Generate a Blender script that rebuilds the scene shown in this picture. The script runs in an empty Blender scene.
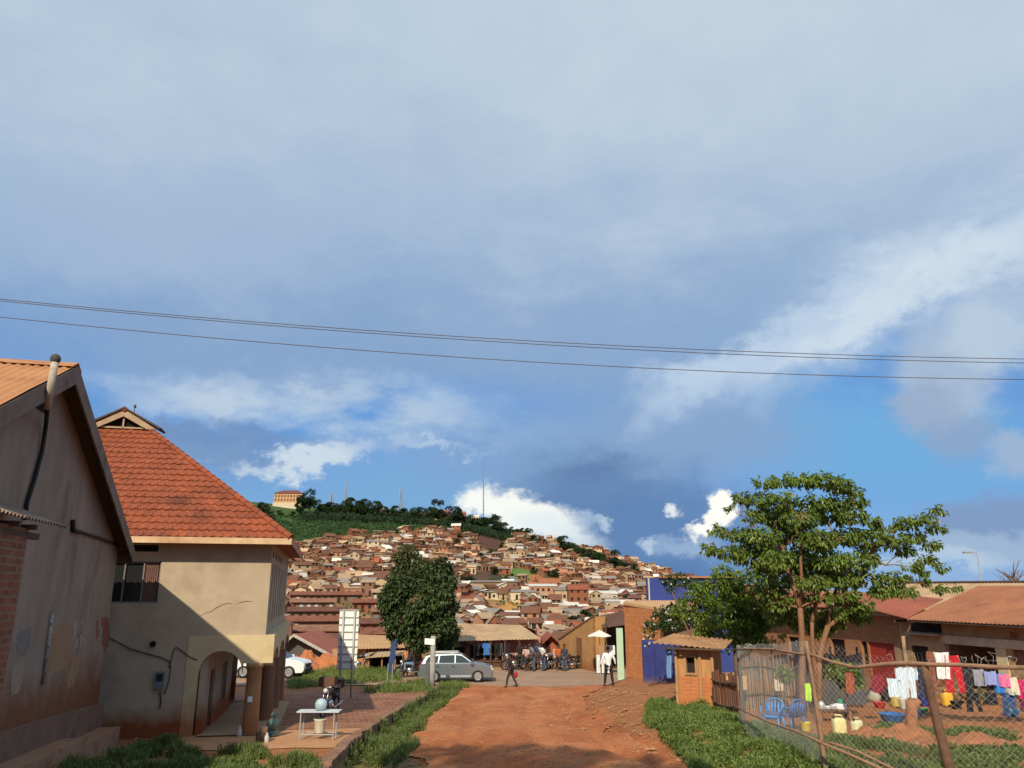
import bpy, math, random
from mathutils import Vector, Matrix, noise
R=random.Random(7)
rad=math.radians
# ------------------------------------------------------------------ camera maths
F=770.; PITCH=rad(15.1); Z0=5.
AZ=rad(13.2); UX,UY=math.cos(AZ),math.sin(AZ); VX,VY=-math.sin(AZ),math.cos(AZ)
def S(u,v,z=0): return (u*UX+v*VX, u*UY+v*VY, z)          # street frame -> world
def toUV(x,y): return (x*UX+y*UY, x*VX+y*VY)
def ray(px,py):
    x=(px-512)/F; y=-(py-384)/F
    return (x, math.cos(PITCH)-y*math.sin(PITCH), math.sin(PITCH)+y*math.cos(PITCH))
def P(px,py,Y):
    r=ray(px,py); t=Y/r[1]; return (r[0]*t,Y,Z0+r[2]*t)
def PV(px,py,v):
    r=ray(px,py); a,b=toUV(r[0],r[1]); t=v/b; return (a*t,v,Z0+r[2]*t)
def PU(px,py,u):
    r=ray(px,py); a,b=toUV(r[0],r[1]); t=u/a; return (u,b*t,Z0+r[2]*t)
def pix(x,y,z):
    dz=z-Z0; f=y*math.cos(PITCH)+dz*math.sin(PITCH); up=-y*math.sin(PITCH)+dz*math.cos(PITCH)
    return 512+F*x/f, 384-F*up/f
def lerp(a,b,t): return a+(b-a)*t
def sm(a,b,x):
    t=max(0.,min(1.,(x-a)/(b-a))); return t*t*(3-2*t)
def interp(x,tab):
    if x<=tab[0][0]: return tab[0][1]
    for (a,fa),(b,fb) in zip(tab,tab[1:]):
        if x<=b: return fa+(fb-fa)*(x-a)/(b-a)
    return tab[-1][1]
# ------------------------------------------------------------------ terrain
RIDGE=[(-600,.085),(-100,.100),(250,.104),(350,.100),(420,.094),(470,.087),(500,.080),(520,.073),(560,.060),(600,.047),(650,.030),(700,.016),(760,.006),(900,-.004),(1100,-.008),(1700,-.008)]
PROF=[(62,0),(85,-3.5),(110,-6),(140,-7),(170,-6.5),(230,-3.2),(290,3),(380,18),(470,36),(560,56),(620,70),(660,73),(760,60),(1000,20),(1600,-10),(4000,-10)]
KERB=[(14,-.7),(20.5,.25),(24.6,.96),(29.2,2.13),(36,4.1),(43.2,6.2)]
def kerb_u(v): return interp(v,KERB)
RL=[(10,2.6),(20,2.6),(24,2.2),(29,3.4),(36,5.2),(41,6.9),(44,6.9)]     # dirt road left edge
RR=[(10,8.9),(18.6,8.6),(24,9.0),(30,10.0),(36,11.8),(41,14.5),(44,16)]
def hz(x,y):
    if y<62:
        u,v=toUV(x,y)
        if y<46: b=1.7-.037*y
        else: b=0
        if y<10: b+= (1-sm(1.5,10,y))*1.45 if y>-20 else 1.45
        if y>4:
            # raised yard on the left up to the kerb wall, gully beside it
            ku=kerb_u(v)
            if v<44:
                g=sm(ku+.05,ku+.35,u)*(1-sm(ku+.6,ku+1.9,u))
                b-=.42*g*sm(17,21,v)*(1-sm(38,43,v))
            b+=.5*(1-sm(-5.2,-2.5,u))*(1-sm(17,25.2,v))
            ru=interp(v,RR)
            w=sm(ru-.1,ru+1.6,u)*(1-sm(43.5,46,v))*sm(8,13,v)
            b+=.42*w
            n=noise.noise(Vector((x*.55,y*.55,3.1)))*.05+noise.noise(Vector((x*1.9,y*1.9,7.7)))*.02
            if u>ru: n*=2.2
            if v>43.5 : n*=.2
            if u<ku+.02 and v>26 and u>-6: n*=.1
            b+=n*sm(4,8,y)
            if v<44.5:
                rl=interp(v,RL); t_=(u-rl)/max(1,ru-rl); w1=noise.noise(Vector((v*.25,1,1)))*.06
                rut=math.exp(-((t_-.30-w1)/.045)**2)+math.exp(-((t_-.62-w1)/.045)**2); gul=math.exp(-((t_-.90-w1*1.6)/.035)**2)
                b+=(-.085*rut-.12*gul+.03*noise.noise(Vector((u*3,v*.8,5)))*sm(0,.2,t_)*(1-sm(.85,1,t_)))*sm(8,14,v)*(1-sm(38,44,v))
        if y>58: b+=0
        return b
    d=math.hypot(x,y)
    px=512+797*x/max(y,1)
    k=(interp(px,RIDGE)*620+12)/(73.+3)
    z=-7+(interp(d,PROF)+7)*max(.05,k) if d>62 else 0
    z*=sm(62,80,d) if d<80 else 1
    if d>200:
        z+=noise.noise(Vector((x*.012,y*.012,1.3)))*3.0*sm(200,300,d)*min(1,k+.1)
        z+=noise.noise(Vector((x*.04,y*.04,5.3)))*1.1*sm(200,300,d)*min(1,k+.1)
    return z
def GH(px,py,dz=0,tmax=1200):
    r=ray(px,py); t=9. if py>659 else 60.; pt=t
    while t<tmax:
        x,y,z=r[0]*t,r[1]*t,Z0+r[2]*t
        if z<hz(x,y)+dz:
            lo,hi=pt,t
            for _ in range(18):
                m=(lo+hi)/2; x,y,z=r[0]*m,r[1]*m,Z0+r[2]*m
                if z<hz(x,y)+dz: hi=m
                else: lo=m
            return (r[0]*hi,r[1]*hi,hz(r[0]*hi,r[1]*hi))
        pt=t; t*=1.006
    return None
# ------------------------------------------------------------------ mesh builder
class MB:
    def __init__(s,tf=None): s.v=[]; s.f=[]; s.tf=tf; s.c=None
    def add(s,vs,fs):
        n=len(s.v)
        s.v+= [s.tf(*p) for p in vs] if s.tf else [tuple(p) for p in vs]
        s.f+= [tuple(i+n for i in f) for f in fs]
    def box(s,x0,x1,y0,y1,z0,z1):
        s.add([(x0,y0,z0),(x1,y0,z0),(x1,y1,z0),(x0,y1,z0),(x0,y0,z1),(x1,y0,z1),(x1,y1,z1),(x0,y1,z1)],
              [(0,3,2,1),(4,5,6,7),(0,1,5,4),(1,2,6,5),(2,3,7,6),(3,0,4,7)])
    def obox(s,c,hx,hy,hz_,rz=0,M=None):
        M=M or Matrix.Rotation(rz,3,'Z'); c=Vector(c)
        vs=[c+M@Vector((a*hx,b*hy,d*hz_)) for a,b,d in ((-1,-1,-1),(1,-1,-1),(1,1,-1),(-1,1,-1),(-1,-1,1),(1,-1,1),(1,1,1),(-1,1,1))]
        s.add([tuple(p) for p in vs],[(0,3,2,1),(4,5,6,7),(0,1,5,4),(1,2,6,5),(2,3,7,6),(3,0,4,7)])
    def poly_prism(s,pts,d):
        """pts: 3D polygon, d: extrusion vector"""
        n=len(pts); q=[(p[0]+d[0],p[1]+d[1],p[2]+d[2]) for p in pts]
        s.add(list(pts)+q,[tuple(range(n))[::-1],tuple(range(n,2*n))]+[(i,(i+1)%n,(i+1)%n+n,i+n) for i in range(n)])
    def tube(s,path,r,n=8,cap=True):
        if not isinstance(r,(list,tuple)): r=[r]*len(path)
        path=[Vector(p) for p in path]; rings=[]; up0=None
        for i,p in enumerate(path):
            d=(path[min(i+1,len(path)-1)]-path[max(i-1,0)]).normalized()
            a=d.orthogonal().normalized() if up0 is None else (up0-d*up0.dot(d)).normalized()
            up0=a; b=d.cross(a)
            rings.append([tuple(p+(a*math.cos(k*2*math.pi/n)+b*math.sin(k*2*math.pi/n))*r[i]) for k in range(n)])
        vs=[q for g in rings for q in g]; fs=[]
        for i in range(len(path)-1):
            for k in range(n): fs.append((i*n+k,i*n+(k+1)%n,(i+1)*n+(k+1)%n,(i+1)*n+k))
        if cap: fs.append(tuple(range(n))[::-1]); fs.append(tuple(range((len(path)-1)*n,len(path)*n)))
        s.add(vs,fs)
    def lathe(s,prof,c=(0,0,0),n=16,axis='z'):
        vs=[];fs=[]
        for r,h in prof:
            for k in range(n):
                a=2*math.pi*k/n
                if axis=='z': q=(c[0]+r*math.cos(a),c[1]+r*math.sin(a),c[2]+h)
                elif axis=='y': q=(c[0]+r*math.cos(a),c[1]+h,c[2]+r*math.sin(a))
                else: q=(c[0]+h,c[1]+r*math.cos(a),c[2]+r*math.sin(a))
                vs.append(q)
        for i in range(len(prof)-1):
            for k in range(n): fs.append((i*n+k,i*n+(k+1)%n,(i+1)*n+(k+1)%n,(i+1)*n+k))
        fs.append(tuple(range(n))[::-1]); fs.append(tuple(range((len(prof)-1)*n,len(prof)*n)))
        s.add(vs,fs)
    def ball(s,c,rx,ry,rz_,n=12,m=8):
        prof=[(max(1e-4,math.sin(math.pi*i/m)),-math.cos(math.pi*i/m)) for i in range(m+1)]
        t=MB(); t.lathe(prof,n=n)
        s.add([(c[0]+p[0]*rx,c[1]+p[1]*ry,c[2]+p[2]*rz_) for p in t.v],t.f)
    def grid(s,fn,nu,nv):
        vs=[fn(i/nu,j/nv) for j in range(nv+1) for i in range(nu+1)]
        s.add(vs,[(j*(nu+1)+i,j*(nu+1)+i+1,(j+1)*(nu+1)+i+1,(j+1)*(nu+1)+i) for j in range(nv) for i in range(nu)])
    def build(s,name,mat,parent=None,smooth=False,kind=None,uv=True):
        me=bpy.data.meshes.new(name)
        off=ROOT.get(parent.name,(0,0,0)) if parent else (0,0,0)
        vs=[(p[0]-off[0],p[1]-off[1],p[2]-off[2]) for p in s.v] if off!=(0,0,0) else s.v
        me.from_pydata(vs,[],s.f); me.update()
        if uv and len(s.f)<60000:
            l=me.uv_layers.new(name='UVMap'); dat=[0.]*(2*len(me.loops)); V=me.vertices
            for pg in me.polygons:
                n=pg.normal
                for li in pg.loop_indices:
                    p=V[me.loops[li].vertex_index].co
                    if abs(n.z)>.75: a,b=p.x*UX+p.y*UY,p.x*VX+p.y*VY
                    else:
                        h=math.hypot(n.x,n.y) or 1; a,b=(-n.y*p.x+n.x*p.y)/h,p.z
                    dat[2*li]=a; dat[2*li+1]=b
            l.data.foreach_set('uv',dat)
        if smooth: me.polygons.foreach_set('use_smooth',[True]*len(me.polygons))
        if s.c:
            ca=me.color_attributes.new('tone','FLOAT_COLOR','POINT'); ca.data.foreach_set('color',[x for c in s.c for x in (c[0],c[1],c[2],1)])
        if mat: me.materials.append(mat)
        o=bpy.data.objects.new(name,me); COL.objects.link(o)
        if parent: o.parent=parent; ROOT[o.name]=off
        if kind: o['kind']=kind
        return o
COL=bpy.context.scene.collection; ROOT={}
def tag(o,label,cat,group=None,kind=None):
    if label: o['label']=label
    if cat: o['category']=cat
    if group: o['group']=group
    if kind: o['kind']=kind
    return o
def thing(name,label,cat,loc=(0,0,0),group=None,rz=None):   # rz given: its parts are modelled in local coordinates
    o=bpy.data.objects.new(name,None); COL.objects.link(o); o.location=loc; o.rotation_euler[2]=rz or 0
    o.empty_display_size=.2; ROOT[o.name]=tuple(loc) if rz is None else (0,0,0)
    return tag(o,label,cat,group)
KIDS={}
def dup(root,loc,rz=None,label=None,group=None,scale=None):
    def cp(o,par):
        c=o.copy(); COL.objects.link(c); c.parent=par
        for ch in [k for k in ALLKIDS(o)]: cp(ch,c)
        return c
    r=cp(root,None); r.location=loc
    if rz is not None: r.rotation_euler[2]=rz
    if scale: r.scale=(scale,)*3 if not isinstance(scale,tuple) else scale
    if label: r['label']=label
    if group: r['group']=group
    return r
_kc={}
def ALLKIDS(o):
    if o.name not in _kc: _kc[o.name]=list(o.children)
    return _kc[o.name]
# ------------------------------------------------------------------ materials
_m={}
def nd(nt,t,**k):
    n=nt.nodes.new(t)
    for a,b in k.items(): setattr(n,a,b)
    return n
def mixc(nt,fac,a,b,mode='MIX'):
    n=nd(nt,'ShaderNodeMix',data_type='RGBA',blend_type=mode)
    for i,val in ((0,fac),(6,a),(7,b)):
        if hasattr(val,'links') or hasattr(val,'is_output'): nt.links.new(val,n.inputs[i])
        else: n.inputs[i].default_value=val if i==0 else (*val[:3],1)
    return n.outputs[2]
def base(name,rough=.9,spec=.25):
    m=bpy.data.materials.new(name); m.use_nodes=True; nt=m.node_tree; b=nt.nodes['Principled BSDF']
    b.inputs['Roughness'].default_value=rough; b.inputs['Specular IOR Level'].default_value=spec
    return m,nt,b
def noi(nt,scale,detail=5,co=None,rough=.6,typ='Object',dist=0):
    tc=nd(nt,'ShaderNodeTexCoord') if co is None else None
    n=nd(nt,'ShaderNodeTexNoise'); n.inputs['Scale'].default_value=scale; n.inputs['Detail'].default_value=detail; n.inputs['Roughness'].default_value=rough; n.inputs['Distortion'].default_value=dist
    nt.links.new(co if co is not None else tc.outputs[typ],n.inputs['Vector']); return n.outputs[0]
def ramp(nt,src,a,b):
    n=nd(nt,'ShaderNodeMapRange'); n.inputs[1].default_value=a; n.inputs[2].default_value=b; n.clamp=True
    nt.links.new(src,n.inputs[0]); return n.outputs[0]
def bump(nt,b,src,strength,dist=.02):
    n=nd(nt,'ShaderNodeBump'); n.inputs['Strength'].default_value=strength; n.inputs['Distance'].default_value=dist
    nt.links.new(src,n.inputs['Height']); nt.links.new(n.outputs[0],b.inputs['Normal'])
def M(name,col,rough=.85,var=.25,scale=3,dark=None,spec=.25,metal=0,bmp=.15,dirt=None,stretch=None):
    """plain surface with two scales of wear; dirt=(colour,z0,z1): earth splashed up to a height"""
    if name in _m: return _m[name]
    m,nt,b=base(name,rough,spec); b.inputs['Metallic'].default_value=metal
    geo=nd(nt,'ShaderNodeNewGeometry')
    pos=geo.outputs['Position']
    if stretch:
        mp=nd(nt,'ShaderNodeMapping'); mp.inputs['Scale'].default_value=stretch; nt.links.new(pos,mp.inputs[0]); pos=mp.outputs[0]
    dk=dark or tuple(c*(1-var*1.6) for c in col)
    lt=tuple(min(1,c*(1+var*.6)) for c in col)
    n1=noi(nt,scale,6,pos,.65); n2=noi(nt,scale*.28,3,pos)
    c=mixc(nt,ramp(nt,n1,.35,.7),dk,lt); c=mixc(nt,ramp(nt,n2,.3,.75),c,col)
    if dirt:
        sx=nd(nt,'ShaderNodeSeparateXYZ'); nt.links.new(geo.outputs['Position'],sx.inputs[0])
        ad=nd(nt,'ShaderNodeMath',operation='MULTIPLY_ADD'); nt.links.new(noi(nt,1.7,5,geo.outputs['Position']),ad.inputs[0]); ad.inputs[1].default_value=-1.1*(dirt[2]-dirt[1]); nt.links.new(sx.outputs[2],ad.inputs[2])
        mr=ramp(nt,ad.outputs[0],dirt[1]-.3*(dirt[2]-dirt[1]),dirt[2]-.6*(dirt[2]-dirt[1]))
        c=mixc(nt,mr,dirt[0],c)
    nt.links.new(c,b.inputs['Base Color'])
    if bmp: bump(nt,b,n1,bmp,.03)
    _m[name]=m; return m
def brick(name,c1,c2,mortar,sc=1.,bw=.24,rh=.085,ms=.012,rot=0):
    if name in _m: return _m[name]
    m,nt,b=base(name,.92)
    tc=nd(nt,'ShaderNodeTexCoord'); br=nd(nt,'ShaderNodeTexBrick')
    br.inputs['Scale'].default_value=1/sc; br.inputs['Brick Width'].default_value=bw; br.inputs['Row Height'].default_value=rh; br.inputs['Mortar Size'].default_value=ms
    br.inputs['Color1'].default_value=(*c1,1); br.inputs['Color2'].default_value=(*c2,1); br.inputs['Mortar'].default_value=(*mortar,1); br.inputs['Bias'].default_value=0
    wob=nd(nt,'ShaderNodeVectorMath',operation='MULTIPLY_ADD'); nn=nd(nt,'ShaderNodeTexNoise'); nn.inputs['Scale'].default_value=4
    nt.links.new(tc.outputs['UV'],nn.inputs[0]); nt.links.new(nn.outputs[1],wob.inputs[0]); wob.inputs[1].default_value=(.02,.02,0); nt.links.new(tc.outputs['UV'],wob.inputs[2])
    nt.links.new(wob.outputs[0],br.inputs['Vector'])
    c=mixc(nt,ramp(nt,noi(nt,2.2,6),.3,.75),br.outputs[0],tuple(x*.55 for x in c1))
    c=mixc(nt,.6,br.outputs[0],c)
    nt.links.new(c,b.inputs['Base Color'])
    inv=nd(nt,'ShaderNodeMath',operation='SUBTRACT'); inv.inputs[0].default_value=1; nt.links.new(br.outputs[1],inv.inputs[1]); bump(nt,b,inv.outputs[0],.6,.02)
    _m[name]=m; return m
def vcol(name,rough=.9,var=.3,scale=1.5,bmp=.2):
    if name in _m: return _m[name]
    m,nt,b=base(name,rough,.15); at=nd(nt,'ShaderNodeAttribute',attribute_name='tone')
    n1=noi(nt,scale,6,rough=.7); g=nd(nt,'ShaderNodeMapRange'); g.inputs[1].default_value=.3;g.inputs[2].default_value=.7;g.inputs[3].default_value=1-var;g.inputs[4].default_value=1+var; nt.links.new(n1,g.inputs[0])
    n=nd(nt,'ShaderNodeVectorMath',operation='SCALE'); nt.links.new(at.outputs[0],n.inputs[0]); nt.links.new(g.outputs[0],n.inputs['Scale'])
    nt.links.new(n.outputs[0],b.inputs['Base Color'])
    if bmp: bump(nt,b,n1,bmp,.05)
    _m[name]=m; return m
def leafm(name,c1,c2,trans=.25,rough=.5,scale=1.2):
    if name in _m: return _m[name]
    m,nt,b=base(name,rough,.35)
    oi=nd(nt,'ShaderNodeNewGeometry')
    c=mixc(nt,oi.outputs['Random Per Island'],c1,c2)
    c=mixc(nt,ramp(nt,noi(nt,scale,3),.35,.65),c,tuple((a+b_)/2*.7 for a,b_ in zip(c1,c2)))
    nt.links.new(c,b.inputs['Base Color'])
    tr=nd(nt,'ShaderNodeBsdfTranslucent'); nt.links.new(c,tr.inputs[0]); mx=nd(nt,'ShaderNodeMixShader'); mx.inputs[0].default_value=trans
    nt.links.new(b.outputs[0],mx.inputs[1]); nt.links.new(tr.outputs[0],mx.inputs[2]); nt.links.new(mx.outputs[0],nt.nodes['Material Output'].inputs[0])
    _m[name]=m; return m
EARTH=(.31,.105,.04)
mt_black=lambda: M('dark_interior',(.012,.01,.009),.95,.2,3,bmp=0)
# ------------------------------------------------------------------ ground sheets
def ground():
    mb=MB()
    azs=[]; a=-180.
    while a<180-1e-6:
        azs.append(a); a+= .42 if -46<=a<46 else (2. if abs(a)<80 else 8.)
    ds=[1.0]
    while ds[-1]<3400: ds.append(ds[-1]*(1.0125 if 8<ds[-1]<800 else 1.06))
    vs=[(0,0,hz(0,0))]; col=[EARTH]
    g1=(.075,.10,.03); br=(.30,.15,.075)
    for d in ds:
        for a in azs:
            x=d*math.sin(rad(a)); y=d*math.cos(rad(a)); z=hz(x,y); vs.append((x,y,z))
            n=noise.noise(Vector((x*.25,y*.25,0))); n2=noise.noise(Vector((x*.03,y*.03,2)))
            if d<62:
                u,v=toUV(x,y); c=Vector(EARTH)*(1+.25*n)
                if u>interp(v,RR)+.4 or u<kerb_u(v)-.2: c=c.lerp(Vector((.27,.13,.06)),.6)
                if v<44 and kerb_u(v)+.0<u<interp(v,RL)-.1: c=Vector((.15,.12,.05))
                if y>46 and d<62: c=Vector((.34,.19,.10))
            else:
                px=512+797*x/max(y,1) if y>0 else -2000
                c=Vector(br).lerp(Vector((.36,.20,.10)),max(0,min(1,.5+n)))
                t=sm(-.1,.35,n2+.3*n); c=c.lerp(Vector(g1),t*.55)
                if y>0:
                    qx,qy=pix(x,y,z)
                    rid=interp(qx,[(240,521),(330,523),(420,527),(470,531),(520,534),(560,538)])+4*n
                    lo=interp(qx,[(240,556),(290,550),(340,541),(400,535),(450,531),(500,534)])+5*n
                    if qy<rid or d>640: c=Vector((.05,.085,.025))
                    elif qy<lo: c=Vector((.045,.10,.028))*(1+.5*n)
                    if abs(qy-interp(qx,[(300,523),(350,515.5),(420,523),(470,528)]))<.8 and 330<qx<470: c=Vector((.34,.25,.12))
                    if ((qx-492)/14)**2+((qy-536)/17)**2<1+.5*n: c=Vector((.085,.04,.03))
                    if ((qx-487)/24)**2+((qy-580)/12)**2<1+.5*n: c=Vector((.09,.05,.035))
                    if ((qx-522)/19)**2+((qy-575)/9)**2<1+.5*n: c=Vector((.10,.17,.04))
                    if ((qx-545)/20)**2+((qy-583)/11)**2<1+.5*n: c=Vector((.36,.13,.06))
                    if ((qx-512)/15)**2+((qy-609)/9)**2<1: c=Vector((.42,.22,.07))
                if d>700: c=Vector((.06,.09,.03))
            col.append(tuple(max(.005,q) for q in c))
    na=len(azs); fs=[(0,1+(k+1)%na,1+k) for k in range(na)]
    for i in range(len(ds)-1):
        o=1+i*na
        for k in range(na): k2=(k+1)%na; fs.append((o+k,o+k2,o+na+k2,o+na+k))
    mb.v=vs; mb.f=fs; mb.c=col
    mb.build('ground',vcol('earth_ground',.97,.28,2.2,.5),None,True,'structure',uv=False)
ground()
def sheet(name,mat,fn,nu,nv,off,tone=None):
    mb=MB()
    def g(a,b):
        x,y=fn(a,b); return (x,y,hz(x,y)+off)
    mb.grid(g,nu,nv)
    if tone: mb.c=[tone(*p) for p in mb.v]
    return mb.build(name,mat,None,True,'structure')
def road_fn(a,b):
    v=lerp(9,45.5,b); wob=noise.noise(Vector((v*.8,0,0)))*.35+noise.noise(Vector((v*3,9,0)))*.12
    wob2=noise.noise(Vector((v*.7,5,0)))*.5+noise.noise(Vector((v*3,19,0)))*.15
    u=lerp(interp(v,RL)+wob,interp(v,RR)+wob2,a); p=S(u,v); return p[0],p[1]
def road_mat():
    m,nt,b=base('packed_red_earth',.95,.15)
    geo=nd(nt,'ShaderNodeNewGeometry'); pos=geo.outputs['Position']
    mp=nd(nt,'ShaderNodeMapping'); mp.inputs['Rotation'].default_value=(0,0,-AZ); mp.inputs['Scale'].default_value=(1,.22,1); nt.links.new(pos,mp.inputs[0])
    a=noi(nt,1.1,6,mp.outputs[0],.6); c=mixc(nt,ramp(nt,a,.35,.68),(.29,.092,.035),(.43,.155,.062))
    f=noi(nt,.35,4,pos,.6); c=mixc(nt,ramp(nt,f,.45,.75),c,(.50,.215,.10))
    g=noi(nt,14,6,pos,.7); c=mixc(nt,ramp(nt,g,.55,.8),c,(.22,.07,.03))
    vo=nd(nt,'ShaderNodeTexVoronoi'); vo.inputs['Scale'].default_value=9; nt.links.new(pos,vo.inputs[0])
    peb=ramp(nt,vo.outputs[0],.16,.10); pm=nd(nt,'ShaderNodeMath',operation='MULTIPLY'); nt.links.new(peb,pm.inputs[0]); nt.links.new(ramp(nt,noi(nt,.9,3,pos),.5,.62),pm.inputs[1])
    c=mixc(nt,pm.outputs[0],c,(.50,.30,.18)); nt.links.new(c,b.inputs['Base Color'])
    ad=nd(nt,'ShaderNodeMath',operation='ADD'); nt.links.new(a,ad.inputs[0]); nt.links.new(g,ad.inputs[1]); bump(nt,b,ad.outputs[0],.55,.06)
    return m
sheet('dirt_road',road_mat(),road_fn,60,260,.035)
def cross_fn(a,b):
    # road crossing beyond the junction, from far left to right
    x=lerp(-34,22,a); c=interp(x,[(-34,47.5),(-12,47.2),(-4,47.6),(2,48.6),(8,50),(22,53)]); w=4.2 if x<-6 else lerp(4.2,8.2,sm(-6,2,x))
    y0=c-2.6-(2.0*sm(-3,2,x)); return x,lerp(y0,c+w*.72,b)
def dusty(name,c1,c2,c3):
    m,nt,b=base(name,.9,.2); geo=nd(nt,'ShaderNodeNewGeometry'); pos=geo.outputs['Position']
    c=mixc(nt,ramp(nt,noi(nt,.5,6,pos,.65),.35,.7),c1,c2); c=mixc(nt,ramp(nt,noi(nt,7,6,pos,.7),.5,.75),c,c3); nt.links.new(c,b.inputs['Base Color']); bump(nt,b,noi(nt,20,4,pos),.2,.02); return m
sheet('asphalt_road',dusty('dusty_asphalt',(.27,.17,.115),(.36,.24,.165),(.22,.15,.11)),cross_fn,90,20,.045)
def yard_fn(a,b):
    v=lerp(25.6,43.0,b); u=lerp(-3.35,kerb_u(v)-.12,a); u=lerp(max(-3.35,-3.35 if v<36 else -8),kerb_u(v)-.12,a); p=S(u,v); return p[0],p[1]
def paver():
    m,nt,b=base('brick_pavers',.9,.2); tc=nd(nt,'ShaderNodeTexCoord'); br=nd(nt,'ShaderNodeTexBrick'); nt.links.new(tc.outputs['UV'],br.inputs[0])
    for k,v in (('Scale',1),('Brick Width',.42),('Row Height',.42),('Mortar Size',.03)): br.inputs[k].default_value=v
    br.inputs['Color1'].default_value=(.20,.085,.055,1); br.inputs['Color2'].default_value=(.29,.13,.085,1); br.inputs['Mortar'].default_value=(.10,.055,.04,1)
    c=mixc(nt,ramp(nt,noi(nt,.8,5),.4,.75),br.outputs[0],(.34,.17,.09)); nt.links.new(c,b.inputs['Base Color']); bump(nt,b,br.outputs[1],-.5,.02); return m
def yard2(a,b):
    v=lerp(27.6,42.6,b); u=lerp(-1.2 if v<37 else lerp(-1.2,-9,sm(37,38.5,v)),kerb_u(v)-.12,a); p=S(u,v); return p[0],p[1]
sheet('paved_yard',paver(),yard2,40,60,.03)
def apron(a,b):
    v=lerp(23.6,27.7,b); u=lerp(-3.9,kerb_u(v)-.12,a); p=S(u,v); return p[0],p[1]
sheet('bare_earth_apron',dusty('trodden_earth',(.40,.20,.10),(.48,.26,.14),(.3,.14,.07)),apron,30,20,.02)
def walk(a,b):
    v=lerp(26.5,37,b); u=lerp(-3.5,-1.2,a); p=S(u,v); return p[0],p[1]
sheet('veranda_floor',dusty('screed_floor',(.36,.24,.16),(.42,.28,.19),(.3,.18,.11)),walk,10,40,.055)
# ------------------------------------------------------------------ camera, sun, sky
sc=bpy.context.scene
cam=bpy.data.cameras.new('camera'); co=bpy.data.objects.new('camera',cam); COL.objects.link(co); sc.camera=co
co.location=(0,0,Z0); co.rotation_euler=(rad(90)+PITCH,0,0); cam.sensor_fit='HORIZONTAL'; cam.sensor_width=36; cam.lens=36*F/1024; cam.clip_end=8000; cam.clip_start=.1
_sd=Vector(S(.46,1,-.85)).normalized()      # direction the light travels
sun=bpy.data.lights.new('sun','SUN'); so=bpy.data.objects.new('sun',sun); COL.objects.link(so); sun.energy=5.0; sun.angle=rad(.6); sun.color=(1,.88,.66)
so.rotation_euler=_sd.to_track_quat('-Z','Y').to_euler(); so.location=(-20,-30,40)
W=bpy.data.worlds.new('World'); sc.world=W; W.use_nodes=True; nt=W.node_tree; nt.nodes.clear()
out=nd(nt,'ShaderNodeOutputWorld'); bg=nd(nt,'ShaderNodeBackground'); nt.links.new(bg.outputs[0],out.inputs[0])
bg.inputs[1].default_value=.1
sky=nd(nt,'ShaderNodeTexSky',sky_type='NISHITA'); sky.sun_disc=False; el=math.asin(-_sd.z); sky.sun_elevation=el
sky.sun_rotation=math.atan2(-_sd.x,-_sd.y); sky.dust_density=.6; sky.altitude=1200
tc=nd(nt,'ShaderNodeTexCoord'); D=tc.outputs['Generated']
sx=nd(nt,'ShaderNodeSeparateXYZ'); nt.links.new(D,sx.inputs[0])
def mth(op,a,b=None,c=None,clamp=False):
    n=nd(nt,'ShaderNodeMath',operation=op); n.use_clamp=clamp
    for i,v in enumerate((a,b,c)):
        if v is None: continue
        if isinstance(v,(int,float)): n.inputs[i].default_value=v
        else: nt.links.new(v,n.inputs[i])
    return n.outputs[0]
az=mth('ARCTAN2',sx.outputs[0],sx.outputs[1]); elv=mth('ARCSINE',sx.outputs[2])
cb=nd(nt,'ShaderNodeCombineXYZ'); nt.links.new(az,cb.inputs[0]); nt.links.new(elv,cb.inputs[1])
def dn(scale,detail,off,sxy=(1,1),rough=.6):
    mp=nd(nt,'ShaderNodeMapping'); mp.inputs['Location'].default_value=(off,off*.7,0); mp.inputs['Scale'].default_value=(sxy[0],sxy[1],1); nt.links.new(cb.outputs[0],mp.inputs[0])
    n=nd(nt,'ShaderNodeTexNoise'); n.inputs['Scale'].default_value=scale; n.inputs['Detail'].default_value=detail; n.inputs['Roughness'].default_value=rough; nt.links.new(mp.outputs[0],n.inputs[0]); return n
wn=dn(5,8,3.3,(1,1.6),.62); wv=nd(nt,'ShaderNodeVectorMath',operation='SUBTRACT'); nt.links.new(wn.outputs[1],wv.inputs[0]); wv.inputs[1].default_value=(.5,.5,.5)
fn_=dn(22,9,8.1,(1,1.3),.68); fv=nd(nt,'ShaderNodeVectorMath',operation='SUBTRACT'); nt.links.new(fn_.outputs[1],fv.inputs[0]); fv.inputs[1].default_value=(.5,.5,.5)
def warped(a,b):
    q=nd(nt,'ShaderNodeVectorMath',operation='MULTIPLY_ADD'); nt.links.new(wv.outputs[0],q.inputs[0]); q.inputs[1].default_value=(a,a*.8,0); nt.links.new(cb.outputs[0],q.inputs[2])
    r=nd(nt,'ShaderNodeVectorMath',operation='MULTIPLY_ADD'); nt.links.new(fv.outputs[0],r.inputs[0]); r.inputs[1].default_value=(b,b,0); nt.links.new(q.outputs[0],r.inputs[2]); return r.outputs[0]
WS=warped(.22,.07); WC=warped(.05,.06)
def px2dir(px,py):
    r=Vector(ray(px,py)).normalized(); return math.atan2(r.x,r.y),math.asin(r.z)
def s2l(c): return tuple(((x/255+.055)/1.055)**2.4 if x>10 else x/3294 for x in c)
EXPO=1.0
cur=None
def K(c,g=1): return tuple(v*10*g*t for v,t in zip(s2l(c),(1.06,1.085,1.08)))
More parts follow.
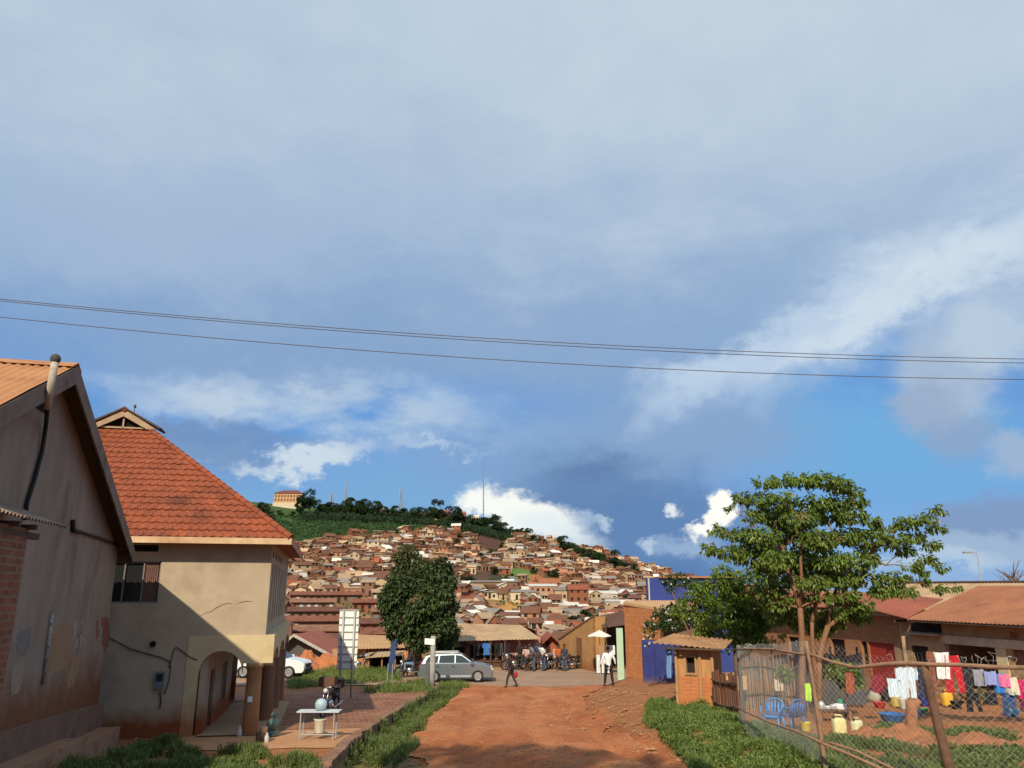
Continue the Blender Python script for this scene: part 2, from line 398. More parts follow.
# clear air: the physical sky tinted towards what the photograph shows
cur=mixc(nt,.8,sky.outputs[0],K((92,148,212)))
def blob(cur,px,py,rx,ry,rot,col,op,hard=.5,src=None,g=1.,nz=None):
    """soft cloud mass in azimuth/elevation; radii in degrees-equivalent pixels near that place"""
    a,e=px2dir(px,py); a1,_=px2dir(px+10,py); _,e1=px2dir(px,py-10)
    ra=rx*abs(a1-a)/10; re=ry*abs(e1-e)/10
    mp=nd(nt,'ShaderNodeMapping',vector_type='TEXTURE'); mp.inputs['Location'].default_value=(a,e,0); mp.inputs['Rotation'].default_value=(0,0,rad(rot)); mp.inputs['Scale'].default_value=(ra,re,1)
    nt.links.new(src or WS,mp.inputs[0])
    L=nd(nt,'ShaderNodeVectorMath',operation='LENGTH'); nt.links.new(mp.outputs[0],L.inputs[0])
    mr=nd(nt,'ShaderNodeMapRange',interpolation_type='SMOOTHSTEP'); mr.inputs[1].default_value=1+hard; mr.inputs[2].default_value=max(0,1-hard); mr.inputs[3].default_value=0; mr.inputs[4].default_value=op
    nt.links.new(L.outputs['Value'],mr.inputs[0]); f=mr.outputs[0]
    if nz is not None: f=mth('MULTIPLY',f,nz)
    return mixc(nt,f,cur,K(col,g))
sx2=nd(nt,'ShaderNodeSeparateXYZ'); nt.links.new(WS,sx2.inputs[0])
def veil(cur,e0,e1,col,op,nz=None):
    mr=nd(nt,'ShaderNodeMapRange',interpolation_type='SMOOTHSTEP'); mr.inputs[1].default_value=rad(e0); mr.inputs[2].default_value=rad(e1); mr.inputs[4].default_value=op; nt.links.new(sx2.outputs[1],mr.inputs[0])
    f=mr.outputs[0]
    if nz is not None: f=mth('MULTIPLY',f,nz)
    return mixc(nt,f,cur,K(col))
streak=dn(4,7,1.7,(1,2.6),.6).outputs[0]
st1=ramp(nt,streak,.35,.62); st2=ramp(nt,dn(7,8,5.5,(1,2.2),.62).outputs[0],.4,.62)
soft=ramp(nt,dn(2.2,5,9.9,(1,1.8)).outputs[0],.3,.7)
#SKYBLOBS
cur=veil(cur,12,21,(140,166,200),1)
cur=veil(cur,18,38,(176,193,212),.97)
big=ramp(nt,dn(1.6,6,4.2,(1,1.5),.6).outputs[0],.38,.66); wsp=ramp(nt,dn(3.2,8,12.3,(1,2.2),.66).outputs[0],.42,.68)
cur=veil(cur,16,34,(194,207,219),.75,big)
cur=blob(cur,300,120,520,120,-6,(160,178,204),.55,.9,nz=wsp)
cur=blob(cur,640,250,420,60,6,(188,203,219),.6,.8,nz=wsp)
cur=blob(cur,120,230,200,60,0,(160,180,206),.6,.9)
cur=blob(cur,860,448,170,44,-8,(112,168,214),.9,.7)
cur=blob(cur,400,515,260,42,0,(122,166,206),.75,.7)
cur=blob(cur,640,425,120,80,0,(132,160,198),.8,.7)
cur=blob(cur,560,460,150,40,0,(128,158,198),.8,.6)
cur=blob(cur,300,350,330,45,5,(134,160,196),.75,.7)
cur=blob(cur,620,345,160,36,-8,(140,165,200),.65,.7)
cur=blob(cur,330,415,160,40,0,(188,203,219),.85,.6,nz=st2)
cur=blob(cur,250,398,110,16,4,(196,209,222),.7,.8,nz=wsp)
cur=blob(cur,190,452,70,22,-10,(120,146,184),.75,.6)
cur=blob(cur,235,440,100,12,-8,(112,138,178),.6,.8)
cur=blob(cur,300,464,56,10,4,(204,215,226),.9,.6)
cur=blob(cur,470,420,90,16,-4,(168,188,212),.6,.8,nz=wsp)
cur=blob(cur,900,295,200,44,20,(196,211,227),.95,.75,nz=st1)
cur=blob(cur,880,320,150,20,20,(206,218,230),.8,.7)
cur=blob(cur,1000,250,150,60,15,(196,209,223),.85,.8,nz=wsp)
cur=blob(cur,760,345,110,16,18,(190,207,226),.75,.9)
cur=blob(cur,690,392,60,18,32,(184,203,224),.85,.8)
cur=blob(cur,760,400,90,16,14,(160,186,216),.6,.8)
cur=blob(cur,945,375,50,52,0,(164,182,206),.95,.38,WC)
cur=blob(cur,925,410,34,26,0,(150,168,196),.9,.4,WC)
cur=blob(cur,990,335,44,34,0,(182,198,216),.9,.45,WC)
cur=blob(cur,960,440,34,20,0,(140,160,192),.8,.5,WC)
cur=blob(cur,1012,452,24,22,0,(158,176,202),.85,.5,WC)
cur=blob(cur,995,520,74,26,0,(126,150,188),.95,.5,WC)
cur=blob(cur,985,548,70,14,0,(158,178,204),.85,.5,WC)
cur=blob(cur,940,562,60,8,0,(190,204,218),.6,.6,WC)
cur=blob(cur,610,500,95,40,0,(100,130,174),.92,.6)
cur=blob(cur,650,540,120,38,0,(94,128,174),.9,.6)
cur=blob(cur,640,572,150,12,0,(88,122,170),.9,.8,WC)
cur=blob(cur,700,440,100,36,0,(134,160,198),.7,.7)
cur=blob(cur,600,470,50,10,10,(96,122,166),.6,.7,WC)
cur=blob(cur,520,512,56,20,-16,(240,241,236),1,.3,WC)
cur=blob(cur,488,503,30,12,0,(242,242,238),1,.35,WC)
cur=blob(cur,556,531,42,14,-16,(222,229,234),.85,.55,WC)
cur=blob(cur,590,522,12,8,0,(170,190,214),.7,.5,WC)
cur=blob(cur,722,503,13,15,0,(250,248,240),1,.3,WC)
cur=blob(cur,716,520,15,10,20,(250,248,240),1,.35,WC)
cur=blob(cur,700,531,14,8,12,(250,247,240),1,.4,WC)
cur=blob(cur,690,546,34,8,0,(160,182,210),.7,.6,WC)
cur=blob(cur,672,511,8,5,-15,(228,232,234),.9,.55,WC)
cur=blob(cur,607,523,6,6,0,(180,200,220),.8,.6,WC)
cur=blob(cur,652,545,9,5,0,(186,202,220),.8,.6,WC)
cur=blob(cur,430,455,30,5,0,(184,202,222),.65,.8)
#ENDSKY
nt.links.new(cur,bg.inputs[0])
try: W.cycles.sampling_method='MANUAL'; W.cycles.sample_map_resolution=512
except Exception: pass
vs=sc.view_settings; vs.view_transform='Standard'; vs.look='None'; vs.gamma=1; vs.exposure=0; vs.use_curve_mapping=False
# ================================================================== shared surfaces
PLAS=M('beige_plaster',(.43,.345,.245),.9,.2,1.3,dark=(.30,.225,.15),dirt=((.25,.065,.02),.85,1.75))
PLG=M('grey_render',(.275,.22,.17),.92,.32,1.6,dark=(.14,.10,.075),dirt=((.19,.075,.035),1.9,3.6),stretch=(1,1,.35))
CREAM=M('cream_paint',(.56,.46,.28),.85,.1,2,dark=(.48,.36,.2),dirt=((.38,.16,.06),.9,1.9))
TIMB=M('weathered_fascia',(.42,.30,.19),.85,.3,4,dark=(.16,.10,.065),stretch=(1,1,3))
DTIMB=M('dark_timber',(.11,.07,.05),.9,.3,5)
BLK=mt_black()
CONC=M('stained_concrete',(.36,.24,.16),.92,.22,3,dark=(.22,.13,.08))
CONCW=M('eroded_step',(.33,.19,.12),.95,.25,3,dark=(.17,.085,.05))
RUSTO=M('orange_iron_sheet',(.44,.20,.075),.6,.18,1.2,dark=(.30,.12,.045),spec=.4,stretch=(1,1,1))
RUST=M('rusted_iron_sheet',(.33,.13,.062),.75,.25,.9,dark=(.15,.06,.035),spec=.3)
RUSTT=M('tan_iron_sheet',(.42,.29,.165),.75,.25,1.0,dark=(.25,.145,.08),spec=.3)
TILE=M('clay_roof_tile',(.27,.072,.032),.85,.4,1.6,dark=(.11,.038,.026),spec=.2)
REDB=brick('raw_red_brick',(.34,.12,.06),(.25,.08,.045),(.20,.12,.08),bw=.26,rh=.10,ms=.014)
METAL=M('grey_metal',(.42,.42,.41),.5,.12,6,spec=.5,metal=.3)
WIREM=M('galvanised_wire',(.45,.44,.42),.6,.15,8,spec=.4)
CABLE=M('black_cable',(.02,.02,.02),.6,.1,5)
WHITE=M('white_paint',(.78,.78,.76),.6,.05,3)
def sheet_roof(name,mat,p00,p10,p11,p01,pitch=.17,amp=.018,parent=None,nseg=1,thick=True,rows=0,kind=None):
    """corrugated sheet on a quad: corrugations run from p0? (eave) to p?1 (ridge), pitch in metres along the eave"""
    a,b,c,d=[Vector(p) for p in (p00,p10,p11,p01)]
    n=(b-a).cross(d-a).normalized()
    if n.z<0: n=-n
    L=max((b-a).length,(c-d).length); nu=max(4,int(L/pitch*4)); nv=nseg*max(1,rows or 1)
    mb=MB()
    def f(i,j):
        q=a.lerp(b,i).lerp(d.lerp(c,i),j); h=amp*math.cos(i*L/pitch*2*math.pi)
        if rows: h+= -((j*rows)%1)*.012
        h+=noise.noise(q*.6)*.02
        return tuple(q+n*h)
    mb.grid(f,nu,max(2,nv*2))
    return mb.build(name,mat,parent,True)
# ================================================================== tiled two-storey house
U1,V1,V2=-1.75,26.73,38.5; UL=-14.3
gh=thing('tiled_house','two storey plastered house with orange clay tile roof and arched ground floor veranda','house',S(-6,V1+3,.4))
w=MB(S)
w.box(UL,U1,V1,V1+.22,3.7,6.62)                          # upper front wall (window cut below)
w.f=[]; w.v=[]
def wall_h(w,u0,u1,v0,v1,z0,z1,holes):
    """wall along u with rectangular holes [(ua,ub,za,zb)]"""
    us=sorted({u0,u1,*[x for h in holes for x in h[:2]]}); zs=sorted({z0,z1,*[x for h in holes for x in h[2:]]})
    for a,b in zip(us,us[1:]):
        for c,d in zip(zs,zs[1:]):
            if any(h[0]<=a and b<=h[1] and h[2]<=c and d<=h[3] for h in holes): continue
            w.box(a,b,v0,v1,c,d)
def wall_v(w,u0,u1,v0,v1,z0,z1,holes):
    vs_=sorted({v0,v1,*[x for h in holes for x in h[:2]]}); zs=sorted({z0,z1,*[x for h in holes for x in h[2:]]})
    for a,b in zip(vs_,vs_[1:]):
        for c,d in zip(zs,zs[1:]):
            if any(h[0]<=a and b<=h[1] and h[2]<=c and d<=h[3] for h in holes): continue
            w.box(u0,u1,a,b,c,d)
wa,wb=PV(114,560,V1),PV(157,604,V1); WZ0,WZ1=4.66,5.92
wall_h(w,UL,U1,V1,V1+.2,3.68,6.75,[(-6.5,-5.06,WZ0,WZ1)])
side_w=[(27.55+.95*k*1.35,27.55+.95*k*1.35+.55,4.05,5.9) for k in range(8)]
wall_v(w,U1-.2,U1,V1+.2,V2,3.68,6.75,side_w)
w.box(UL,UL+.2,V1+.2,V2,.2,6.75); w.box(UL+.2,-3.62,V2-.2,V2,.2,6.75); w.box(-3.62,U1-.2,V2-.2,V2,3.45,6.75)
# ground floor
wall_h(w,UL+.2,-4.02,V1,V1+.2,.3,3.68,[])
wall_v(w,-3.62,-3.42,V1+.2,34.3,.2,3.45,[(27.9,29.0,.2,2.55),(31.0,32.6,1.2,2.5)])
w.build('wall',PLAS,gh)
sl=MB(S); sl.box(UL+.2,U1-.2,V1+.2,V2-.2,3.45,3.66); sl.build('floor_slab',PLAS,gh)
def arch_panel(mb,a0,a1,zt,zs,zc,th0,th1,axis='u',n=24,ang=0):
    """band with an arch: spring height zs at the ends, crown zc"""
    top=[];bot=[]
    for i in range(n+1):
        t=i/n; s=lerp(a0,a1,t); z=zs+(zc-zs)*math.sqrt(max(0,1-(2*t-1)**2)); top.append((s,zt)); bot.append((s,z))
    for i in range(n):
        q=[top[i],top[i+1],bot[i+1],bot[i]]
        if axis=='u': mb.poly_prism([(s,th0,z) for s,z in q],(0,th1-th0,0))
        else: mb.poly_prism([(th0,s,z) for s,z in q],(th1-th0,0,0))
ar=MB(S)
arch_panel(ar,-3.66,-2.36,3.68,2.55,3.22,V1-.02,V1+.2)
ar.box(-4.02,-3.66,V1-.02,V1+.2,.62,3.68); ar.box(-2.36,U1+.02,V1-.02,V1+.2,2.84,3.68)
for a,b in ((V1+.2,30.1),(30.5,34.1),(34.5,38.2)):
    arch_panel(ar,a+.1,b-.1,3.68,2.75,3.2,U1-.2,U1+.28,'v')
for a,b in ((30.0,30.6),(34.0,34.6),(38.1,38.5)): ar.box(U1-.2,U1+.28,a,b,2.75,3.68)
ar.box(U1-.2,U1+.28,V1+.2,V1+.3,2.75,3.68); ar.box(U1+.02,U1+.28,V1-.02,V1+.2,2.84,3.68)
ar.build('arcade',CREAM,gh)
COLM=M('stained_column',(.40,.25,.13),.9,.2,2.5,dark=(.28,.13,.06),dirt=((.36,.14,.05),.6,2.2))
cm=MB(S); cm.lathe([(.27,.62),(.25,.9),(.235,1.6),(.22,2.7),(.27,2.72),(.27,2.84)],(-2.0,V1+.12,0),18); cm.build('column',COLM,gh,True)
for vv in (30.3,34.3,38.2):
    cm=MB(S); cm.lathe([(.28,.2),(.27,.9),(.25,2.7),(.27,2.76)],(U1-.05,vv,0),16); cm.build('column',M('brown_pillar',(.22,.12,.075),.9,.2,2,dirt=((.3,.12,.05),.3,1.2)),gh)
# paper scraps on the round column
pp=MB(S); pp.box(-2.12,-1.98,V1-.115,V1-.10,1.72,1.88); pp.build('torn_notice',WHITE,gh)
# windows
wf=MB(S)
for a in (-6.5,-6.13,-5.58,-5.1): wf.box(a,a+.04,V1+.05,V1+.1,WZ0,WZ1)
wf.box(-6.5,-5.06,V1+.05,V1+.1,WZ1-.05,WZ1); wf.box(-6.5,-5.06,V1+.05,V1+.1,WZ0,WZ0+.05)
win=wf.build('window',M('steel_window_frame',(.20,.18,.15),.6,.2,5),gh)
g_=MB(S); g_.box(-6.47,-5.09,V1+.12,V1+.13,WZ0,WZ1); g_.build('pane',M('dark_glass',(.02,.022,.025),.12,.1,2,spec=.6,bmp=0),win)
g_=MB(S); 
for k in range(7): a=-5.55+k*.06; g_.box(a,a+.045,V1+.10,V1+.115,WZ0+.03,WZ1-.03)
g_.build('curtain',M('brown_curtain',(.17,.09,.07),.95,.2,6),win)
for a,b,c,d in side_w:
    f=MB(S); f.box(U1-.13,U1-.08,a,a+.05,c,d); f.box(U1-.13,U1-.08,b-.05,b,c,d); f.box(U1-.13,U1-.08,a,b,d-.05,d); f.box(U1-.13,U1-.08,a,b,c,c+.05)
    wn_=f.build('window',M('brown_window_frame',(.12,.07,.05),.7,.2,5),gh)
    f=MB(S); f.box(U1-.17,U1-.16,a,b,c,d); f.build('pane',M('shaded_pane',(.015,.013,.012),.6,.1,2,bmp=0),wn_)
f=MB(S); f.box(-3.56,-3.5,27.92,28.98,.3,2.53); f.build('door',M('brown_door',(.10,.055,.035),.7,.2,5),gh)
f=MB(S); f.box(-3.56,-3.5,31.02,32.58,1.2,2.5); f.build('shutter',M('green_grey_shutter',(.16,.15,.10),.7,.2,5),gh)
# vents under the eave, drain hole, meter, pipe, crack
f=MB(S); f.box(-5.95,-5.2,V1-.012,V1+.02,6.22,6.42); f.build('air_vent',BLK,gh)
for k in range(4):
    f=MB(S); f.box(U1-.02,U1+.012,27.3+k*1.6,27.75+k*1.6,6.1,6.3); f.build('air_vent',BLK,gh)
c_=PV(153,644,V1); f=MB(S); f.lathe([(.075,-.06),(.09,-.03),(.09,.01)],(c_[0],V1-.01,c_[2]),12,'y'); f.build('drain_hole',BLK,gh)
c_=PV(160,680,V1); f=MB(S); f.box(c_[0]-.13,c_[0]+.13,V1-.12,V1-.003,c_[2]-.25,c_[2]+.24); mtb=f.build('electricity_meter',M('grey_meter',(.15,.17,.2),.5,.2,5,spec=.4),gh)
f=MB(S); f.box(c_[0]-.09,c_[0]+.09,V1-.13,V1-.12,c_[2]-.02,c_[2]+.18); f.build('meter_window',_m['dark_glass'],mtb)
def cable(pts,r,mat,name,parent,v=V1-.03):
    r=[x*.7 for x in r] if isinstance(r,list) else r*.75
    f=MB(S); f.tube([(PV(x,y,v)[0],v,PV(x,y,v)[2]) for x,y in pts],r,6); return f.build(name,mat,parent,True)
cable([(110,638),(120,643),(131,649),(145,653),(160,657),(169,661),(171,667),(169,680),(166,690),(164,694)],.022,DTIMB,'cable',gh)
cable([(169,668),(174,650),(176,647),(182,651),(190,657),(197,660)],.022,DTIMB,'cable',gh)
cable([(160,692),(161,700),(160,708)],.03,M('rust_stain',(.12,.05,.03),.95,.3,6),'stain_pipe',gh)
CRK=M('crack_shadow',(.13,.07,.04),.95,.3,6)
cable([(200,616),(206,613),(212,611),(216,608),(222,605),(228,603),(232,604)],[.005,.01,.012,.016,.012,.014,.005],CRK,'wall_crack',gh,V1-.002)
cable([(237,604),(242,602),(248,601),(254,602)],[.005,.014,.012,.004],CRK,'wall_crack',gh,V1-.002)
# roof: tiles on the front hip and the street slope
EZ,EV,EU=6.62,26.1,-1.15; SL=.755; UC=-8.0; GV=32.05
def tile_face(name,A,B,slopevec,height,lfn,rfn,parent):
    """A: eave start, B: eave end (world Vectors); slopevec: unit vector up the slope; lfn/rfn(t): clip distances along the eave at slope distance t"""
    e=(B-A).normalized(); n=e.cross(slopevec).normalized(); n=n if n.z>0 else -n
    row=.39; k=int(height/row)+1; mb=MB(); tw=.26
    for r in range(k):
        t0=r*row; t1=min(height,t0+row+.03)
        if t0>=height: break
        l,rr=lfn(t0),rfn(t0); l1,r1=lfn(min(t1,height)),rfn(min(t1,height))
        if rr-l<.1: continue
        ns=max(2,int((rr-l)/.05)); vs=[]
        off=R.uniform(-.02,.02)
        for j,(tt,hh) in enumerate(((t0,0.0),(t0,.055),(t0+.10,.048),(t1,.012))):
            lo=lerp(l,l1,(tt-t0)/(t1-t0)); hi=lerp(rr,r1,(tt-t0)/(t1-t0))
            for i in range(ns+1):
                s=lerp(lo,hi,i/ns); ph=((s+off)/tw)%1
                wv_=.040*max(0,math.cos((ph-.5)*2*math.pi*1.0))**.8 + (-.012 if ph<.06 else 0)
                kk=int((s+off)/tw); jit=noise.noise(Vector((kk*3.1,r*5.7,1)))*.022
                p=A+e*s+slopevec*tt+n*((hh+wv_+jit) if hh>0 else 0.0)
                vs.append(tuple(p))
        fs=[(j*(ns+1)+i,j*(ns+1)+i+1,(j+1)*(ns+1)+i+1,(j+1)*(ns+1)+i) for j in range(3) for i in range(ns)]
        mb.add(vs,fs)
    return mb.build(name,TILE,parent,False)
roof=MB(S)
# under-structure closed hip volume just below the tiles
zg=EZ+SL*(GV-EV); ur=EU-(GV-EV)
ULX=2*UC-EU; ulg=2*UC-ur; ZR=EZ+SL*(UC-EU)*-1
BV=39.1; RB=35.4
d=-.03
roof.add([(ULX,EV,EZ+d),(EU,EV,EZ+d),(ur,GV,zg+d),(ulg,GV,zg+d)],[(0,1,2,3)])
roof.add([(EU,EV,EZ+d),(EU,BV,EZ+d),(UC,RB,ZR+d),(UC,GV,ZR+d),(ur,GV,zg+d)],[(0,1,2,3,4)])
roof.add([(ULX,EV,EZ+d),(ULX,BV,EZ+d),(UC,RB,ZR+d),(UC,GV,ZR+d),(ulg,GV,zg+d)],[(4,3,2,1,0)])
roof.add([(EU,BV,EZ+d),(ULX,BV,EZ+d),(UC,RB,ZR+d)],[(0,1,2)])
roof.add([(ULX,EV,EZ-.06),(EU,EV,EZ-.06),(EU,BV,EZ-.06),(ULX,BV,EZ-.06)],[(3,2,1,0)])
ro=roof.build('roof',M('roof_underlay',(.32,.11,.05),.9,.2,2),gh)
cs=math.hypot(1,SL)
sv=Vector(S(0,1,0))+Vector((0,0,SL)); sv.normalize()
Hf=(GV-EV)*cs
tile_face('roof_tiles',Vector(S(ULX,EV,EZ)),Vector(S(EU,EV,EZ)),sv,Hf,lambda t:t/cs,lambda t:(EU-ULX)-t/cs,ro)
sv=Vector(S(-1,0,0))+Vector((0,0,SL)); sv.normalize()
tile_face('roof_tiles',Vector(S(EU,EV,EZ)),Vector(S(EU,BV,EZ)),sv,(EU-UC)*cs,lambda t:min(t/cs,GV-EV),lambda t:(BV-EV)-t/cs*(BV-RB)/(EU-UC),ro)
# hip ridge tiles
a=Vector(S(EU,EV,EZ+.05)); b=Vector(S(ur,GV,zg+.05)); nseg=26; rt=MB()
for i in range(nseg):
    p=a.lerp(b,i/nseg); q=a.lerp(b,(i+1.12)/nseg); rt.tube([tuple(p),tuple(q)],[.12,.095],8)
rt.build('ridge_tile_line',TILE,ro,False)
a=Vector(S(UC,GV-.3,ZR+.06)); b=Vector(S(UC,RB,ZR+.06)); rt=MB(); rt.tube([tuple(a),tuple(b)],.1,8); rt.build('ridge_tile_line',TILE,ro)
# fascia boards
f=MB(S); f.box(ULX,EU,EV-.03,EV,EZ-.16,EZ+.03); f.build('fascia',M('cream_fascia',(.60,.44,.27),.8,.25,1.3,dark=(.36,.17,.08)),ro)
f=MB(S); f.box(EU,EU+.03,EV-.03,BV,EZ-.16,EZ+.03); f.build('fascia',TIMB,ro)
# gablet with its boards and dark louvre
f=MB(S); zt=ZR; bw=.16
f.add([(ulg,GV-.02,zg),(ur,GV-.02,zg),(UC,GV-.02,zt)],[(0,1,2)]); f.build('gablet_louvre',BLK,ro)
f=MB(S)
for s_,e_ in ((ulg,1),(ur,-1)):
    f.poly_prism([(s_-e_*.32,GV-.25,zg-.0),(s_+e_*.02,GV-.25,zg-.02),(UC,GV-.25,zt-.22),(UC,GV-.25,zt+.06)],(0,.06,0))
f.box(UC-.03,UC+.03,GV-.16,GV-.12,zg,zt-.2); f.box(ulg,ur,GV-.16,GV-.12,zg,zg+.06)
f.build('gablet_boards',M('bare_timber_board',(.40,.29,.19),.8,.25,4),ro)
f=MB(S)
for s_,e_ in ((ulg,1),(ur,-1)):
    f.poly_prism([(s_-e_*.45,GV-.32,zg+.0),(UC,GV-.32,zt+.08),(UC,GV-.32,zt+.14),(s_-e_*.5,GV-.32,zg+.06)],(0,1.0,0))
f.build('gablet_cap',M('dark_tile_edge',(.09,.06,.05),.8,.2,4),ro)
f=MB(S); f.ball((UC+.35,GV-.2,zt+.2),.05,.08,.07); f.tube([(UC+.35,GV-.2,zt-.1),(UC+.35,GV-.2,zt+.17)],.015,5); f.build('finial',DTIMB,ro)
# raised slab at the arcade foot
f=MB(S); f.box(-4.2,-1.2,V1-.35,V1+.6,.2,.68); f.build('veranda_step',M('worn_step',(.46,.27,.15),.9,.2,3,dark=(.3,.14,.07)),gh)

# ================================================================== near gabled house
NU,OU=-6.1,-5.7; PV_,PZ=18.3,9.86; EVb,EZb=25.75,6.2; SLN=(PZ-EZb)/(EVb-PV_); EVf=10.9; LU=-17
ng=thing('gabled_house','large plastered gable end house with orange corrugated roof and patched wall','house',S(-8,18,2))
w=MB(S)
def zr(v): return PZ-abs(v-PV_)*SLN
vb=25.6
pts=[(NU,11.3,1.0),(NU,vb,1.0),(NU,vb,zr(vb)-.12),(NU,PV_,PZ-.15),(NU,11.3,zr(11.3)-.12)]
w.poly_prism(pts,(-.22,0,0)); w.box(LU,NU-.22,vb-.2,vb,1.0,zr(vb)-.2); w.box(LU,NU-.22,11.3,11.5,1.0,zr(11.3)-.2)
w.build('wall',PLG,ng)
# painted-out patches, real coats of paint a few millimetres thick
def patch(name,pxs,mat,u=NU+.004):
    rp=random.Random(int(pxs[0][0]*31+pxs[0][1])); jag=[]
    for (x0,y0),(x1,y1) in zip(pxs,pxs[1:]+pxs[:1]):
        n_=max(2,int(math.hypot(x1-x0,y1-y0)/2.2))
        for k in range(n_): jag.append((lerp(x0,x1,k/n_)+rp.uniform(-.7,.7),lerp(y0,y1,k/n_)+rp.uniform(-.8,.8)))
    f=MB(S); q=[PU(x,y,u) for x,y in jag]; f.poly_prism([(u,a,b) for _,a,b in q],(-.0035,0,0)); return f.build(name,mat,ng)
patch('paint_patch',[(50,626),(72,624),(74,640),(70,668),(49,672)],M('tan_paint',(.30,.19,.115),.9,.15,3))
patch('paint_patch',[(71,656),(79,654),(79,670),(73,687),(67,688),(68,672)],_m['tan_paint'])
patch('paint_patch',[(17,634),(31,626),(31,640),(26,656),(17,655)],M('slate_paint',(.20,.18,.16),.9,.2,3))
patch('paint_patch',[(12,668),(17,661),(24,660),(24,672),(19,692),(11,697)],M('pale_patch',(.30,.235,.175),.9,.2,3))
f=MB(S); rr=random.Random(5)
for k in range(26):
    x=rr.uniform(74,86); y=rr.uniform(618,640); q=PU(x,y,NU); l=rr.uniform(.1,.32); f.box(NU+.001,NU+.004,q[1],q[1]+rr.uniform(.02,.06),q[2]-l,q[2])
f.build('peeling_paint',M('white_flakes',(.42,.38,.33),.9,.2,3),ng)
patch('exposed_brick',[(101,618),(106,616),(109,622),(110,634),(108,646),(105,652),(102,642),(103,630)],M('brick_red_flakes',(.25,.09,.055),.9,.3,4,dark=(.12,.06,.045)))
patch('exposed_brick',[(97,622),(99,621),(99,634),(96,640)],_m['brick_red_flakes'])
f=MB(S); f.tube([PU(52,613,NU+.03),PU(43,684,NU+.03)],.045,8); f.build('downpipe',M('mottled_pipe',(.36,.32,.29),.7,.9,14),ng,True)
# roof
for nm,(va,za,vb_,zb) in {'front':(EVf,zr(EVf),PV_,PZ),'back':(EVb,zr(EVb),PV_,PZ)}.items():
    sheet_roof('roof_sheeting',RUSTO,S(OU+.02,va,za+.03),S(LU,va,za+.03),S(LU,vb_,zb+.03),S(OU+.02,vb_,zb+.03),.18,.022,ng,rows=3)
f=MB(S)   # ridge cap
for s_ in (-1,1):
    f.poly_prism([(OU+.03,PV_,PZ+.09),(OU+.03,PV_+s_*.3,PZ+.09-.3*SLN),(OU+.03,PV_+s_*.3,PZ+.07-.3*SLN),(OU+.03,PV_,PZ+.07)],(LU-OU,0,0))
f.build('ridge_cap',RUSTO,ng)
f=MB(S)   # soffit boards
for a,b in ((EVf,PV_),(PV_,EVb)):
    f.poly_prism([(OU-.03,a,zr(a)-.06),(OU-.03,b,zr(b)-.06),(OU-.03,b,zr(b)-.0),(OU-.03,a,zr(a)-.0)],(-.6,0,0))
f.build('soffit',DTIMB,ng)
BB=M('barge_board',(.20,.155,.125),.85,.3,3,dark=(.10,.07,.055))
for a,b in ((EVf,PV_),(EVb,PV_)):
    f=MB(S); f.poly_prism([(OU,a,zr(a)-.36),(OU,b,zr(b)-.40),(OU,b,zr(b)+.01),(OU,a,zr(a)+.01)],(.04,0,0)); f.build('barge_board',BB,ng)
f=MB(S); f.box(OU-.6,OU+.03,EVb-.04,EVb,EZb-.4,EZb); f.build('fascia',DTIMB,ng)
f=MB(S); q=PU(41,405,NU); f.box(NU-.02,NU+.02,q[1]-.3,q[1]+.3,q[2]-.12,q[2]+.12); f.build('air_vent',BLK,ng)
# pole with cable against the wall
a=PU(55,362,OU+.12); b=PU(50,390,OU+.12); c=PU(39,428,NU+.1); f=MB(S); f.tube([a,b,PU(47,408,OU+.02)],[.075,.07,.07],10); o=f.build('vent_pipe',M('pale_pipe',(.42,.36,.28),.7,.4,7),ng,True)
f=MB(S); f.ball((a[0],a[1],a[2]+.06),.10,.10,.11); f.build('pipe_cap',M('dark_cap',(.06,.06,.06),.7,.2,6),o,True)
f=MB(S); f.tube([PU(48,403,OU+.05),PU(46,425,NU+.1),PU(42,452,NU+.06),PU(35,478,NU+.06),PU(27,503,NU+.06),PU(25,520,NU+.05)],.045,7); f.build('cable',CABLE,ng,True)
f=MB(S); f.tube([PU(73,520,NU+.05),PU(73,530,NU+.05),PU(84,533,NU+.05),PU(100,538,NU+.05),PU(118,546,NU+.05)],[.05,.06,.035,.035,.035],7); f.build('cable',CABLE,ng,True)
# step along its foot
q0=PU(0,735,-5.55); 
f=MB(S)
f.poly_prism([(-5.35,14,.9),(-5.35,25.2,.65),(-5.35,25.2,1.36),(-5.35,21.9,1.45),(-5.35,21.86,1.62),(-5.35,14,2.0)],(-.74,0,0)); f.build('plinth',CONCW,ng)
f=MB(S); f.poly_prism([(-5.9,14,1.9),(-5.9,25.5,1.3),(-5.9,25.5,1.95),(-5.9,21,2.2),(-5.9,18,2.35),(-5.9,14,2.5)],(-.19,0,0)); f.build('wall_base',M('brown_base',(.20,.12,.085),.95,.25,2),ng)
# ================================================================== brick lean-to
lt=thing('brick_shed','low red brick lean-to with corrugated roof edge against the gabled wall','shed',S(-5.6,13,2.2))
f=MB(S); f.box(-6.08,-5.2,8.5,15.5,1.6,6.08); f.build('wall',brick('crumbling_brick',(.30,.105,.055),(.17,.07,.045),(.24,.17,.12),bw=.3,rh=.13,ms=.02),lt)
sheet_roof('roof_sheeting',M('old_sheet',(.30,.22,.17),.7,.3,1,dark=(.12,.07,.05)),S(-5.0,8.3,6.22),S(-5.0,16.9,6.22),S(-6.09,16.9,6.62),S(-6.09,8.3,6.62),.16,.03,lt)
f=MB(S); 
for v in (9,10.4,11.8,13.2,14.6,15.4): f.box(-6.08,-5.05,v,v+.09,6.06,6.15)
f.box(-5.3,-5.2,8.4,16.1,5.92,6.03); f.build('rafters',DTIMB,lt)
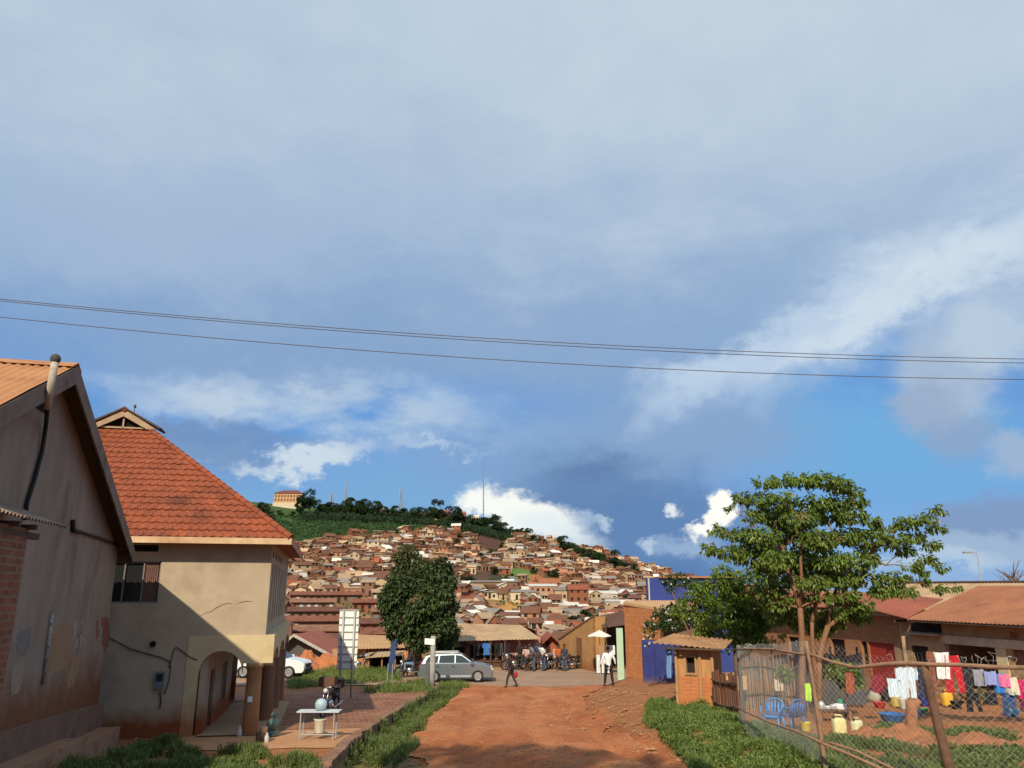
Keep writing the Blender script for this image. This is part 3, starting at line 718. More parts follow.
# ================================================================== kerb wall beside the paved yard
kw=MB(); vv=17.0; pr=random.Random(3)
while vv<43.0:
    L=pr.uniform(.35,.6); u=kerb_u(vv+L/2); p=S(u,vv+L/2); slope=math.atan2(kerb_u(vv+L)-kerb_u(vv),L)
    zt=hz(*S(u-.5,vv+L/2)[:2])+.10+pr.uniform(-.03,.03)
    t=MB(); n0=len(kw.v)
    Mz=Matrix.Rotation(AZ-slope+pr.uniform(-.03,.03),3,'Z')
    kw.obox((p[0],p[1],zt-.42),.15+pr.uniform(-.02,.02),L/2-.012,.44,M=Mz)
    vv+=L
for i,q in enumerate(kw.v): kw.v[i]=tuple(Vector(q)+noise.noise_vector(Vector(q)*2.3)*.035)
tag(kw.build('kerb_wall',M('mud_stained_stone',(.27,.15,.10),.95,.35,3,dark=(.11,.055,.035))),'low mud stained stone kerb wall between paved yard and dirt road','wall')
# ================================================================== wires
for i,(a,b,h) in enumerate((((0,299),(1024,359),-.00),((0,300.8),(1024,363.0),0.0),((0,317),(1024,379.5),0))):
    A=Vector(P(a[0]-600,a[1]-24,15)); B=Vector(P(b[0]+600,b[1]+44,16.4)); mb=MB(); n=40
    sag=.55 if i<2 else .62
    A=Vector(P(a[0],a[1],15)); B=Vector(P(b[0],b[1],16.6)); dr=B-A
    pts=[]
    for k in range(n+1):
        t=-.6+2.2*k/n; p=A+dr*t; p.z+= -sag*4*t*(1-t)*.45; pts.append(tuple(p))
    mb.tube(pts,.0085,5)
    tag(mb.build('power_cable',M('weathered_cable',(.10,.09,.085),.7,.1,5),None,True),['upper power cable crossing the sky, topmost of the pair strung close together','second power cable of the close pair, just under the topmost one','lowest power cable hanging by itself under the close pair'][i],'cable','power cables across the sky')
# ================================================================== hillside houses
hr=random.Random(11)
WALLC={'brick':('red brick',(.25,.095,.05)),'tan':('tan plaster',(.46,.34,.21)),'cream':('cream',(.60,.48,.33)),'pink':('salmon pink',(.43,.21,.125)),'brown':('brown mud plaster',(.22,.12,.07))}
ROOFC={'rust':('rusty brown',(.16,.07,.04)),'grey':('grey iron',(.24,.21,.185)),'tan':('tan iron',(.37,.25,.155)),'pale':('pale silver',(.60,.56,.50)),'red':('red',(.27,.075,.04))}
WM={k:M('hill_wall_'+k,v[1],.9,.16,.4,bmp=0) for k,v in WALLC.items()}
RM={k:M('hill_roof_'+k,v[1],.7,.2,.5,bmp=0) for k,v in ROOFC.items()}
OPEN=M('dark_opening',(.03,.022,.018),.9,.1,2,bmp=0)
def house_mesh(w,d,h,typ,rise):
    wl=MB(); rf=MB(); o=.35; dep=2.5
    if typ=='gable':   # ridge along x
        wl.poly_prism([(-w/2,-d/2,-dep),(-w/2,d/2,-dep),(-w/2,d/2,h),(-w/2,0,h+rise),(-w/2,-d/2,h)],(w,0,0))
        for s in (-1,1):
            y=s*(d/2+o); z=h-rise*o/(d/2); rf.poly_prism([(-w/2-o,y,z+.03),(-w/2-o,0,h+rise+.03),(-w/2-o,0,h+rise+.15),(-w/2-o,y,z+.15)],(w+2*o,0,0))
    elif typ=='front': # gable toward camera
        wl.poly_prism([(-w/2,-d/2,-dep),(w/2,-d/2,-dep),(w/2,-d/2,h),(0,-d/2,h+rise),(-w/2,-d/2,h)],(0,d,0))
        for s in (-1,1):
            x=s*(w/2+o); z=h-rise*o/(w/2); rf.poly_prism([(x,-d/2-o,z+.03),(0,-d/2-o,h+rise+.03),(0,-d/2-o,h+rise+.15),(x,-d/2-o,z+.15)],(0,d+2*o,0))
    else:  # mono pitch, low side towards the valley
        wl.poly_prism([(-w/2,-d/2,-dep),(-w/2,d/2,-dep),(-w/2,d/2,h+rise),(-w/2,-d/2,h)],(w,0,0))
        rf.poly_prism([(-w/2-o,-d/2-o,h+.0),(-w/2-o,d/2+o,h+rise+.1),(-w/2-o,d/2+o,h+rise+.2),(-w/2-o,-d/2-o,h+.12)],(w+2*o,0,0))
    return wl,rf
def openings(w,d,h,n,storeys=1):
    out=[]
    for s in range(storeys):
        for k in range(n):
            x=-w/2+w*(k+.5)/n; z0=s*2.7+(0.0 if (s==0 and k==n//2) else .9); z1=s*2.7+2.0
            m=MB(); ww=.45; m.box(x-ww,x+ww,-d/2-.03,-d/2+.02,z0,z1); out.append(('door' if z0==0 else 'window',m))
    return out
spots=[]
RIDGE_PY=[(284,556),(300,545),(330,541),(360,535),(400,532),(440,529),(470,533),(482,547),(500,545),(512,533),(520,529),(540,534),(560,540),(600,551),(650,567),(690,577),(730,587),(760,592)]
def skip(px,py):
    if ((px-492)/15)**2+((py-540)/18)**2<1: return True
    if ((px-487)/23)**2+((py-583)/12)**2<1: return True
    if ((px-524)/18)**2+((py-578)/9)**2<1: return True
    if ((px-546)/18)**2+((py-587)/11)**2<1: return True
    if ((px-507)/22)**2+((py-611)/11)**2<1: return True
    if ((px-325)/34)**2+((py-571)/3.2)**2<1 and hr.random()<.85: return True
    if ((px-380)/26)**2+((py-577)/2.5)**2<1 and hr.random()<.7: return True
    if 284<px<446 and 597<py<662: return True
    return False
py=529.
while py<656:
    px=278+hr.uniform(0,6)
    while px<760:
        top=interp(px,RIDGE_PY)
        if py>top+1:
            qx,qy=px+hr.uniform(-1.5,1.5),py+hr.uniform(-1.3,1.3)
            g=GH(qx,qy)
            if g and hr.random()>.12 and not skip(qx,qy) and math.hypot(g[0],g[1])<660:
                d=math.hypot(g[0],g[1]); spots.append((qx,qy,g,d)); px+=max(4.6,hr.uniform(3.6,6.2)*797/d); continue
        px+=6
    py+=max(2.3,.95*797/max(120,math.hypot(*(GH(500,py) or (0,600,0))[:2])))
def zone(px,py):
    a='below the green hilltop' if py<552 else 'on the middle of the slope' if py<580 else 'low on the slope' if py<612 else 'at the foot of the hill'
    b='west of the tall dark tree' if px<383 else 'behind the tall dark tree' if px<456 else 'by the bare cliff' if px<520 else 'on the falling ridge' if px<600 else 'near the blue wall'
    return a+' '+b
spots.sort(key=lambda s:s[3])
hh=[]
for i,(px,py,g,d) in enumerate(spots):
    sz=hr.choice([.5,.62,.75,.95]) if d<420 else hr.choice([.7,.85,1.0]); w=hr.uniform(3.6,8.2)*sz; dd=hr.uniform(4,6.5)*sz; h=hr.choice([2.3,2.5,2.7,2.9,4.8 if hr.random()<.5 else 2.6]); typ=hr.choice(['gable','gable','mono','mono','front']); rise=hr.uniform(.7,1.6) if typ!='mono' else hr.uniform(.3,.9)
    wk=hr.choices(list(WALLC),[30,24,10,14,30])[0]; rk=hr.choices(list(ROOFC),[42,17,28,8,5])[0]
    yaw=math.atan2(-g[0],g[1])*.6+hr.uniform(-.8,.8)
    hh.append((px,py,g,d,w,dd,h,typ,rise,wk,rk,yaw))
mass_w={k:MB() for k in WALLC}
def placed(mb,g,yaw,tgt):
    c,s=math.cos(yaw),math.sin(yaw); tgt.add([(g[0]+p[0]*c-p[1]*s,g[1]+p[0]*s+p[1]*c,g[2]+p[2]) for p in mb.v],mb.f)
N_IND=300
order=sorted(range(len(hh)),key=lambda i:-(hh[i][4]*(hh[i][6]+hh[i][8])/hh[i][3]**2))
ind=set(order[:N_IND])
mass=MB(); mcol=[]
for i,(px,py,g,d,w,dd,h,typ,rise,wk,rk,yaw) in enumerate(hh):
    wl,rf=house_mesh(w,dd,h,typ,rise)
    if i in ind:
        st='two storey ' if h>4 else ''
        shape={'gable':'ridged','mono':'lean-to','front':'gable-fronted'}[typ]
        lab=f"{st}{WALLC[wk][0]} house with {ROOFC[rk][0]} {shape} roof {zone(px,py)}"
        while len(lab.replace('-',' ').split())>16: lab=lab.replace(' house',' house',1).replace('the ','',1) if 'the ' in lab else lab[:lab.rfind(' ')]
        t=thing('hillside_house',lab,'house',g,'houses packed on the hillside',yaw)
        wl.build('wall',WM[wk],t,uv=False); rf.build('roof',RM[rk],t,uv=False)
        for nm,m in openings(w,dd,h,2 if w<7.5 else 3,2 if h>4 else 1): m.build(nm,OPEN,t,uv=False)
    else:
        n=len(mass.v); placed(wl,g,yaw,mass); c=WALLC[wk][1]; k=hr.uniform(.6,1.3); mass.c=(mass.c or [])+[tuple(q*k for q in c)]*(len(mass.v)-n)
        n=len(mass.v); placed(rf,g,yaw,mass); c=ROOFC[rk][1]; k=hr.uniform(.6,1.35); mass.c+=[tuple(q*k for q in c)]*(len(mass.v)-n)
        for nm,m in openings(w,dd,h,2,2 if h>4 else 1):
            n=len(mass.v); placed(m,g,yaw,mass); mass.c+=[(.03,.02,.018)]*(len(mass.v)-n)
print('houses',len(hh),'mass verts',len(mass.v))
tag(mass.build('distant_houses',vcol('distant_house_paint',.85,.15,.5,0),None,False,'stuff',uv=False),'mass of small distant brick and plaster houses covering the hillside','houses')
# ------------------------------------------------------------------ long row houses at the foot of the hill
rr=random.Random(4)
rows=[(288,362,603),(372,446,601),(290,334,611),(352,448,611),(288,346,621),(372,446,622),(288,350,633),(360,446,634),(286,352,645),(362,440,646),(296,350,655)]
rwl=['upper','second','short','long middle','third']
for i,(xa,xb,pyb) in enumerate(rows):
    a=GH(xa,pyb); b=GH(xb,pyb)
    if not a or not b: continue
    A=Vector(a); B=Vector(b); L=(B-A).length; yaw=math.atan2(B.y-A.y,B.x-A.x); c=(A+B)/2; z=min(a[2],b[2])
    col='tan' if i in(1,) else 'rust'
    t=thing('row_house',f"long row house with {'tan' if col=='tan' else 'rusty red'} roof, "+('upper left of the rows','topmost row behind the white board','short third row by the tiled house','long row level with the dark tree','row of three doors by the tiled house','row just above the white board','row above the hanging washing','row beside the white board','row with washing along its front','lowest row partly behind white board','lowest row behind the dark gabled house')[i],'row house',(c.x,c.y,z),'long row houses at the foot of the hill',yaw)
    d=5.0; h=rr.uniform(2.7,3.1)
    w_=MB(); w_.poly_prism([(-L/2,-d/2,-2),(-L/2,d/2,-2),(-L/2,d/2,h+.1),(-L/2,0,h+.95),(-L/2,-d/2,h)],(L,0,0)); w_.build('wall',WM['brick' if i%2 else 'brown'],t,uv=False)
    f=MB()
    f.poly_prism([(-L/2-.4,-d/2-.9,h-.12),(-L/2-.4,0,h+1.0),(-L/2-.4,0,h+1.12),(-L/2-.4,-d/2-.9,h+.02)],(L+.8,0,0)); f.poly_prism([(-L/2-.4,d/2+.5,h+.0),(-L/2-.4,0,h+1.0),(-L/2-.4,0,h+1.12),(-L/2-.4,d/2+.5,h+.12)],(L+.8,0,0))
    f.build('roof',(M('row_roof',(.20,.075,.045),.8,.35,.7),M('row_roof_worn',(.25,.12,.075),.8,.35,.7),M('row_roof_dark',(.14,.06,.04),.8,.35,.7))[(i*5)%3] if col=='rust' else RM['tan'],t,uv=False)
    n=int(L/2.1)
    for k in range(n):
        x=-L/2+L*(k+.5)/n; m=MB(); dr=k%2
        m.box(x-.5,x+.5,-d/2-.04,-d/2+.02,0 if dr else .9,2.1); m.build('door' if dr else 'window',[OPEN,M('teal_door',(.08,.2,.22),.8,.1,2,bmp=0),M('pale_door',(.45,.48,.5),.8,.1,2,bmp=0)][rr.choice([0,0,0,0,1,2,2])],t,uv=False)
# washing hung along the row houses
for k,(px,py,wd,col,nm) in enumerate([(302,652,1.5,(.75,.78,.82),'white'),(308,653,3.2,(.5,.56,.85),'pale blue'),(316,652,2.2,(.8,.82,.86),'bright white'),(330,653,1.4,(.45,.62,.6),'pale green'),(338,652,2.0,(.55,.6,.6),'grey'),(299,640,1.4,(.5,.65,.66),'aqua'),(306,640,2.0,(.25,.45,.6),'blue'),(376,637,1.6,(.7,.7,.68),'off white')]):
    g=GH(px,py); 
    if not g: continue
    m=MB()
    m.grid(lambda a,b:(g[0]-wd/2+a*wd,g[1]-3.9+.08*math.sin(a*14),g[2]+2.0-b*1.1),10,2)
    m.grid(lambda a,b:(g[0]-wd/2+a*wd,g[1]-3.88+.08*math.sin(a*14),g[2]+2.0-b*1.1),10,2)
    tag(m.build('washing',M('cloth_'+nm.replace(' ','_'),col,.9,.08,3,bmp=0),None,True),f'{nm} washing hung in front of the row houses on the hill foot','laundry','washing at the row houses')
# ------------------------------------------------------------------ larger buildings in the middle distance
def big(name,label,cat,px,py,wpx,h,d,wall,roof,typ='gable',rise=1.0,n=4,st=1,yaw=0,balc=False,group='larger buildings in the valley'):
    g=GH(px,py)
    dist=g[1]; w=wpx*dist/797*1.03
    t=thing(name,label,cat,g,group,yaw)
    wl,rf=house_mesh(w,d,h,typ,rise); wl.build('wall',WM[wall],t,uv=False); rf.build('roof',RM[roof],t,uv=False)
    for nm,m in openings(w,d,h,n,st): m.build(nm,OPEN,t,uv=False)
    if balc:
        m=MB(); m.box(-w/2-.2,w/2+.2,-d/2-1.3,-d/2+.02,2.45,2.62); m.build('balcony',WM['cream'],t,uv=False)
        for k in range(5):
            x=-w/2+w*k/4; m=MB(); m.box(x-.12,x+.12,-d/2-1.3,-d/2-1.1,0,2.45); m.build('post',WM['cream'],t,uv=False)
    return t
big('long_building','long low building with grey roof and white wall strip above the orange earth bank','building',513,600,44,2.8,7,'cream','grey','mono',.8,6)
big('long_building','brown fronted building with pale eave and long dark windows, biggest in the valley','building',543,601,26,5.4,8,'pink','pale','mono',.8,5,2)
big('brick_building','brick building with stepped grey lean-to roof and row of arches','building',548,613,32,3.0,6,'brick','pale','mono',1.2,6)
big('tower_house','narrow two storey tan house between brick blocks','building',561,608,12,6.2,6,'tan','grey','mono',.5,2,2)
big('block_of_flats','three storey red brick block with red roof','building',578,611,19,7.4,8,'brick','red','gable',1.6,3,3)
big('brick_building','square brown brick building with pale roof below the red roofed block','building',570,622,20,2.8,6,'brown','grey','mono',.9,3)
big('shed_building','open sided building with grey sheet roof over dark front','building',493,590,48,3.0,8,'brown','grey','mono',.5,7)
big('long_building','pale roofed low building right of the red roofed block','building',602,601,28,2.7,7,'cream','pale','mono',1.2,5)
big('long_building','white roofed bungalow beside the ochre walled shop','building',620,612,26,2.8,8,'tan','pale','gable',1.4,4)
big('small_building','small building with bright red roof below the pale roofed bungalow','building',610,623,14,2.5,5,'cream','red','gable',1.2,2)
big('small_building','bungalow with pale sheet roof among bushes behind the pink shop','building',541,640,22,2.5,7,'tan','pale','gable',1.6,3)
big('small_building','red walled cottage with rusty roof above the pink shop','building',558,630,18,2.6,6,'pink','rust','gable',1.2,2)
big('small_building','red roofed cottage beside the tall dark tree','building',472,607,22,2.6,6,'cream','red','gable',1.2,3)
big('small_building','cream cottage with tan roof beneath the red roofed cottage','building',468,630,20,2.8,6,'cream','tan','front',1.2,2)
big('long_building','long brown building with rusty roof on the right hand slope','building',648,596,46,2.8,7,'brown','rust','mono',1.0,6)
big('long_building','brick terrace with brown roof on the lower ridge','building',640,585,40,2.8,7,'brick','rust','mono',1.0,6)
# ------------------------------------------------------------------ institution on the hilltop
g=Vector(GH(290,512)); D_=590.; q=P(289.5,505.5,D_); k=D_/797
t=thing('hilltop_school','long three storey orange building with dark red hipped roof on the hilltop','building',(q[0],q[1],q[2]),None,math.atan2(-q[0],q[1])-.25)
w,d,h=28*k,12,8.6
wl=MB(); wl.box(-w/2,w/2,-d/2,d/2,-4,h); OW=M('orange_render',(.52,.30,.15),.9,.1,.5,bmp=0); wl.build('wall',OW,t,uv=False)
rf=MB(); rf.add([(-w/2-.6,-d/2-.6,h),(w/2+.6,-d/2-.6,h),(w/2+.6,d/2+.6,h),(-w/2-.6,d/2+.6,h),(-w/2+5,0,h+3),(w/2-5,0,h+3)],[(0,1,5,4),(1,2,5),(2,3,4,5),(3,0,4),(3,2,1,0)]); rf.build('roof',M('maroon_roof',(.17,.055,.05),.7,.1,1,bmp=0),t,uv=False)
for s in range(2):
    for i in range(9):
        x=-w/2+w*(i+.5)/9; m=MB(); m.box(x-.6,x+.6,-d/2-.05,-d/2+.02,2.6+s*2.9,4.4+s*2.9); m.build('window',M('brown_window',(.16,.08,.05),.7,.1,1,bmp=0),t,uv=False)
m=MB(); m.box(-w/2-.4,w/2+.4,-d/2-1.5,-d/2,-4,1.3); m.build('podium',M('pale_podium',(.6,.5,.36),.9,.1,1,bmp=0),t,uv=False)
for lab,px,py,wd,hh_,wk,rk in (('red roofed villa half hidden by trees on the hilltop, larger of two',442,518,15,5.5,'pink','red'),('red roofed villa among trees, smaller of two on the hilltop',461,518,9,4.5,'pink','red'),('white house glimpsed between dark trees on the hilltop',383,513,8,3.5,'cream','pale'),('low pale house beside the round tree above the cliff',475,520,8,3.5,'cream','pale')):
    Yd=585; q=P(px,py,Yd); kk=Yd/797
    t=thing('hilltop_house',lab,'house',q,'houses among the hilltop trees',0)
    wl,rf=house_mesh(wd*kk,8,hh_-2,'gable',2.2); wl.build('wall',WM[wk],t,uv=False); rf.build('roof',RM[rk],t,uv=False)
    for nm,m in openings(wd*kk,8,2.2,3): m.build(nm,OPEN,t,uv=False)
# masts
def mast(px,y0,y1,w0,w1,label,Yd=600,seg=9,mat=None):
    a=Vector(P(px,y0,Yd)); b=Vector(P(px,y1,Yd)); m=MB()
    a.z-=3
    mat=mat or M('mast_steel',(.35,.36,.38),.6,.1,1,bmp=0)
    lv=[a.lerp(b,i/seg) for i in range(seg+1)]; ww=[lerp(w0,w1,i/seg) for i in range(seg+1)]
    cs=[[p+Vector((sx_*q,sy_*q,0)) for sx_,sy_ in ((-1,-1),(1,-1),(1,1),(-1,1))] for p,q in zip(lv,ww)]
    for i in range(seg):
        for k_ in range(4):
            m.tube([cs[i][k_],cs[i+1][k_]],.22,4); m.tube([cs[i][k_],cs[i+1][(k_+1)%4]],.13,3); m.tube([cs[i+1][k_],cs[i+1][(k_+1)%4]],.13,3)
    tag(m.build('radio_mast',mat,None,uv=False),label,'mast','radio masts on the hilltop')
mast(401,508,489,1.5,.6,'sturdy pale lattice mast rising from the trees in the hilltop middle')
mast(346,500,481,.8,.2,'slender white lattice mast beyond the trees right of the school')
mast(332,500,492,.9,.3,'short stubby mast just right of the big round tree by the school')
mast(483.5,516,466,.35,.1,'very tall thin mast above the bare cliff',600,14,M('mast_dark',(.2,.2,.22),.6,.1,1,bmp=0))
# ================================================================== trees
def leaf(mb,p,dirv,up,L,Wd,fold=.25):
    d=dirv.normalized(); s=d.cross(up)
    if s.length<1e-3: s=d.orthogonal()
    s.normalize(); n=s.cross(d)
    a=p; m=p+d*L*.45; t=p+d*L-n*L*.12
    mb.add([tuple(a),tuple(m+s*Wd*.5+n*fold*Wd),tuple(t),tuple(m-s*Wd*.5+n*fold*Wd)],[(0,1,2,3)])
def rv(r):
    while 1:
        v=Vector((r.uniform(-1,1),r.uniform(-1,1),r.uniform(-1,1)))
        if .05<v.length<1: return v
def crown_leaves(mb,clusters,n_per,L,r,droop=.5,cull=-.3):
    """clusters: (centre, rx, ry, rz); leaves in small sprays through each volume, denser near its surface"""
    for c,rx,ry,rz in clusters:
        c=Vector(c); n=max(3,int(n_per*rx*ry**.5*rz**.5))
        for _ in range(n):
            v=rv(r); v=v.normalized()*(v.length**.5 if r.random()<.8 else v.length)
            q=c+Vector((v.x*rx,v.y*ry,v.z*rz))
            if noise.noise(q*(.9/L*.16)+Vector((3,1,2)))<cull: continue
            od=v.normalized()
            for _k in range(r.randint(3,5)):
                dv=(od*.6+rv(r)*.9+Vector((0,0,-droop))); l=L*r.uniform(.7,1.25)
                leaf(mb,q+rv(r)*L*.5,dv,(Vector((0,0,1))+rv(r)*.55),l,l*.5)
def limb(mb,a,b,r0,r1,r,bend=.12,n=6,k=7):
    a=Vector(a);b=Vector(b); L=(b-a).length; pts=[];rs=[]
    o1=rv(r)*L*bend; o2=rv(r)*L*bend*.6
    for i in range(n+1):
        t=i/n; p=a.lerp(b,t)+o1*math.sin(math.pi*t)+o2*math.sin(2*math.pi*t)
        pts.append(tuple(p)); rs.append(lerp(r0,r1,t))
    mb.tube(pts,rs,k); return [Vector(p) for p in pts]
def branch_tree(mb,fork,cls,r,r0=.08,k=6,tip=.010):
    nodes=[(Vector(f),0.,r0) for f in fork]
    for c in sorted(cls,key=lambda c:min((Vector(c[0])-Vector(f)).length for f in fork)):
        q=Vector(c[0])-Vector((0,0,c[3]*.4)); best=min(nodes,key=lambda n:(n[0]-q).length+.32*n[1]+(.8 if n[0].z>q.z+.3 else 0))
        L=(best[0]-q).length; ra=max(tip*1.3,best[2]*.72); rb=max(tip,ra*.62)
        pts=limb(mb,best[0],q,ra,rb,r,.09,6,k); nodes.append((q,best[1]+L,rb)); nodes.append((pts[3],best[1]+L*.5,(ra+rb)/2))
        for j in range(4): limb(mb,pts[3+j%3],Vector(c[0])+Vector((r.uniform(-.9,.9)*c[1],r.uniform(-.9,.9)*c[2],r.uniform(-.6,.8)*c[3])),rb*.55,rb*.2,r,.12,3,4)
BARK=M('brown_bark',(.20,.12,.075),.95,.35,6,dark=(.09,.055,.035)); BARKO=M('earthy_bark',(.23,.12,.065),.95,.3,5,dark=(.16,.08,.045))
# far crowns, a few prototypes shared by many trees
LF_far=leafm('far_foliage',(.030,.060,.018),(.055,.095,.028),.1,.8,.3)
LF_far2=leafm('far_foliage_dark',(.018,.040,.014),(.032,.060,.020),.08,.8,.3)
tr=random.Random(21)
def far_proto(kind,mat,seed):
    r=random.Random(seed); cl=[]
    H=1.0
    if kind=='round':
        for k in range(13): a=r.uniform(0,6.28); q=r.uniform(.05,.30); cl.append(((q*math.cos(a),q*math.sin(a),r.uniform(.16,.82)),r.uniform(.15,.24),.2,r.uniform(.13,.19)))
    elif kind=='tall':
        for k in range(9): a=r.uniform(0,6.28); q=r.uniform(.0,.14); cl.append(((q*math.cos(a),q*math.sin(a),.3+.66*k/9),.15*(1-.4*k/9)+.03,.14,.11))
    else: # umbrella
        for k in range(11): a=r.uniform(0,6.28); q=r.uniform(.1,.42); cl.append(((q*math.cos(a),q*math.sin(a),r.uniform(.38,.86)-.3*q),r.uniform(.14,.2),.16,.1))
    mb=MB(); crown_leaves(mb,cl,4600,.07,r,.3)
    root=thing('pine_tree' if kind=='tall' else 'hill_tree','x','tree',(0,0,0))

    t=MB(); t.tube([(0,0,-.1),(.01,0,.3),(0,.01,.75)],[.028,.022,.008],6)
    for c in cl[:5]: limb(t,(0,0,.3),c[0],.014,.004,r,.1,3,4)
    t.build('trunk',BARK,root,True,uv=False); mb.build('crown',mat,root,uv=False)
    return root
protos=[('round',far_proto('round',LF_far2,1)),('round',far_proto('round',LF_far,2)),('umbrella',far_proto('umbrella',LF_far2,3)),('tall',far_proto('tall',LF_far2,4)),('round',far_proto('round',LF_far,6))]
used=set()
def put(kind,g,hgt,label,wd=1.0,group='trees on the hill',pi=None):
    c=[i for i,(k,_) in enumerate(protos) if k==kind]; i=pi if pi is not None else tr.choice(c); pr_=protos[i][1]
    sc_=(hgt*wd,hgt*wd,hgt)
    if i in used: o=dup(pr_,g,tr.uniform(0,6),label,group,sc_)
    else: used.add(i); ALLKIDS(pr_); o=pr_; o.location=g; o.scale=sc_; o['label']=label; o['group']=group
    return o
# skyline of the hilltop: (px, py base, height px, kind, width)
sky_t=[(262,515,13,'round',1.1),(250,516,10,'round',1.2),(309,514,26,'umbrella',.9),(300,514,12,'round',1.1),(322,514,15,'round',1.2),(331,516,14,'round',1.3),(340,516,16,'round',1.2),(349,517,19,'round',1.0),(357,516,15,'round',1.2),(365,517,18,'round',1.1),(373,518,17,'round',1.1),(381,519,13,'round',1.2),(390,520,11,'round',1.2),(396,520,14,'round',1.1),(405,521,13,'round',1.2),(413,522,15,'round',1.0),(421,523,16,'round',1.0),(429,524,17,'round',1.0),(434,522,21,'tall',1.2),(440,522,20,'tall',1.1),(446,525,12,'round',1.2),(452,525,19,'round',1.1),(458,526,14,'round',1.1),(466,527,11,'round',1.2),(474,528,14,'round',1.1),(482,529,12,'round',1.0),(488,528,15,'round',1.2),(497,533,17,'round',1.2),(503,538,15,'round',1.1),(535,546,11,'round',1.2),(546,548,8,'round',1.1),(564,552,16,'round',1.0),(572,553,11,'round',1.0),(578,556,13,'round',1.1),(586,560,11,'round',1.1),(597,563,15,'round',1.2),(604,566,10,'round',1.1),(615,570,18,'tall',1.7),(621,571,14,'round',1.1),(629,573,9,'round',1.1),(637,576,11,'round',1.1),(655,581,7,'round',1.2),(668,583,6,'round',1.2),(700,586,7,'round',1.2),(720,588,7,'round',1.3),(270,517,9,'round',1.2),(280,516,6,'round',1.4),(292,517,6,'round',1.3),(516,536,10,'round',1.3),(524,537,9,'round',1.1)]
desc={'round':'round','umbrella':'broad flat topped','tall':'tall pointed'}
for i,(px,py,hp,kd,wd) in enumerate(sky_t):
    g=GH(px,py) or P(px,py,600); d=g[1]; hgt=hp*d/797*1.1
    where='beside the hilltop school' if px<330 else 'along the hilltop west of the pale mast' if px<400 else 'between the pale mast and the red villas' if px<440 else 'right of the red villas' if px<485 else 'above the bare cliff' if px<510 else 'on the falling ridge' if px<600 else 'low on the ridge near the blue wall'
    put(kd,(g[0],g[1],g[2]-.3),hgt,f'dark green {desc[kd]} tree {where}'+(', largest there' if hp>20 else ''),wd)
# trees among the houses
mid=[(318,572,8),(330,573,9),(343,573,8),(305,573,8),(352,576,8),(377,579,9),(385,577,8),(392,580,8),(400,556,9),(360,562,7),(371,560,7),(412,561,7),(300,597,6),(340,553,6),(430,548,7),(446,541,6),(455,545,8),(466,550,7),(475,560,8),(510,556,9),(520,568,8),(534,574,7),(548,562,9),(556,578,9),(566,570,8),(580,588,8),(590,575,8),(612,590,8),(598,603,9),(632,600,8),(628,606,10),(640,606,11),(648,606,10),(655,602,9),(478,640,16),(486,632,20),(494,622,14),(500,644,14),(512,646,14),(524,645,12),(532,640,10),(505,632,12),(538,655,14),(548,657,15),(530,652,10),(576,632,16),(585,628,17),(568,640,12),(592,622,14),(572,618,9),(295,619,6),(333,640,8),(342,648,9),(314,612,6),(386,641,8),(350,650,9),(330,648,8),(291,652,13)]+[(tr.uniform(290,745),None,tr.uniform(5,9)) for _ in range(125)]
for i,(px,py,hp) in enumerate(mid):
    if py is None: py=lerp(interp(px,RIDGE_PY)+4,612,tr.random()**1.2)
    g=GH(px,py); 
    if not g: continue
    hgt=hp*g[1]/797*1.05
    where='among the houses west of the dark tree' if px<383 else 'among the houses high on the slope' if py<570 else 'among houses on the lower slope' if py<612 else 'behind the pink shop'
    put('round',(g[0],g[1],g[2]-.2),hgt,f'bushy green tree {where}',tr.uniform(1.0,1.4),pi=tr.choice([1,4,1,4,0]))
# green scrub covering the slope under the hilltop
mb=MB(); sr=random.Random(9)
for _ in range(2300):
    px=sr.uniform(230,500); lo=interp(px,[(240,556),(290,549),(340,540),(400,534),(450,531),(500,535)]); top=interp(px,[(240,515),(330,518),(420,522),(470,528),(500,530)])
    py=sr.uniform(top,lo)
    if abs(py-interp(px,[(300,523),(350,515.5),(420,523),(470,528)]))<1.6 and 330<px<470 : continue
    g=GH(px,py); 
    if not g or g[1]>650: continue
    s=sr.uniform(1.2,3.0)
    for _k in range(16):
        v=rv(sr); leaf(mb,Vector(g)+Vector((v.x*s,v.y*s,abs(v.z)*s*.9)),v+Vector((0,0,.4)),rv(sr),sr.uniform(.7,1.3),.8)
tag(mb.build('hillside_scrub',leafm('scrub_foliage',(.032,.075,.022),(.06,.12,.035),.1,.8,.05),None,kind='stuff',uv=False),'dense green scrub covering the slope below the hilltop trees','shrubs')
mb=MB()
for _ in range(1500):
    px=sr.uniform(235,512); b0=interp(px,[(235,521),(330,520),(400,524),(440,527),(470,531),(500,538),(512,542)]); py=b0-sr.uniform(0,7)*(1 if px<470 else .8)
    g=GH(px,b0+sr.uniform(-1,2)) or P(px,b0,600)
    if 272<px<300: continue
    g=Vector(g); g.z+= (b0-py)*.75*g.y/797; s=sr.uniform(1.3,2.6)
    for _k in range(12):
        v=rv(sr); leaf(mb,g+Vector((v.x*s,v.y*s,v.z*s*.8)),v+Vector((0,0,.3)),rv(sr),sr.uniform(.9,1.6),1.0)
tag(mb.build('hilltop_wood',LF_far2,None,kind='stuff',uv=False),'dark belt of trees and undergrowth along the hilltop','trees')
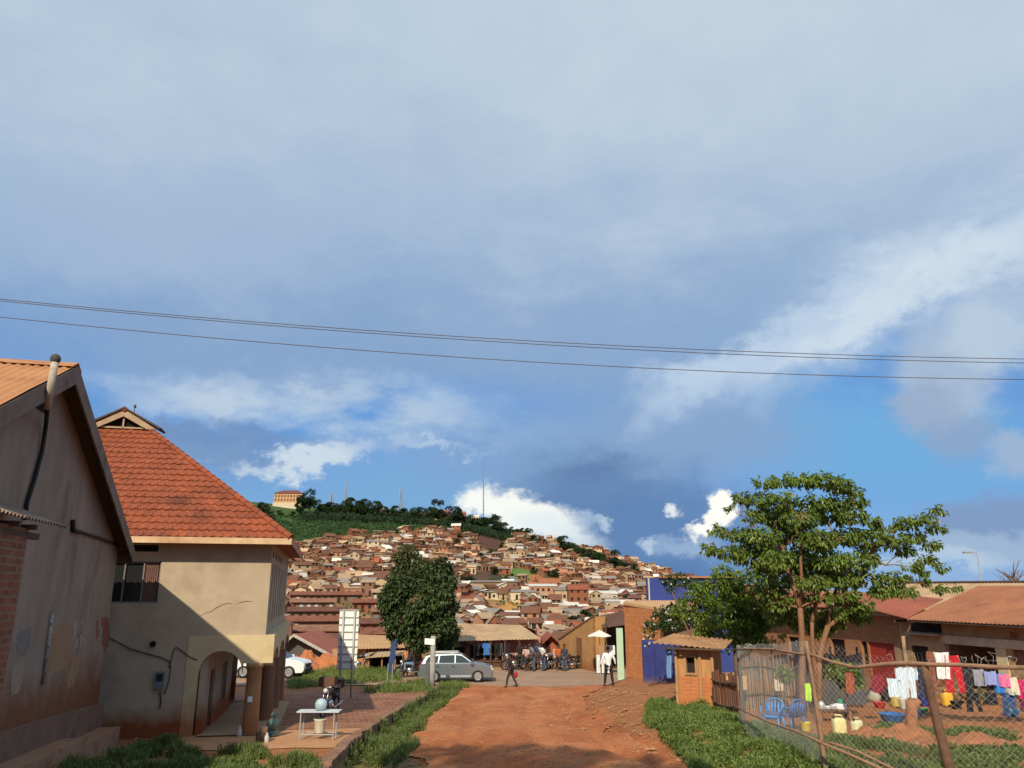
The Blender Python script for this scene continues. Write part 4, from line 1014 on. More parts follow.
# thin scrub between houses
mb=MB()
for _ in range(1700):
    px=sr.uniform(284,750); top=interp(px,RIDGE_PY); py=sr.uniform(top+2,640)
    if noise.noise(Vector((px*.06,py*.12,0)))<-.02: continue
    g=GH(px,py)
    if not g or g[1]<100: continue
    s=sr.uniform(.8,2.0)
    for _k in range(12):
        v=rv(sr); leaf(mb,Vector(g)+Vector((v.x*s,v.y*s,abs(v.z)*s)),v+Vector((0,0,.4)),rv(sr),sr.uniform(.5,1.0),.6)
tag(mb.build('village_scrub',_m['scrub_foliage'],None,kind='stuff',uv=False),'patches of green scrub between the hillside houses','shrubs')
# ------------------------------------------------------------------ tall dark tree at the junction
def cl(px,py,rx,rz,Y,dy=0):
    c=P(px,py,Y+dy); k=(Y+dy)/797; return (c,rx*k,min(rx,rz*1.4)*k,rz*k)
TY=50.5; r=random.Random(31)
b=GH(420,682); b=(P(420,681,TY)[0],TY,hz(P(420,681,TY)[0],TY))
t=thing('mango_tree','tall dense dark green tree towering over the silver car and roadside shops','tree',b)
cls=[cl(x,y,a,c,TY,d) for x,y,a,c,d in ((442,565,8,7,0),(436,572,13,11,0),(445,574,8,9,0),(447,583,9,12,0),(432,590,20,14,-1),(400,588,15,12,0),(392,602,13,13,0),(390,614,8,9,0),(420,605,22,15,-1.5),(443,604,12,14,0),(408,622,18,13,-1),(432,626,21,14,-1),(446,628,10,12,0),(400,632,12,9,0),(418,640,20,10,-1),(440,641,14,9,0),(406,645,13,8,0),(428,576,12,12,1),(426,586,15,12,0),(424,597,17,13,-.5),(417,585,13,12,0),(428,614,22,14,-1),(385,596,6,5,0),(452,606,6,7,0),(390,622,7,5,.5),(453,632,6,6,0),(398,596,10,8,-.6),(414,612,15,9,-1.8),(438,600,10,8,-1.5),(447,642,8,8,0))]
mb=MB(); crown_leaves(mb,cls,330,.27,r,.5,-.27); mb.build('crown',leafm('mango_foliage',(.026,.055,.015),(.09,.13,.035),.12,.55,.8),t,uv=False)
mb=MB(); fk=Vector(P(417,648,TY)); limb(mb,(b[0],b[1],b[2]-.2),fk,.30,.22,r,.03,5,9)
branch_tree(mb,[fk],cls,r,.14)
mb.build('trunk',BARK,t,True,uv=False)
TY=64; r=random.Random(33); q=P(408,640,TY); b=(q[0],TY,hz(q[0],TY)); t=thing('olive_tree','paler olive green tree rising behind the tall dark tree','tree',b)
cls=[cl(x,y,a,c,TY,d) for x,y,a,c,d in ((409,551,9,5,0),(401,558,8,6,0),(414,561,9,7,0),(405,568,12,8,0),(397,577,10,7,0),(416,575,8,8,0),(407,585,13,8,0),(392,590,9,6,0),(418,592,9,7,0))]
mb=MB(); crown_leaves(mb,cls,210,.32,r,.4,-.3); mb.build('crown',leafm('olive_leaf',(.06,.085,.025),(.12,.14,.045),.15,.6,.6),t,uv=False)
mb=MB(); fk=P(407,600,TY); limb(mb,(b[0],b[1],b[2]-.2),fk,.24,.16,r,.03,5,8); branch_tree(mb,[fk],cls,r,.12); mb.build('trunk',BARK,t,True,uv=False)
# ------------------------------------------------------------------ spreading tree over the right hand yard
TY=26.5; r=random.Random(5)
MC=[]
for x,y,a,c,d in ((765,482,14,4,0),(782,480,16,5,.5),(803,480,16,6,0),(822,479,16,6,-.3),(838,484,13,7,0),(853,490,10,5,.3),
 (742,497,11,4,0),(760,500,16,6,.3),(785,498,18,7,-.4),(812,502,20,7,0),(835,503,16,7,.4),(856,502,12,5,0),(735,510,8,4,0),
 (748,516,16,6,0),(772,515,18,8,.5),(800,518,20,8,-.5),(828,519,18,8,.2),(852,515,14,7,0),(872,520,11,5,0),(888,525,13,5,.3),(905,522,13,5,0),(925,519,12,4,-.3),(938,510,8,3,0),(936,528,8,4,0),
 (722,530,15,5,0),(742,534,15,7,.4),(765,536,18,8,-.3),(790,538,20,9,.6),(818,538,20,9,-.6),(846,536,18,8,.3),(872,537,16,7,0),(895,538,14,6,0),(915,537,12,5,.2),(932,545,9,4,0),
 (708,549,10,4,0),(728,552,14,6,0),(750,556,17,8,.3),(776,558,18,9,-.6),(804,560,20,9,.4),(832,560,19,9,-.3),(860,560,17,8,0),(886,563,15,6,.3),(910,565,13,4,0),(928,560,10,4,0),(940,567,7,3,0),
 (760,575,16,7,0),(786,580,18,7,.5),(814,582,17,6,-.4),(842,580,17,6,0),(868,578,15,6,0),(894,577,14,5,0),(918,582,12,4,.2),(936,589,12,3,0),(905,592,12,4,0),(955,588,6,2,0),
 (778,614,14,7,1.2),(802,622,13,7,1.2),(832,622,13,7,1.0),(858,615,13,7,1.0),(790,606,16,7,1.4),(845,606,16,7,1.2),(820,630,10,6,1.3),(800,598,14,5,.3),(775,560,22,12,.8),(800,545,24,14,1.2),(830,545,24,13,1.0),(810,575,24,12,.9),(845,575,20,11,.8),(790,520,22,12,.9),(830,512,20,10,.9),(780,604,14,6,.5),(806,612,12,6,.6),(836,612,14,6,.5),(862,606,14,5,.3),(770,590,15,7,.4),(870,550,18,8,.8),(755,545,16,8,.7),(748,590,14,7,.5),(900,550,14,6,.6),(800,508,22,9,.5),(885,588,14,5,.2),(918,572,10,4,.2),(825,597,13,4,-.3),(850,595,12,4,0),(880,592,12,4,0)):  # rearmost low clusters are extra leaves, added to stand for deep shade there
    MC.append(cl(x,y,a,c,TY,d))
b=(P(804,690,TY)[0],TY,0); b=(b[0],TY,hz(b[0],TY))
t=thing('spreading_tree','wide spreading leafy tree with several leaning trunks over the washing yard','tree',b)
mb=MB(); crown_leaves(mb,MC,620,.165,r,.75,-.36); mb.build('crown',leafm('broad_leaf',(.12,.20,.03),(.25,.33,.07),.35,.38,.9),t,uv=False)
mb=MB(); 
def pt(px,py,d=0): return P(px,py,TY+d)
f1=pt(800,608); f2=pt(828,626,.3); f3=pt(812,622,.2); f4=pt(848,610,.5)
limb(mb,(b[0]-.1,b[1],b[2]-.2),f1,.125,.09,r,.02,6,8); limb(mb,(b[0]+.4,b[1]+.3,b[2]-.2),f3,.09,.06,r,.03,6,8); limb(mb,pt(819,662,.2),f2,.11,.09,r,.05,5,8); limb(mb,(b[0]+.5,b[1]+.3,b[2]-.2),pt(819,662,.2),.11,.09,r,.02,4,8)
limb(mb,f2,f4,.09,.06,r,.05,5,7)
h1,h2,h3,h4=pt(782,548,.3),pt(800,535,-.2),pt(826,545,.4),pt(872,556,.4)
limb(mb,f1,h1,.095,.05,r,.04,6,7); limb(mb,f3,h3,.075,.04,r,.04,6,7); limb(mb,f4,h4,.06,.035,r,.04,6,6); limb(mb,f1,h2,.07,.04,r,.05,6,6); limb(mb,f2,pt(845,565,.2),.07,.035,r,.05,6,6)
branch_tree(mb,[f1,f4,h1,h2,h3,h4,pt(845,565,.2)],MC,r,.06,6,.009)
mb.build('trunk',BARKO,t,True,uv=False)
# bare twigs hanging under the crown
# ------------------------------------------------------------------ bright bushy tree beside the kiosk
TY=30.5; r=random.Random(8)
b=(P(735,665,TY)[0],TY,0); b=(b[0],TY,hz(b[0],TY))
t=thing('bushy_tree','bright green bushy tree behind the little brick kiosk','tree',b)
BC=[cl(x,y,a,c,TY,d) for x,y,a,c,d in ((722,572,9,5,0),(735,578,11,6,0),(715,583,10,6,0),(727,590,15,8,0),(748,590,11,7,.4),(705,598,12,7,0),(722,604,17,9,-.4),(745,606,16,9,0),(765,612,10,7,.3),(698,612,10,6,0),(712,620,15,8,-.3),(736,622,18,9,0),(762,628,14,8,.3),(780,640,10,5,.3),(725,636,17,7,-.2),(750,640,16,7,0),(703,632,9,6,0),(768,642,12,5,0),(735,650,14,4,0),(690,600,10,7,0),(680,612,10,6,0),(730,600,22,14,.5),(745,625,22,14,.6),(715,630,20,12,.5),(770,625,14,10,.5),(785,632,9,7,.5),(758,598,12,8,.4),(700,588,9,6,0))]
mb=MB(); crown_leaves(mb,BC,700,.15,r,.35); mb.build('crown',leafm('bright_leaf',(.14,.235,.028),(.25,.34,.06),.35,.45,.9),t,uv=False)
mb=MB(); fk=P(735,640,TY); limb(mb,(b[0],b[1],b[2]-.1),fk,.10,.08,r,.04,5,7)
branch_tree(mb,[fk],BC,r,.05,5,.007)
mb.build('trunk',BARK,t,True,uv=False)
# climbers with pale flowers in front of the blue wall
FLW=M('pale_flower',(.55,.50,.62),.8,.08,5,bmp=0)
def climber(name,label,cs_,TY,nf,seed,basepx):
    r=random.Random(seed); q=P(basepx[0],basepx[1],TY); b=(q[0],TY,hz(q[0],TY)); t=thing(name,label,'shrub',b,'flowering climbers by the blue wall')
    CC=[cl(*c,TY,0) for c in cs_]; mb=MB(); crown_leaves(mb,CC,520,.15,r,.3); mb.build('foliage',leafm('climber_leaf',(.045,.10,.02),(.08,.145,.035),.25,.5,.9),t,uv=False)
    mb=MB()
    for _ in range(nf):
        c=r.choice(CC); v=rv(r).normalized(); v.y=-abs(v.y); p=Vector(c[0])+Vector((v.x*c[1],v.y*c[2],v.z*c[3]))
        for k in range(5):
            a=k*1.257; leaf(mb,p,Vector((math.cos(a),-.5,math.sin(a))),Vector((0,-1,0)),.055,.04,0)
    mb.build('flowers',FLW,t,uv=False)
    mb=MB(); mid_=CC[len(CC)//2][0]; limb(mb,(b[0],b[1],b[2]-.1),mid_,.05,.03,r,.06,6,6)
    for c in CC: limb(mb,mid_,c[0],.02,.008,r,.08,4,4)
    mb.build('stem',BARK,t,True,uv=False)
climber('flowering_climber','flowering climber trailing over the brick pier with many pale mauve blooms',[(648,630,6,7),(656,622,9,6),(668,624,9,6),(680,622,9,7),(692,618,9,6),(672,610,9,5),(684,606,9,6),(660,612,7,5),(646,640,4,6)],37,55,41,(690,690))
climber('flowering_climber','flowering branch reaching across the top of the blue upper wall',[(668,580,7,4),(680,580,9,5),(692,583,8,5),(670,587,5,5),(703,588,8,6),(712,597,8,6)],36,16,42,(712,690))
# ================================================================== street things
def TH(name,label,cat,p,group=None): return thing(name,label,cat,p,group)
def gp(px,py): return GH(px,py)
# ---- white board on two posts, seen from behind
g=gp(345,699); Y=g[1]; a=P(338,610,Y); b=P(358,610,Y); base_z=hz(*g[:2])
zt=a[2]; zb=P(337,669,Y)[2]; X0,X1=P(338,640,Y)[0],P(357.5,640,Y)[0]
t=TH('sign_board','tall white panelled board on two steel posts, seen from behind',"sign",(g[0],Y,base_z))
f=MB(); f.box(X0,X1,Y+.06,Y+.10,zb,zt); bd=f.build('board',M('white_sheet',(.80,.80,.77),.55,.05,3,bmp=0),t)
for k in range(9):
    z=lerp(zb,zt,k/8); f=MB(); f.box(X0,X1,Y+.02,Y+.062,z-.025,z+.025); f.build('batten',METAL,bd)
for u_ in (.22,.80):
    x=lerp(X0,X1,u_); f=MB(); f.tube([(x,Y-.02,base_z-.2),(x,Y-.02,zt)],.045,8); f.build('post',METAL,t,True)
# ---- slim blue banner sign
g=gp(389,690); Y=g[1]; t=TH('banner_sign','slim dark blue banner sign on two thin legs at the roadside','sign',g)
q=P(388,672,Y); q2=P(394,641,Y); f=MB(); f.poly_prism([(q[0]-.05,Y,q[2]),(q[0]+.28,Y,q[2]),(q2[0]+.16,Y,q2[2]+.15),(q2[0]-.12,Y,q2[2]-.12)],(0,.05,0)); f.build('banner',M('navy_blue_cloth',(.035,.06,.17),.7,.15,3),t)
for dx in (0,.26): f=MB(); f.tube([(q[0]+dx-.05,Y-.02,g[2]-.1),(q[0]+dx*.9,Y-.02,q[2]+.4)],.022,6); f.build('leg',METAL,t)
# ---- pole with a white arm board, and a dark stub post
g=gp(432,688); Y=g[1]; t=TH('sign_post','thick pale grey post with a white name board pointing left beside the silver car','sign post',g)
zt=P(432,636,Y)[2]; f=MB(); f.lathe([(.17,-.2),(.15,1.2),(.14,2.4),(.12,zt-g[2])],g,12); f.build('pole',M('mottled_grey_paint',(.40,.39,.37),.8,.3,5,dark=(.2,.19,.18)),t,True)
a=P(425,641,Y); b=P(435,644,Y); f=MB(); f.poly_prism([(a[0],Y-.16,P(425,644,Y)[2]),(b[0],Y-.16,P(435,645,Y)[2]),(b[0],Y-.16,P(435,639,Y)[2]),(a[0],Y-.16,P(425,638,Y)[2])],(0,.04,0)); f.build('board',WHITE,t)
g=gp(427,688); f=MB(); f.box(g[0]-.09,g[0]+.09,g[1]-.09,g[1]+.09,g[2]-.2,P(427,662,g[1])[2]); tag(f.build('short_post',M('dark_grey_post',(.12,.12,.125),.85,.2,4)),'short dark grey square post left of the thick pale post','post')
# ---- bench-like table, bucket, drum
g1,g2=gp(299,741),gp(336,738); Yb=(g1[1]+g2[1])/2; t=TH('low_table','long narrow pale plastic topped table on metal legs','table',((g1[0]+g2[0])/2,Yb,g1[2]))
X0,X1=P(298,720,Yb)[0],P(340,720,Yb)[0]; zt=P(318,720,Yb)[2]; zg_=hz((X0+X1)/2,Yb)+.02; zt=zg_+.78
f=MB(); f.box(X0,X1,Yb-.22,Yb+.25,zt-.035,zt); f.build('table_top',M('pale_blue_grey_top',(.50,.55,.60),.6,.1,3,spec=.4),t)
for x in (X0+.12,X1-.14):
    for y in (-.18,.2): f=MB(); f.tube([(x,Yb+y,zg_-.03),(x,Yb+y,zt-.03)],.022,6); f.build('leg',METAL,t)
f=MB(); f.tube([(X0+.12,Yb-.18,zg_+.14),(X1-.14,Yb-.18,zg_+.14)],.018,6); f.tube([(X0+.12,Yb+.2,zg_+.14),(X1-.14,Yb+.2,zg_+.14)],.018,6); f.build('stretcher',METAL,t)
xb=P(319.5,730,Yb)[0]
f=MB(); f.lathe([(.13,0),(.15,.03),(.175,.36),(.185,.37),(.185,.40),(.16,.40),(.15,.05)],(xb,Yb+.02,zg_+.15),18); tk=f.build('bucket',M('cream_plastic',(.62,.60,.48),.5,.06,3,spec=.4),None,True); tag(tk,'cream plastic bucket standing under the long narrow table','bucket')
xd=P(320.5,715,Yb)[0]; f=MB(); f.lathe([(.09,0),(.15,.04),(.18,.14),(.175,.21),(.13,.29),(.06,.325),(.001,.33)],(xd,Yb,zt),18); tag(f.build('water_drum',M('pale_blue_plastic',(.35,.48,.55),.45,.08,3,spec=.45),None,True),'rounded pale blue water drum on top of the long narrow table','drum')
# things by the round column
g=gp(269,739); f=MB(); f.ball((g[0],g[1]+.3,g[2]+.36),.19,.19,.19,14,9); f.lathe([(.12,0),(.16,.05),(.15,.2)],(g[0],g[1]+.3,g[2]),12); f.lathe([(.06,.5),(.07,.6),(.09,.62),(.05,.7)],(g[0],g[1]+.3,g[2]),10); tag(f.build('water_pot',M('dull_green_glaze',(.10,.16,.14),.4,.2,4,spec=.5),None,True),'dark green round pot with a narrow neck beside the round column','pot')
g=gp(266.5,743); f=MB(); f.lathe([(.06,0),(.07,.015),(.065,.17),(.028,.23),(.028,.27)],g,12); tag(f.build('plastic_bottle',M('cloudy_white_plastic',(.48,.47,.44),.4,.05,3),None,True),'cloudy white plastic bottle on the earth in front of the green pot','bottle')
g=gp(239,737); f=MB(); f.lathe([(.07,0),(.08,.02),(.07,.2),(.03,.27),(.03,.31)],g,12); tag(f.build('plastic_bottle',_m['cloudy_white_plastic'],None,True),'small white bottle standing against the foot of the round column','bottle')
g=gp(260,743); f=MB(); f.obox((g[0],g[1]+.1,g[2]+.13),.14,.10,.13,.5); f.obox((g[0]+.05,g[1]+.1,g[2]+.33),.11,.09,.08,.2); o=f.build('stone_block',M('rough_brown_stone',(.16,.10,.07),.95,.3,4)); tag(o,'pair of rough brown stones piled beside the round column','stone')
# ================================================================== vehicles
RUB=M('tyre_rubber',(.02,.02,.02),.85,.1,6,bmp=0); RIM=M('alloy_rim',(.45,.45,.46),.35,.1,4,metal=.6,spec=.6,bmp=0); GLS=M('car_glass',(.035,.045,.05),.08,.05,1,spec=.7,bmp=0)
BLKP=M('black_trim',(.025,.025,.027),.5,.1,4,bmp=0); HL=M('headlamp_lens',(.6,.62,.63),.15,.05,2,spec=.7,bmp=0); TL=M('tail_lamp_red',(.35,.02,.02),.2,.05,2,spec=.6,bmp=0)
def car(name,label,loc,rz,paint,L=4.55,Wd=1.8,H=1.66):
    t=thing(name,label,'car',loc,None,rz)
    # outline in (x,z), front at +x; wheels at x=+-1.32
    s=L/4.55; hw=Wd/2
    def arch(cx,r0,n=8): return [(cx+r0*math.cos(math.pi*(1-k/n)),.30+r0*math.sin(math.pi*(1-k/n))) for k in range(n+1)]
    low=[(-2.22,.34)]+arch(-1.34,.40)+arch(1.36,.40)+[(2.18,.32),(2.27,.45),(2.26,.70),(2.14,.88),(1.75,1.0),(1.15,1.10),(.98,1.12)]
    up=[(-2.1,1.12),(-2.24,.95),(-2.28,.60)]
    prof=low+up
    body=MB(); n=len(prof)
    layers=[(-1.0,.93),(-.97,1.0),(-.9,1.0)]
    rings=[]
    for y,inset in ((-hw,.06),(-hw+.05,.015),(-hw+.13,0),(hw-.13,0),(hw-.05,.015),(hw,.06)):
        cx,cz=0,.68; rings.append([((x-cx)*(1-inset*.35)+cx if abs(x)>1.9 else x, y+(0), (z-cz)*(1-inset*.9)+cz if z>.5 else z) for x,z in prof])
    for k in range(len(rings)): rings[k]=[(x*s,y,z) for x,y,z in rings[k]]
    vs=[p for r_ in rings for p in r_]; fs=[(k*n+i,k*n+(i+1)%n,(k+1)*n+(i+1)%n,(k+1)*n+i) for k in range(len(rings)-1) for i in range(n)]
    fs+=[tuple(range(n))[::-1],tuple(range((len(rings)-1)*n,len(rings)*n))]; body.add(vs,fs)
    bo=body.build('body',paint,t,True,uv=False)
    try:
        mod=bo.modifiers.new('w','WEIGHTED_NORMAL')
    except Exception: pass
    # cabin
    cab=[(-2.12,1.06),(-1.88,1.50),(-1.55,1.60),(-.2,1.66),(.35,1.60),(1.12,1.08)]
    c=MB(); 
    def cr(y,ins): return [(x*s,y,z) for x,z in cab]
    yb,yt=hw-.07,hw-.25
    def yy(z): return lerp(yb,yt,(z-1.06)/.6)
    vsl=[(x*s,-yy(z),z) for x,z in cab]; vsr=[(x*s,yy(z),z) for x,z in cab]; m=len(cab)
    c.add(vsl+vsr,[tuple(range(m)),tuple(range(m,2*m))[::-1]]+[(i,i+m,(i+1)%m+m,(i+1)%m) for i in range(m)]); c.build('cabin',paint,t,False,uv=False)
    def pane(nm,pts,side):
        q=MB(); q.poly_prism([(x*s,side*(yy(z)+.004),z) for x,z in pts],(0,side*.006,0)); return q.build(nm,GLS,t,uv=False)
    for sd in (-1,1):
        pane('side_window',[(-.02,1.13),(.96,1.13),(.36,1.53),(-.02,1.58)],sd); pane('side_window',[(-1.06,1.13),(-.10,1.13),(-.10,1.58),(-1.0,1.55)],sd); pane('side_window',[(-1.92,1.16),(-1.14,1.13),(-1.08,1.54),(-1.72,1.47)],sd)
        q=MB(); q.box(1.0*s-.1,1.0*s+.08,sd*(hw+.02),sd*(hw+.2),1.06,1.2) if sd>0 else q.box(1.0*s-.1,1.0*s+.08,-hw-.2,-hw-.02,1.06,1.2); q.build('mirror',paint,t,uv=False)
        for xh in (-.25,-1.2):
            q=MB(); q.box(xh,xh+.16,min(sd*hw,sd*(hw+.03)),max(sd*hw,sd*(hw+.03)),.92,.96); q.build('door_handle',BLKP,t,uv=False)
        q=MB(); 
        y0,y1=sorted((sd*(hw-.02),sd*(hw+.035))); q.box(-.92,.94,y0,y1,.30,.42); q.build('side_sill',M('sill_grey',(.33,.35,.37),.5,.1,3,bmp=0),t,uv=False)
        q=MB(); y0,y1=sorted((sd*.52,sd*.84)); q.box(2.13*s,2.27*s,y0,y1,.66,.84); q.build('headlight',HL,t,uv=False)
        q=MB(); q.box(-2.275*s,-2.13*s,y0+(0),y1,.82,1.06); q.build('tail_light',TL,t,uv=False)
    q=MB(); q.add([(.40*s,-yt+.06,1.59),(.40*s,yt-.06,1.59),(1.10*s,yb-.08,1.105),(1.10*s,-yb+.08,1.105)],[(0,1,2,3)]); 
    q.v=[(x+.012,y,z+.014) for x,y,z in q.v]; q.build('windscreen',GLS,t,uv=False)
    q=MB(); q.add([(-2.10*s-.012,-yb+.08,1.12),(-2.10*s-.012,yb-.08,1.12),(-1.9*s-.012,yt-.02,1.47),(-1.9*s-.012,-yt+.02,1.47)],[(0,1,2,3)]); q.build('rear_window',GLS,t,uv=False)
    q=MB(); q.box(2.2*s,2.285*s,-.45,.45,.56,.78); q.build('grille',BLKP,t,uv=False)
    q=MB(); q.box(2.12*s,2.32*s,-hw+.12,hw-.12,.30,.52); q.build('bumper',BLKP if 'white' in label else paint,t,uv=False)
    q=MB(); q.box(-2.34*s,-2.2*s,-hw+.12,hw-.12,.34,.60); q.build('bumper',paint,t,uv=False)
    for sd in (-1,1):
        q=MB(); q.tube([(-1.6*s,sd*(yt-.08),1.66),(-1.5*s,sd*(yt-.08),1.70),(.1*s,sd*(yt-.08),1.72),(.2*s,sd*(yt-.08),1.66)],.02,5); q.build('roof_rail',RIM,t,uv=False)
    for wx in (-1.34*s,1.36*s):
        for sd in (-1,1):
            w=MB(); y0=sd*(hw-.22); dy=sd*.22
            w.lathe([(.22,0),(.33,0),(.35,dy*.2),(.35,dy*.8),(.33,dy),(.235,dy),(.225,dy*.7)],(wx,y0,.35),20,'y'); wh=w.build('wheel',RUB,t,True,uv=False)
            w=MB(); w.lathe([(.21,dy*.72),(.235,dy*.98),(.21,dy*1.0),(.20,dy*.86)],(wx,y0,.35),20,'y')
            for k in range(5):
                a=k*2*math.pi/5; ca,sa=math.cos(a),math.sin(a)
                w.add([(wx+ca*.03-sa*.04,y0+dy*.98,.35+sa*.03+ca*.04),(wx+ca*.22-sa*.025,y0+dy*.95,.35+sa*.22+ca*.025),(wx+ca*.22+sa*.025,y0+dy*.95,.35+sa*.22-ca*.025),(wx+ca*.03+sa*.04,y0+dy*.98,.35+sa*.03-ca*.04)],[(0,1,2,3)])
            w.build('rim',RIM,wh,uv=False)
    return t
SILV=M('silver_paint',(.30,.35,.39),.24,.04,1,spec=.6,metal=.7,bmp=0); WPAINT=M('white_car_paint',(.72,.73,.74),.25,.03,1,spec=.6,bmp=0)
a=gp(426,687); b=gp(478,685); xm=P(456,687,46.6)
car('parked_car','silver estate car parked side on under the tall dark tree',(P(455.5,685,47)[0],47.3,hz(-3.5,47)+.045),rad(3),SILV).scale=(.92,.95,.92)
car('parked_car','white car with black front bumper half hidden behind the veranda columns',(P(267,686,49)[0],49.5,hz(-15,49)+.045),rad(-2),WPAINT,4.6)
# ---- motorcycles
MC_R=M('motorbike_red',(.35,.03,.02),.35,.1,3,spec=.5,bmp=0); MC_B=M('motorbike_black',(.03,.03,.035),.35,.1,3,spec=.5,bmp=0); CHR=M('bike_chrome',(.5,.5,.5),.25,.1,3,metal=.8,bmp=0); SEAT=M('seat_vinyl',(.03,.025,.022),.6,.1,4,bmp=0)
def motorcycle(label,loc,rz,paint,cargo=False,group='motorcycle taxis parked in a row'):
    t=thing('motorcycle',label,'motorcycle',loc,group,rz)
    for wx,nm in ((-.64,'wheel'),(.66,'wheel')):
        w=MB(); 
        ring=[(wx+.27*math.cos(a),0,.30+.27*math.sin(a)) for a in [k*2*math.pi/20 for k in range(21)]]; w.tube(ring,.045,7,False); wh=w.build(nm,RUB,t,True,uv=False)
        w=MB(); ring=[(wx+.225*math.cos(a),0,.30+.225*math.sin(a)) for a in [k*2*math.pi/20 for k in range(21)]]; w.tube(ring,.014,5,False); w.lathe([(.05,-.06),(.05,.06)],(wx,0,.30),10,'y')
        for k in range(10): a=k*2*math.pi/10; w.tube([(wx,0,.3),(wx+.225*math.cos(a),0,.3+.225*math.sin(a))],.005,3)
        w.build('rim',CHR,wh,uv=False)
    f=MB(); 
    for s in (-1,1): f.tube([(.66,s*.08,.30),(.50,s*.08,.72),(.42,s*.08,.92)],.022,6)
    f.build('fork',CHR,t,True,uv=False)
    f=MB(); f.tube([(.43,0,.80),(.2,0,.72),(-.2,0,.68),(-.62,0,.66)],.025,6); f.tube([(.43,0,.80),(.18,0,.28),(-.3,0,.27),(-.35,0,.66)],.022,6)
    for s in (-1,1): f.tube([(-.25,s*.12,.32),(-.64,s*.10,.30)],.02,6); f.tube([(-.62,s*.12,.32),(-.5,s*.12,.66)],.022,6)
    f.build('frame',BLKP,t,True,uv=False)
    f=MB(); f.ball((.0,0,.40),.2,.13,.17,10,7); f.tube([(.08,.12,.40),(.0,.16,.28),(-.6,.17,.33),(-.85,.17,.38)],.035,7); f.build('engine',CHR,t,True,uv=False)
    f=MB(); f.ball((.20,0,.82),.24,.12,.13,12,8); f.build('fuel_tank',paint,t,True,uv=False)
    f=MB(); f.grid(lambda a,b:(lerp(.05,-.72,a),.13*math.cos(math.pi*b)*(1-.2*a),.78+.05*a+.05*math.sin(math.pi*b)),8,6); f.box(-.7,.02,-.11,.11,.72,.785); f.build('seat',SEAT,t,True,uv=False)
    f=MB(); f.tube([(.34,-.36,1.05),(.42,-.15,1.02),(.42,.15,1.02),(.34,.36,1.05)],.014,6); hb=f.build('handlebar',CHR,t,True,uv=False)
    for s in (-1,1): f=MB(); f.tube([(.38,s*.22,1.04),(.40,s*.26,1.2)],.008,4); f.ball((.40,s*.27,1.24),.015,.055,.04,8,6); f.build('mirror',BLKP,hb,uv=False)
    f=MB(); f.ball((.52,0,.90),.08,.09,.09,10,7); f.build('headlight',HL,t,True,uv=False)
    f=MB(); f.tube([(.40,0,.60),(.52,0,.66),(.72,0,.64),(.88,0,.52)],[.05,.06,.06,.04],6); f.tube([(-.5,0,.6),(-.78,0,.58),(-.94,0,.45)],[.05,.06,.04],6); f.build('mudguard',paint,t,True,uv=False)
    f=MB(); f.box(-.92,-.6,-.13,.13,.86,.89); f.build('rack',CHR,t,uv=False)
    if cargo:
        f=MB(); f.obox((.30,0,1.22),.18,.30,.15); f.v=[(x,y,z+(.03*math.sin(9*y))) for x,y,z in f.v]; f.build('brown_box',M('brown_cover',(.13,.07,.045),.9,.25,4),t)
        f=MB(); f.obox((-.70,0,1.02),.2,.2,.14); f.build('cargo_bag',M('dark_bag',(.045,.03,.03),.9,.2,4),t)
    return t
g=gp(328,717); motorcycle('dark motorcycle parked on the brick paving with a brown box over its handlebars',(g[0],g[1]+.2,hz(*g[:2])+.03),rad(-98),MC_B,True,None)
# ================================================================== people
SKIN=M('dark_skin',(.11,.055,.032),.55,.1,4,bmp=0); HAIR=M('black_hair',(.012,.01,.009),.8,.1,9,bmp=0); SHOE=M('dark_shoe',(.03,.025,.02),.6,.1,4,bmp=0); EYEW=M('eye_white',(.6,.58,.55),.3,.0,4,bmp=0)
TMP=bpy.data.scenes.new('workbench')
def skin_mesh(name,verts,edges,radii,mat,parent,root=0,sub=1):
    me=bpy.data.meshes.new(name); me.from_pydata(verts,edges,[]); me.update(); o=bpy.data.objects.new(name,me); COL.objects.link(o)
    COL.objects.unlink(o); TMP.collection.objects.link(o); m=o.modifiers.new('s','SKIN'); 
    sv=me.skin_vertices[0].data
    for i,r_ in enumerate(radii): sv[i].radius=(r_,r_) if not isinstance(r_,tuple) else r_; sv[i].use_root=(i==root)
    sb=o.modifiers.new('u','SUBSURF'); sb.levels=sub; sb.render_levels=sub
    TMP.view_layers[0].update(); dg=TMP.view_layers[0].depsgraph; ev=o.evaluated_get(dg); nm=bpy.data.meshes.new_from_object(ev); o.modifiers.clear(); o.data=nm; nm.name=name
    bpy.data.meshes.remove(me); TMP.collection.objects.unlink(o); COL.objects.link(o)
    nm.materials.clear(); nm.materials.append(mat); nm.polygons.foreach_set('use_smooth',[True]*len(nm.polygons))
    if parent: o.parent=parent
    return o
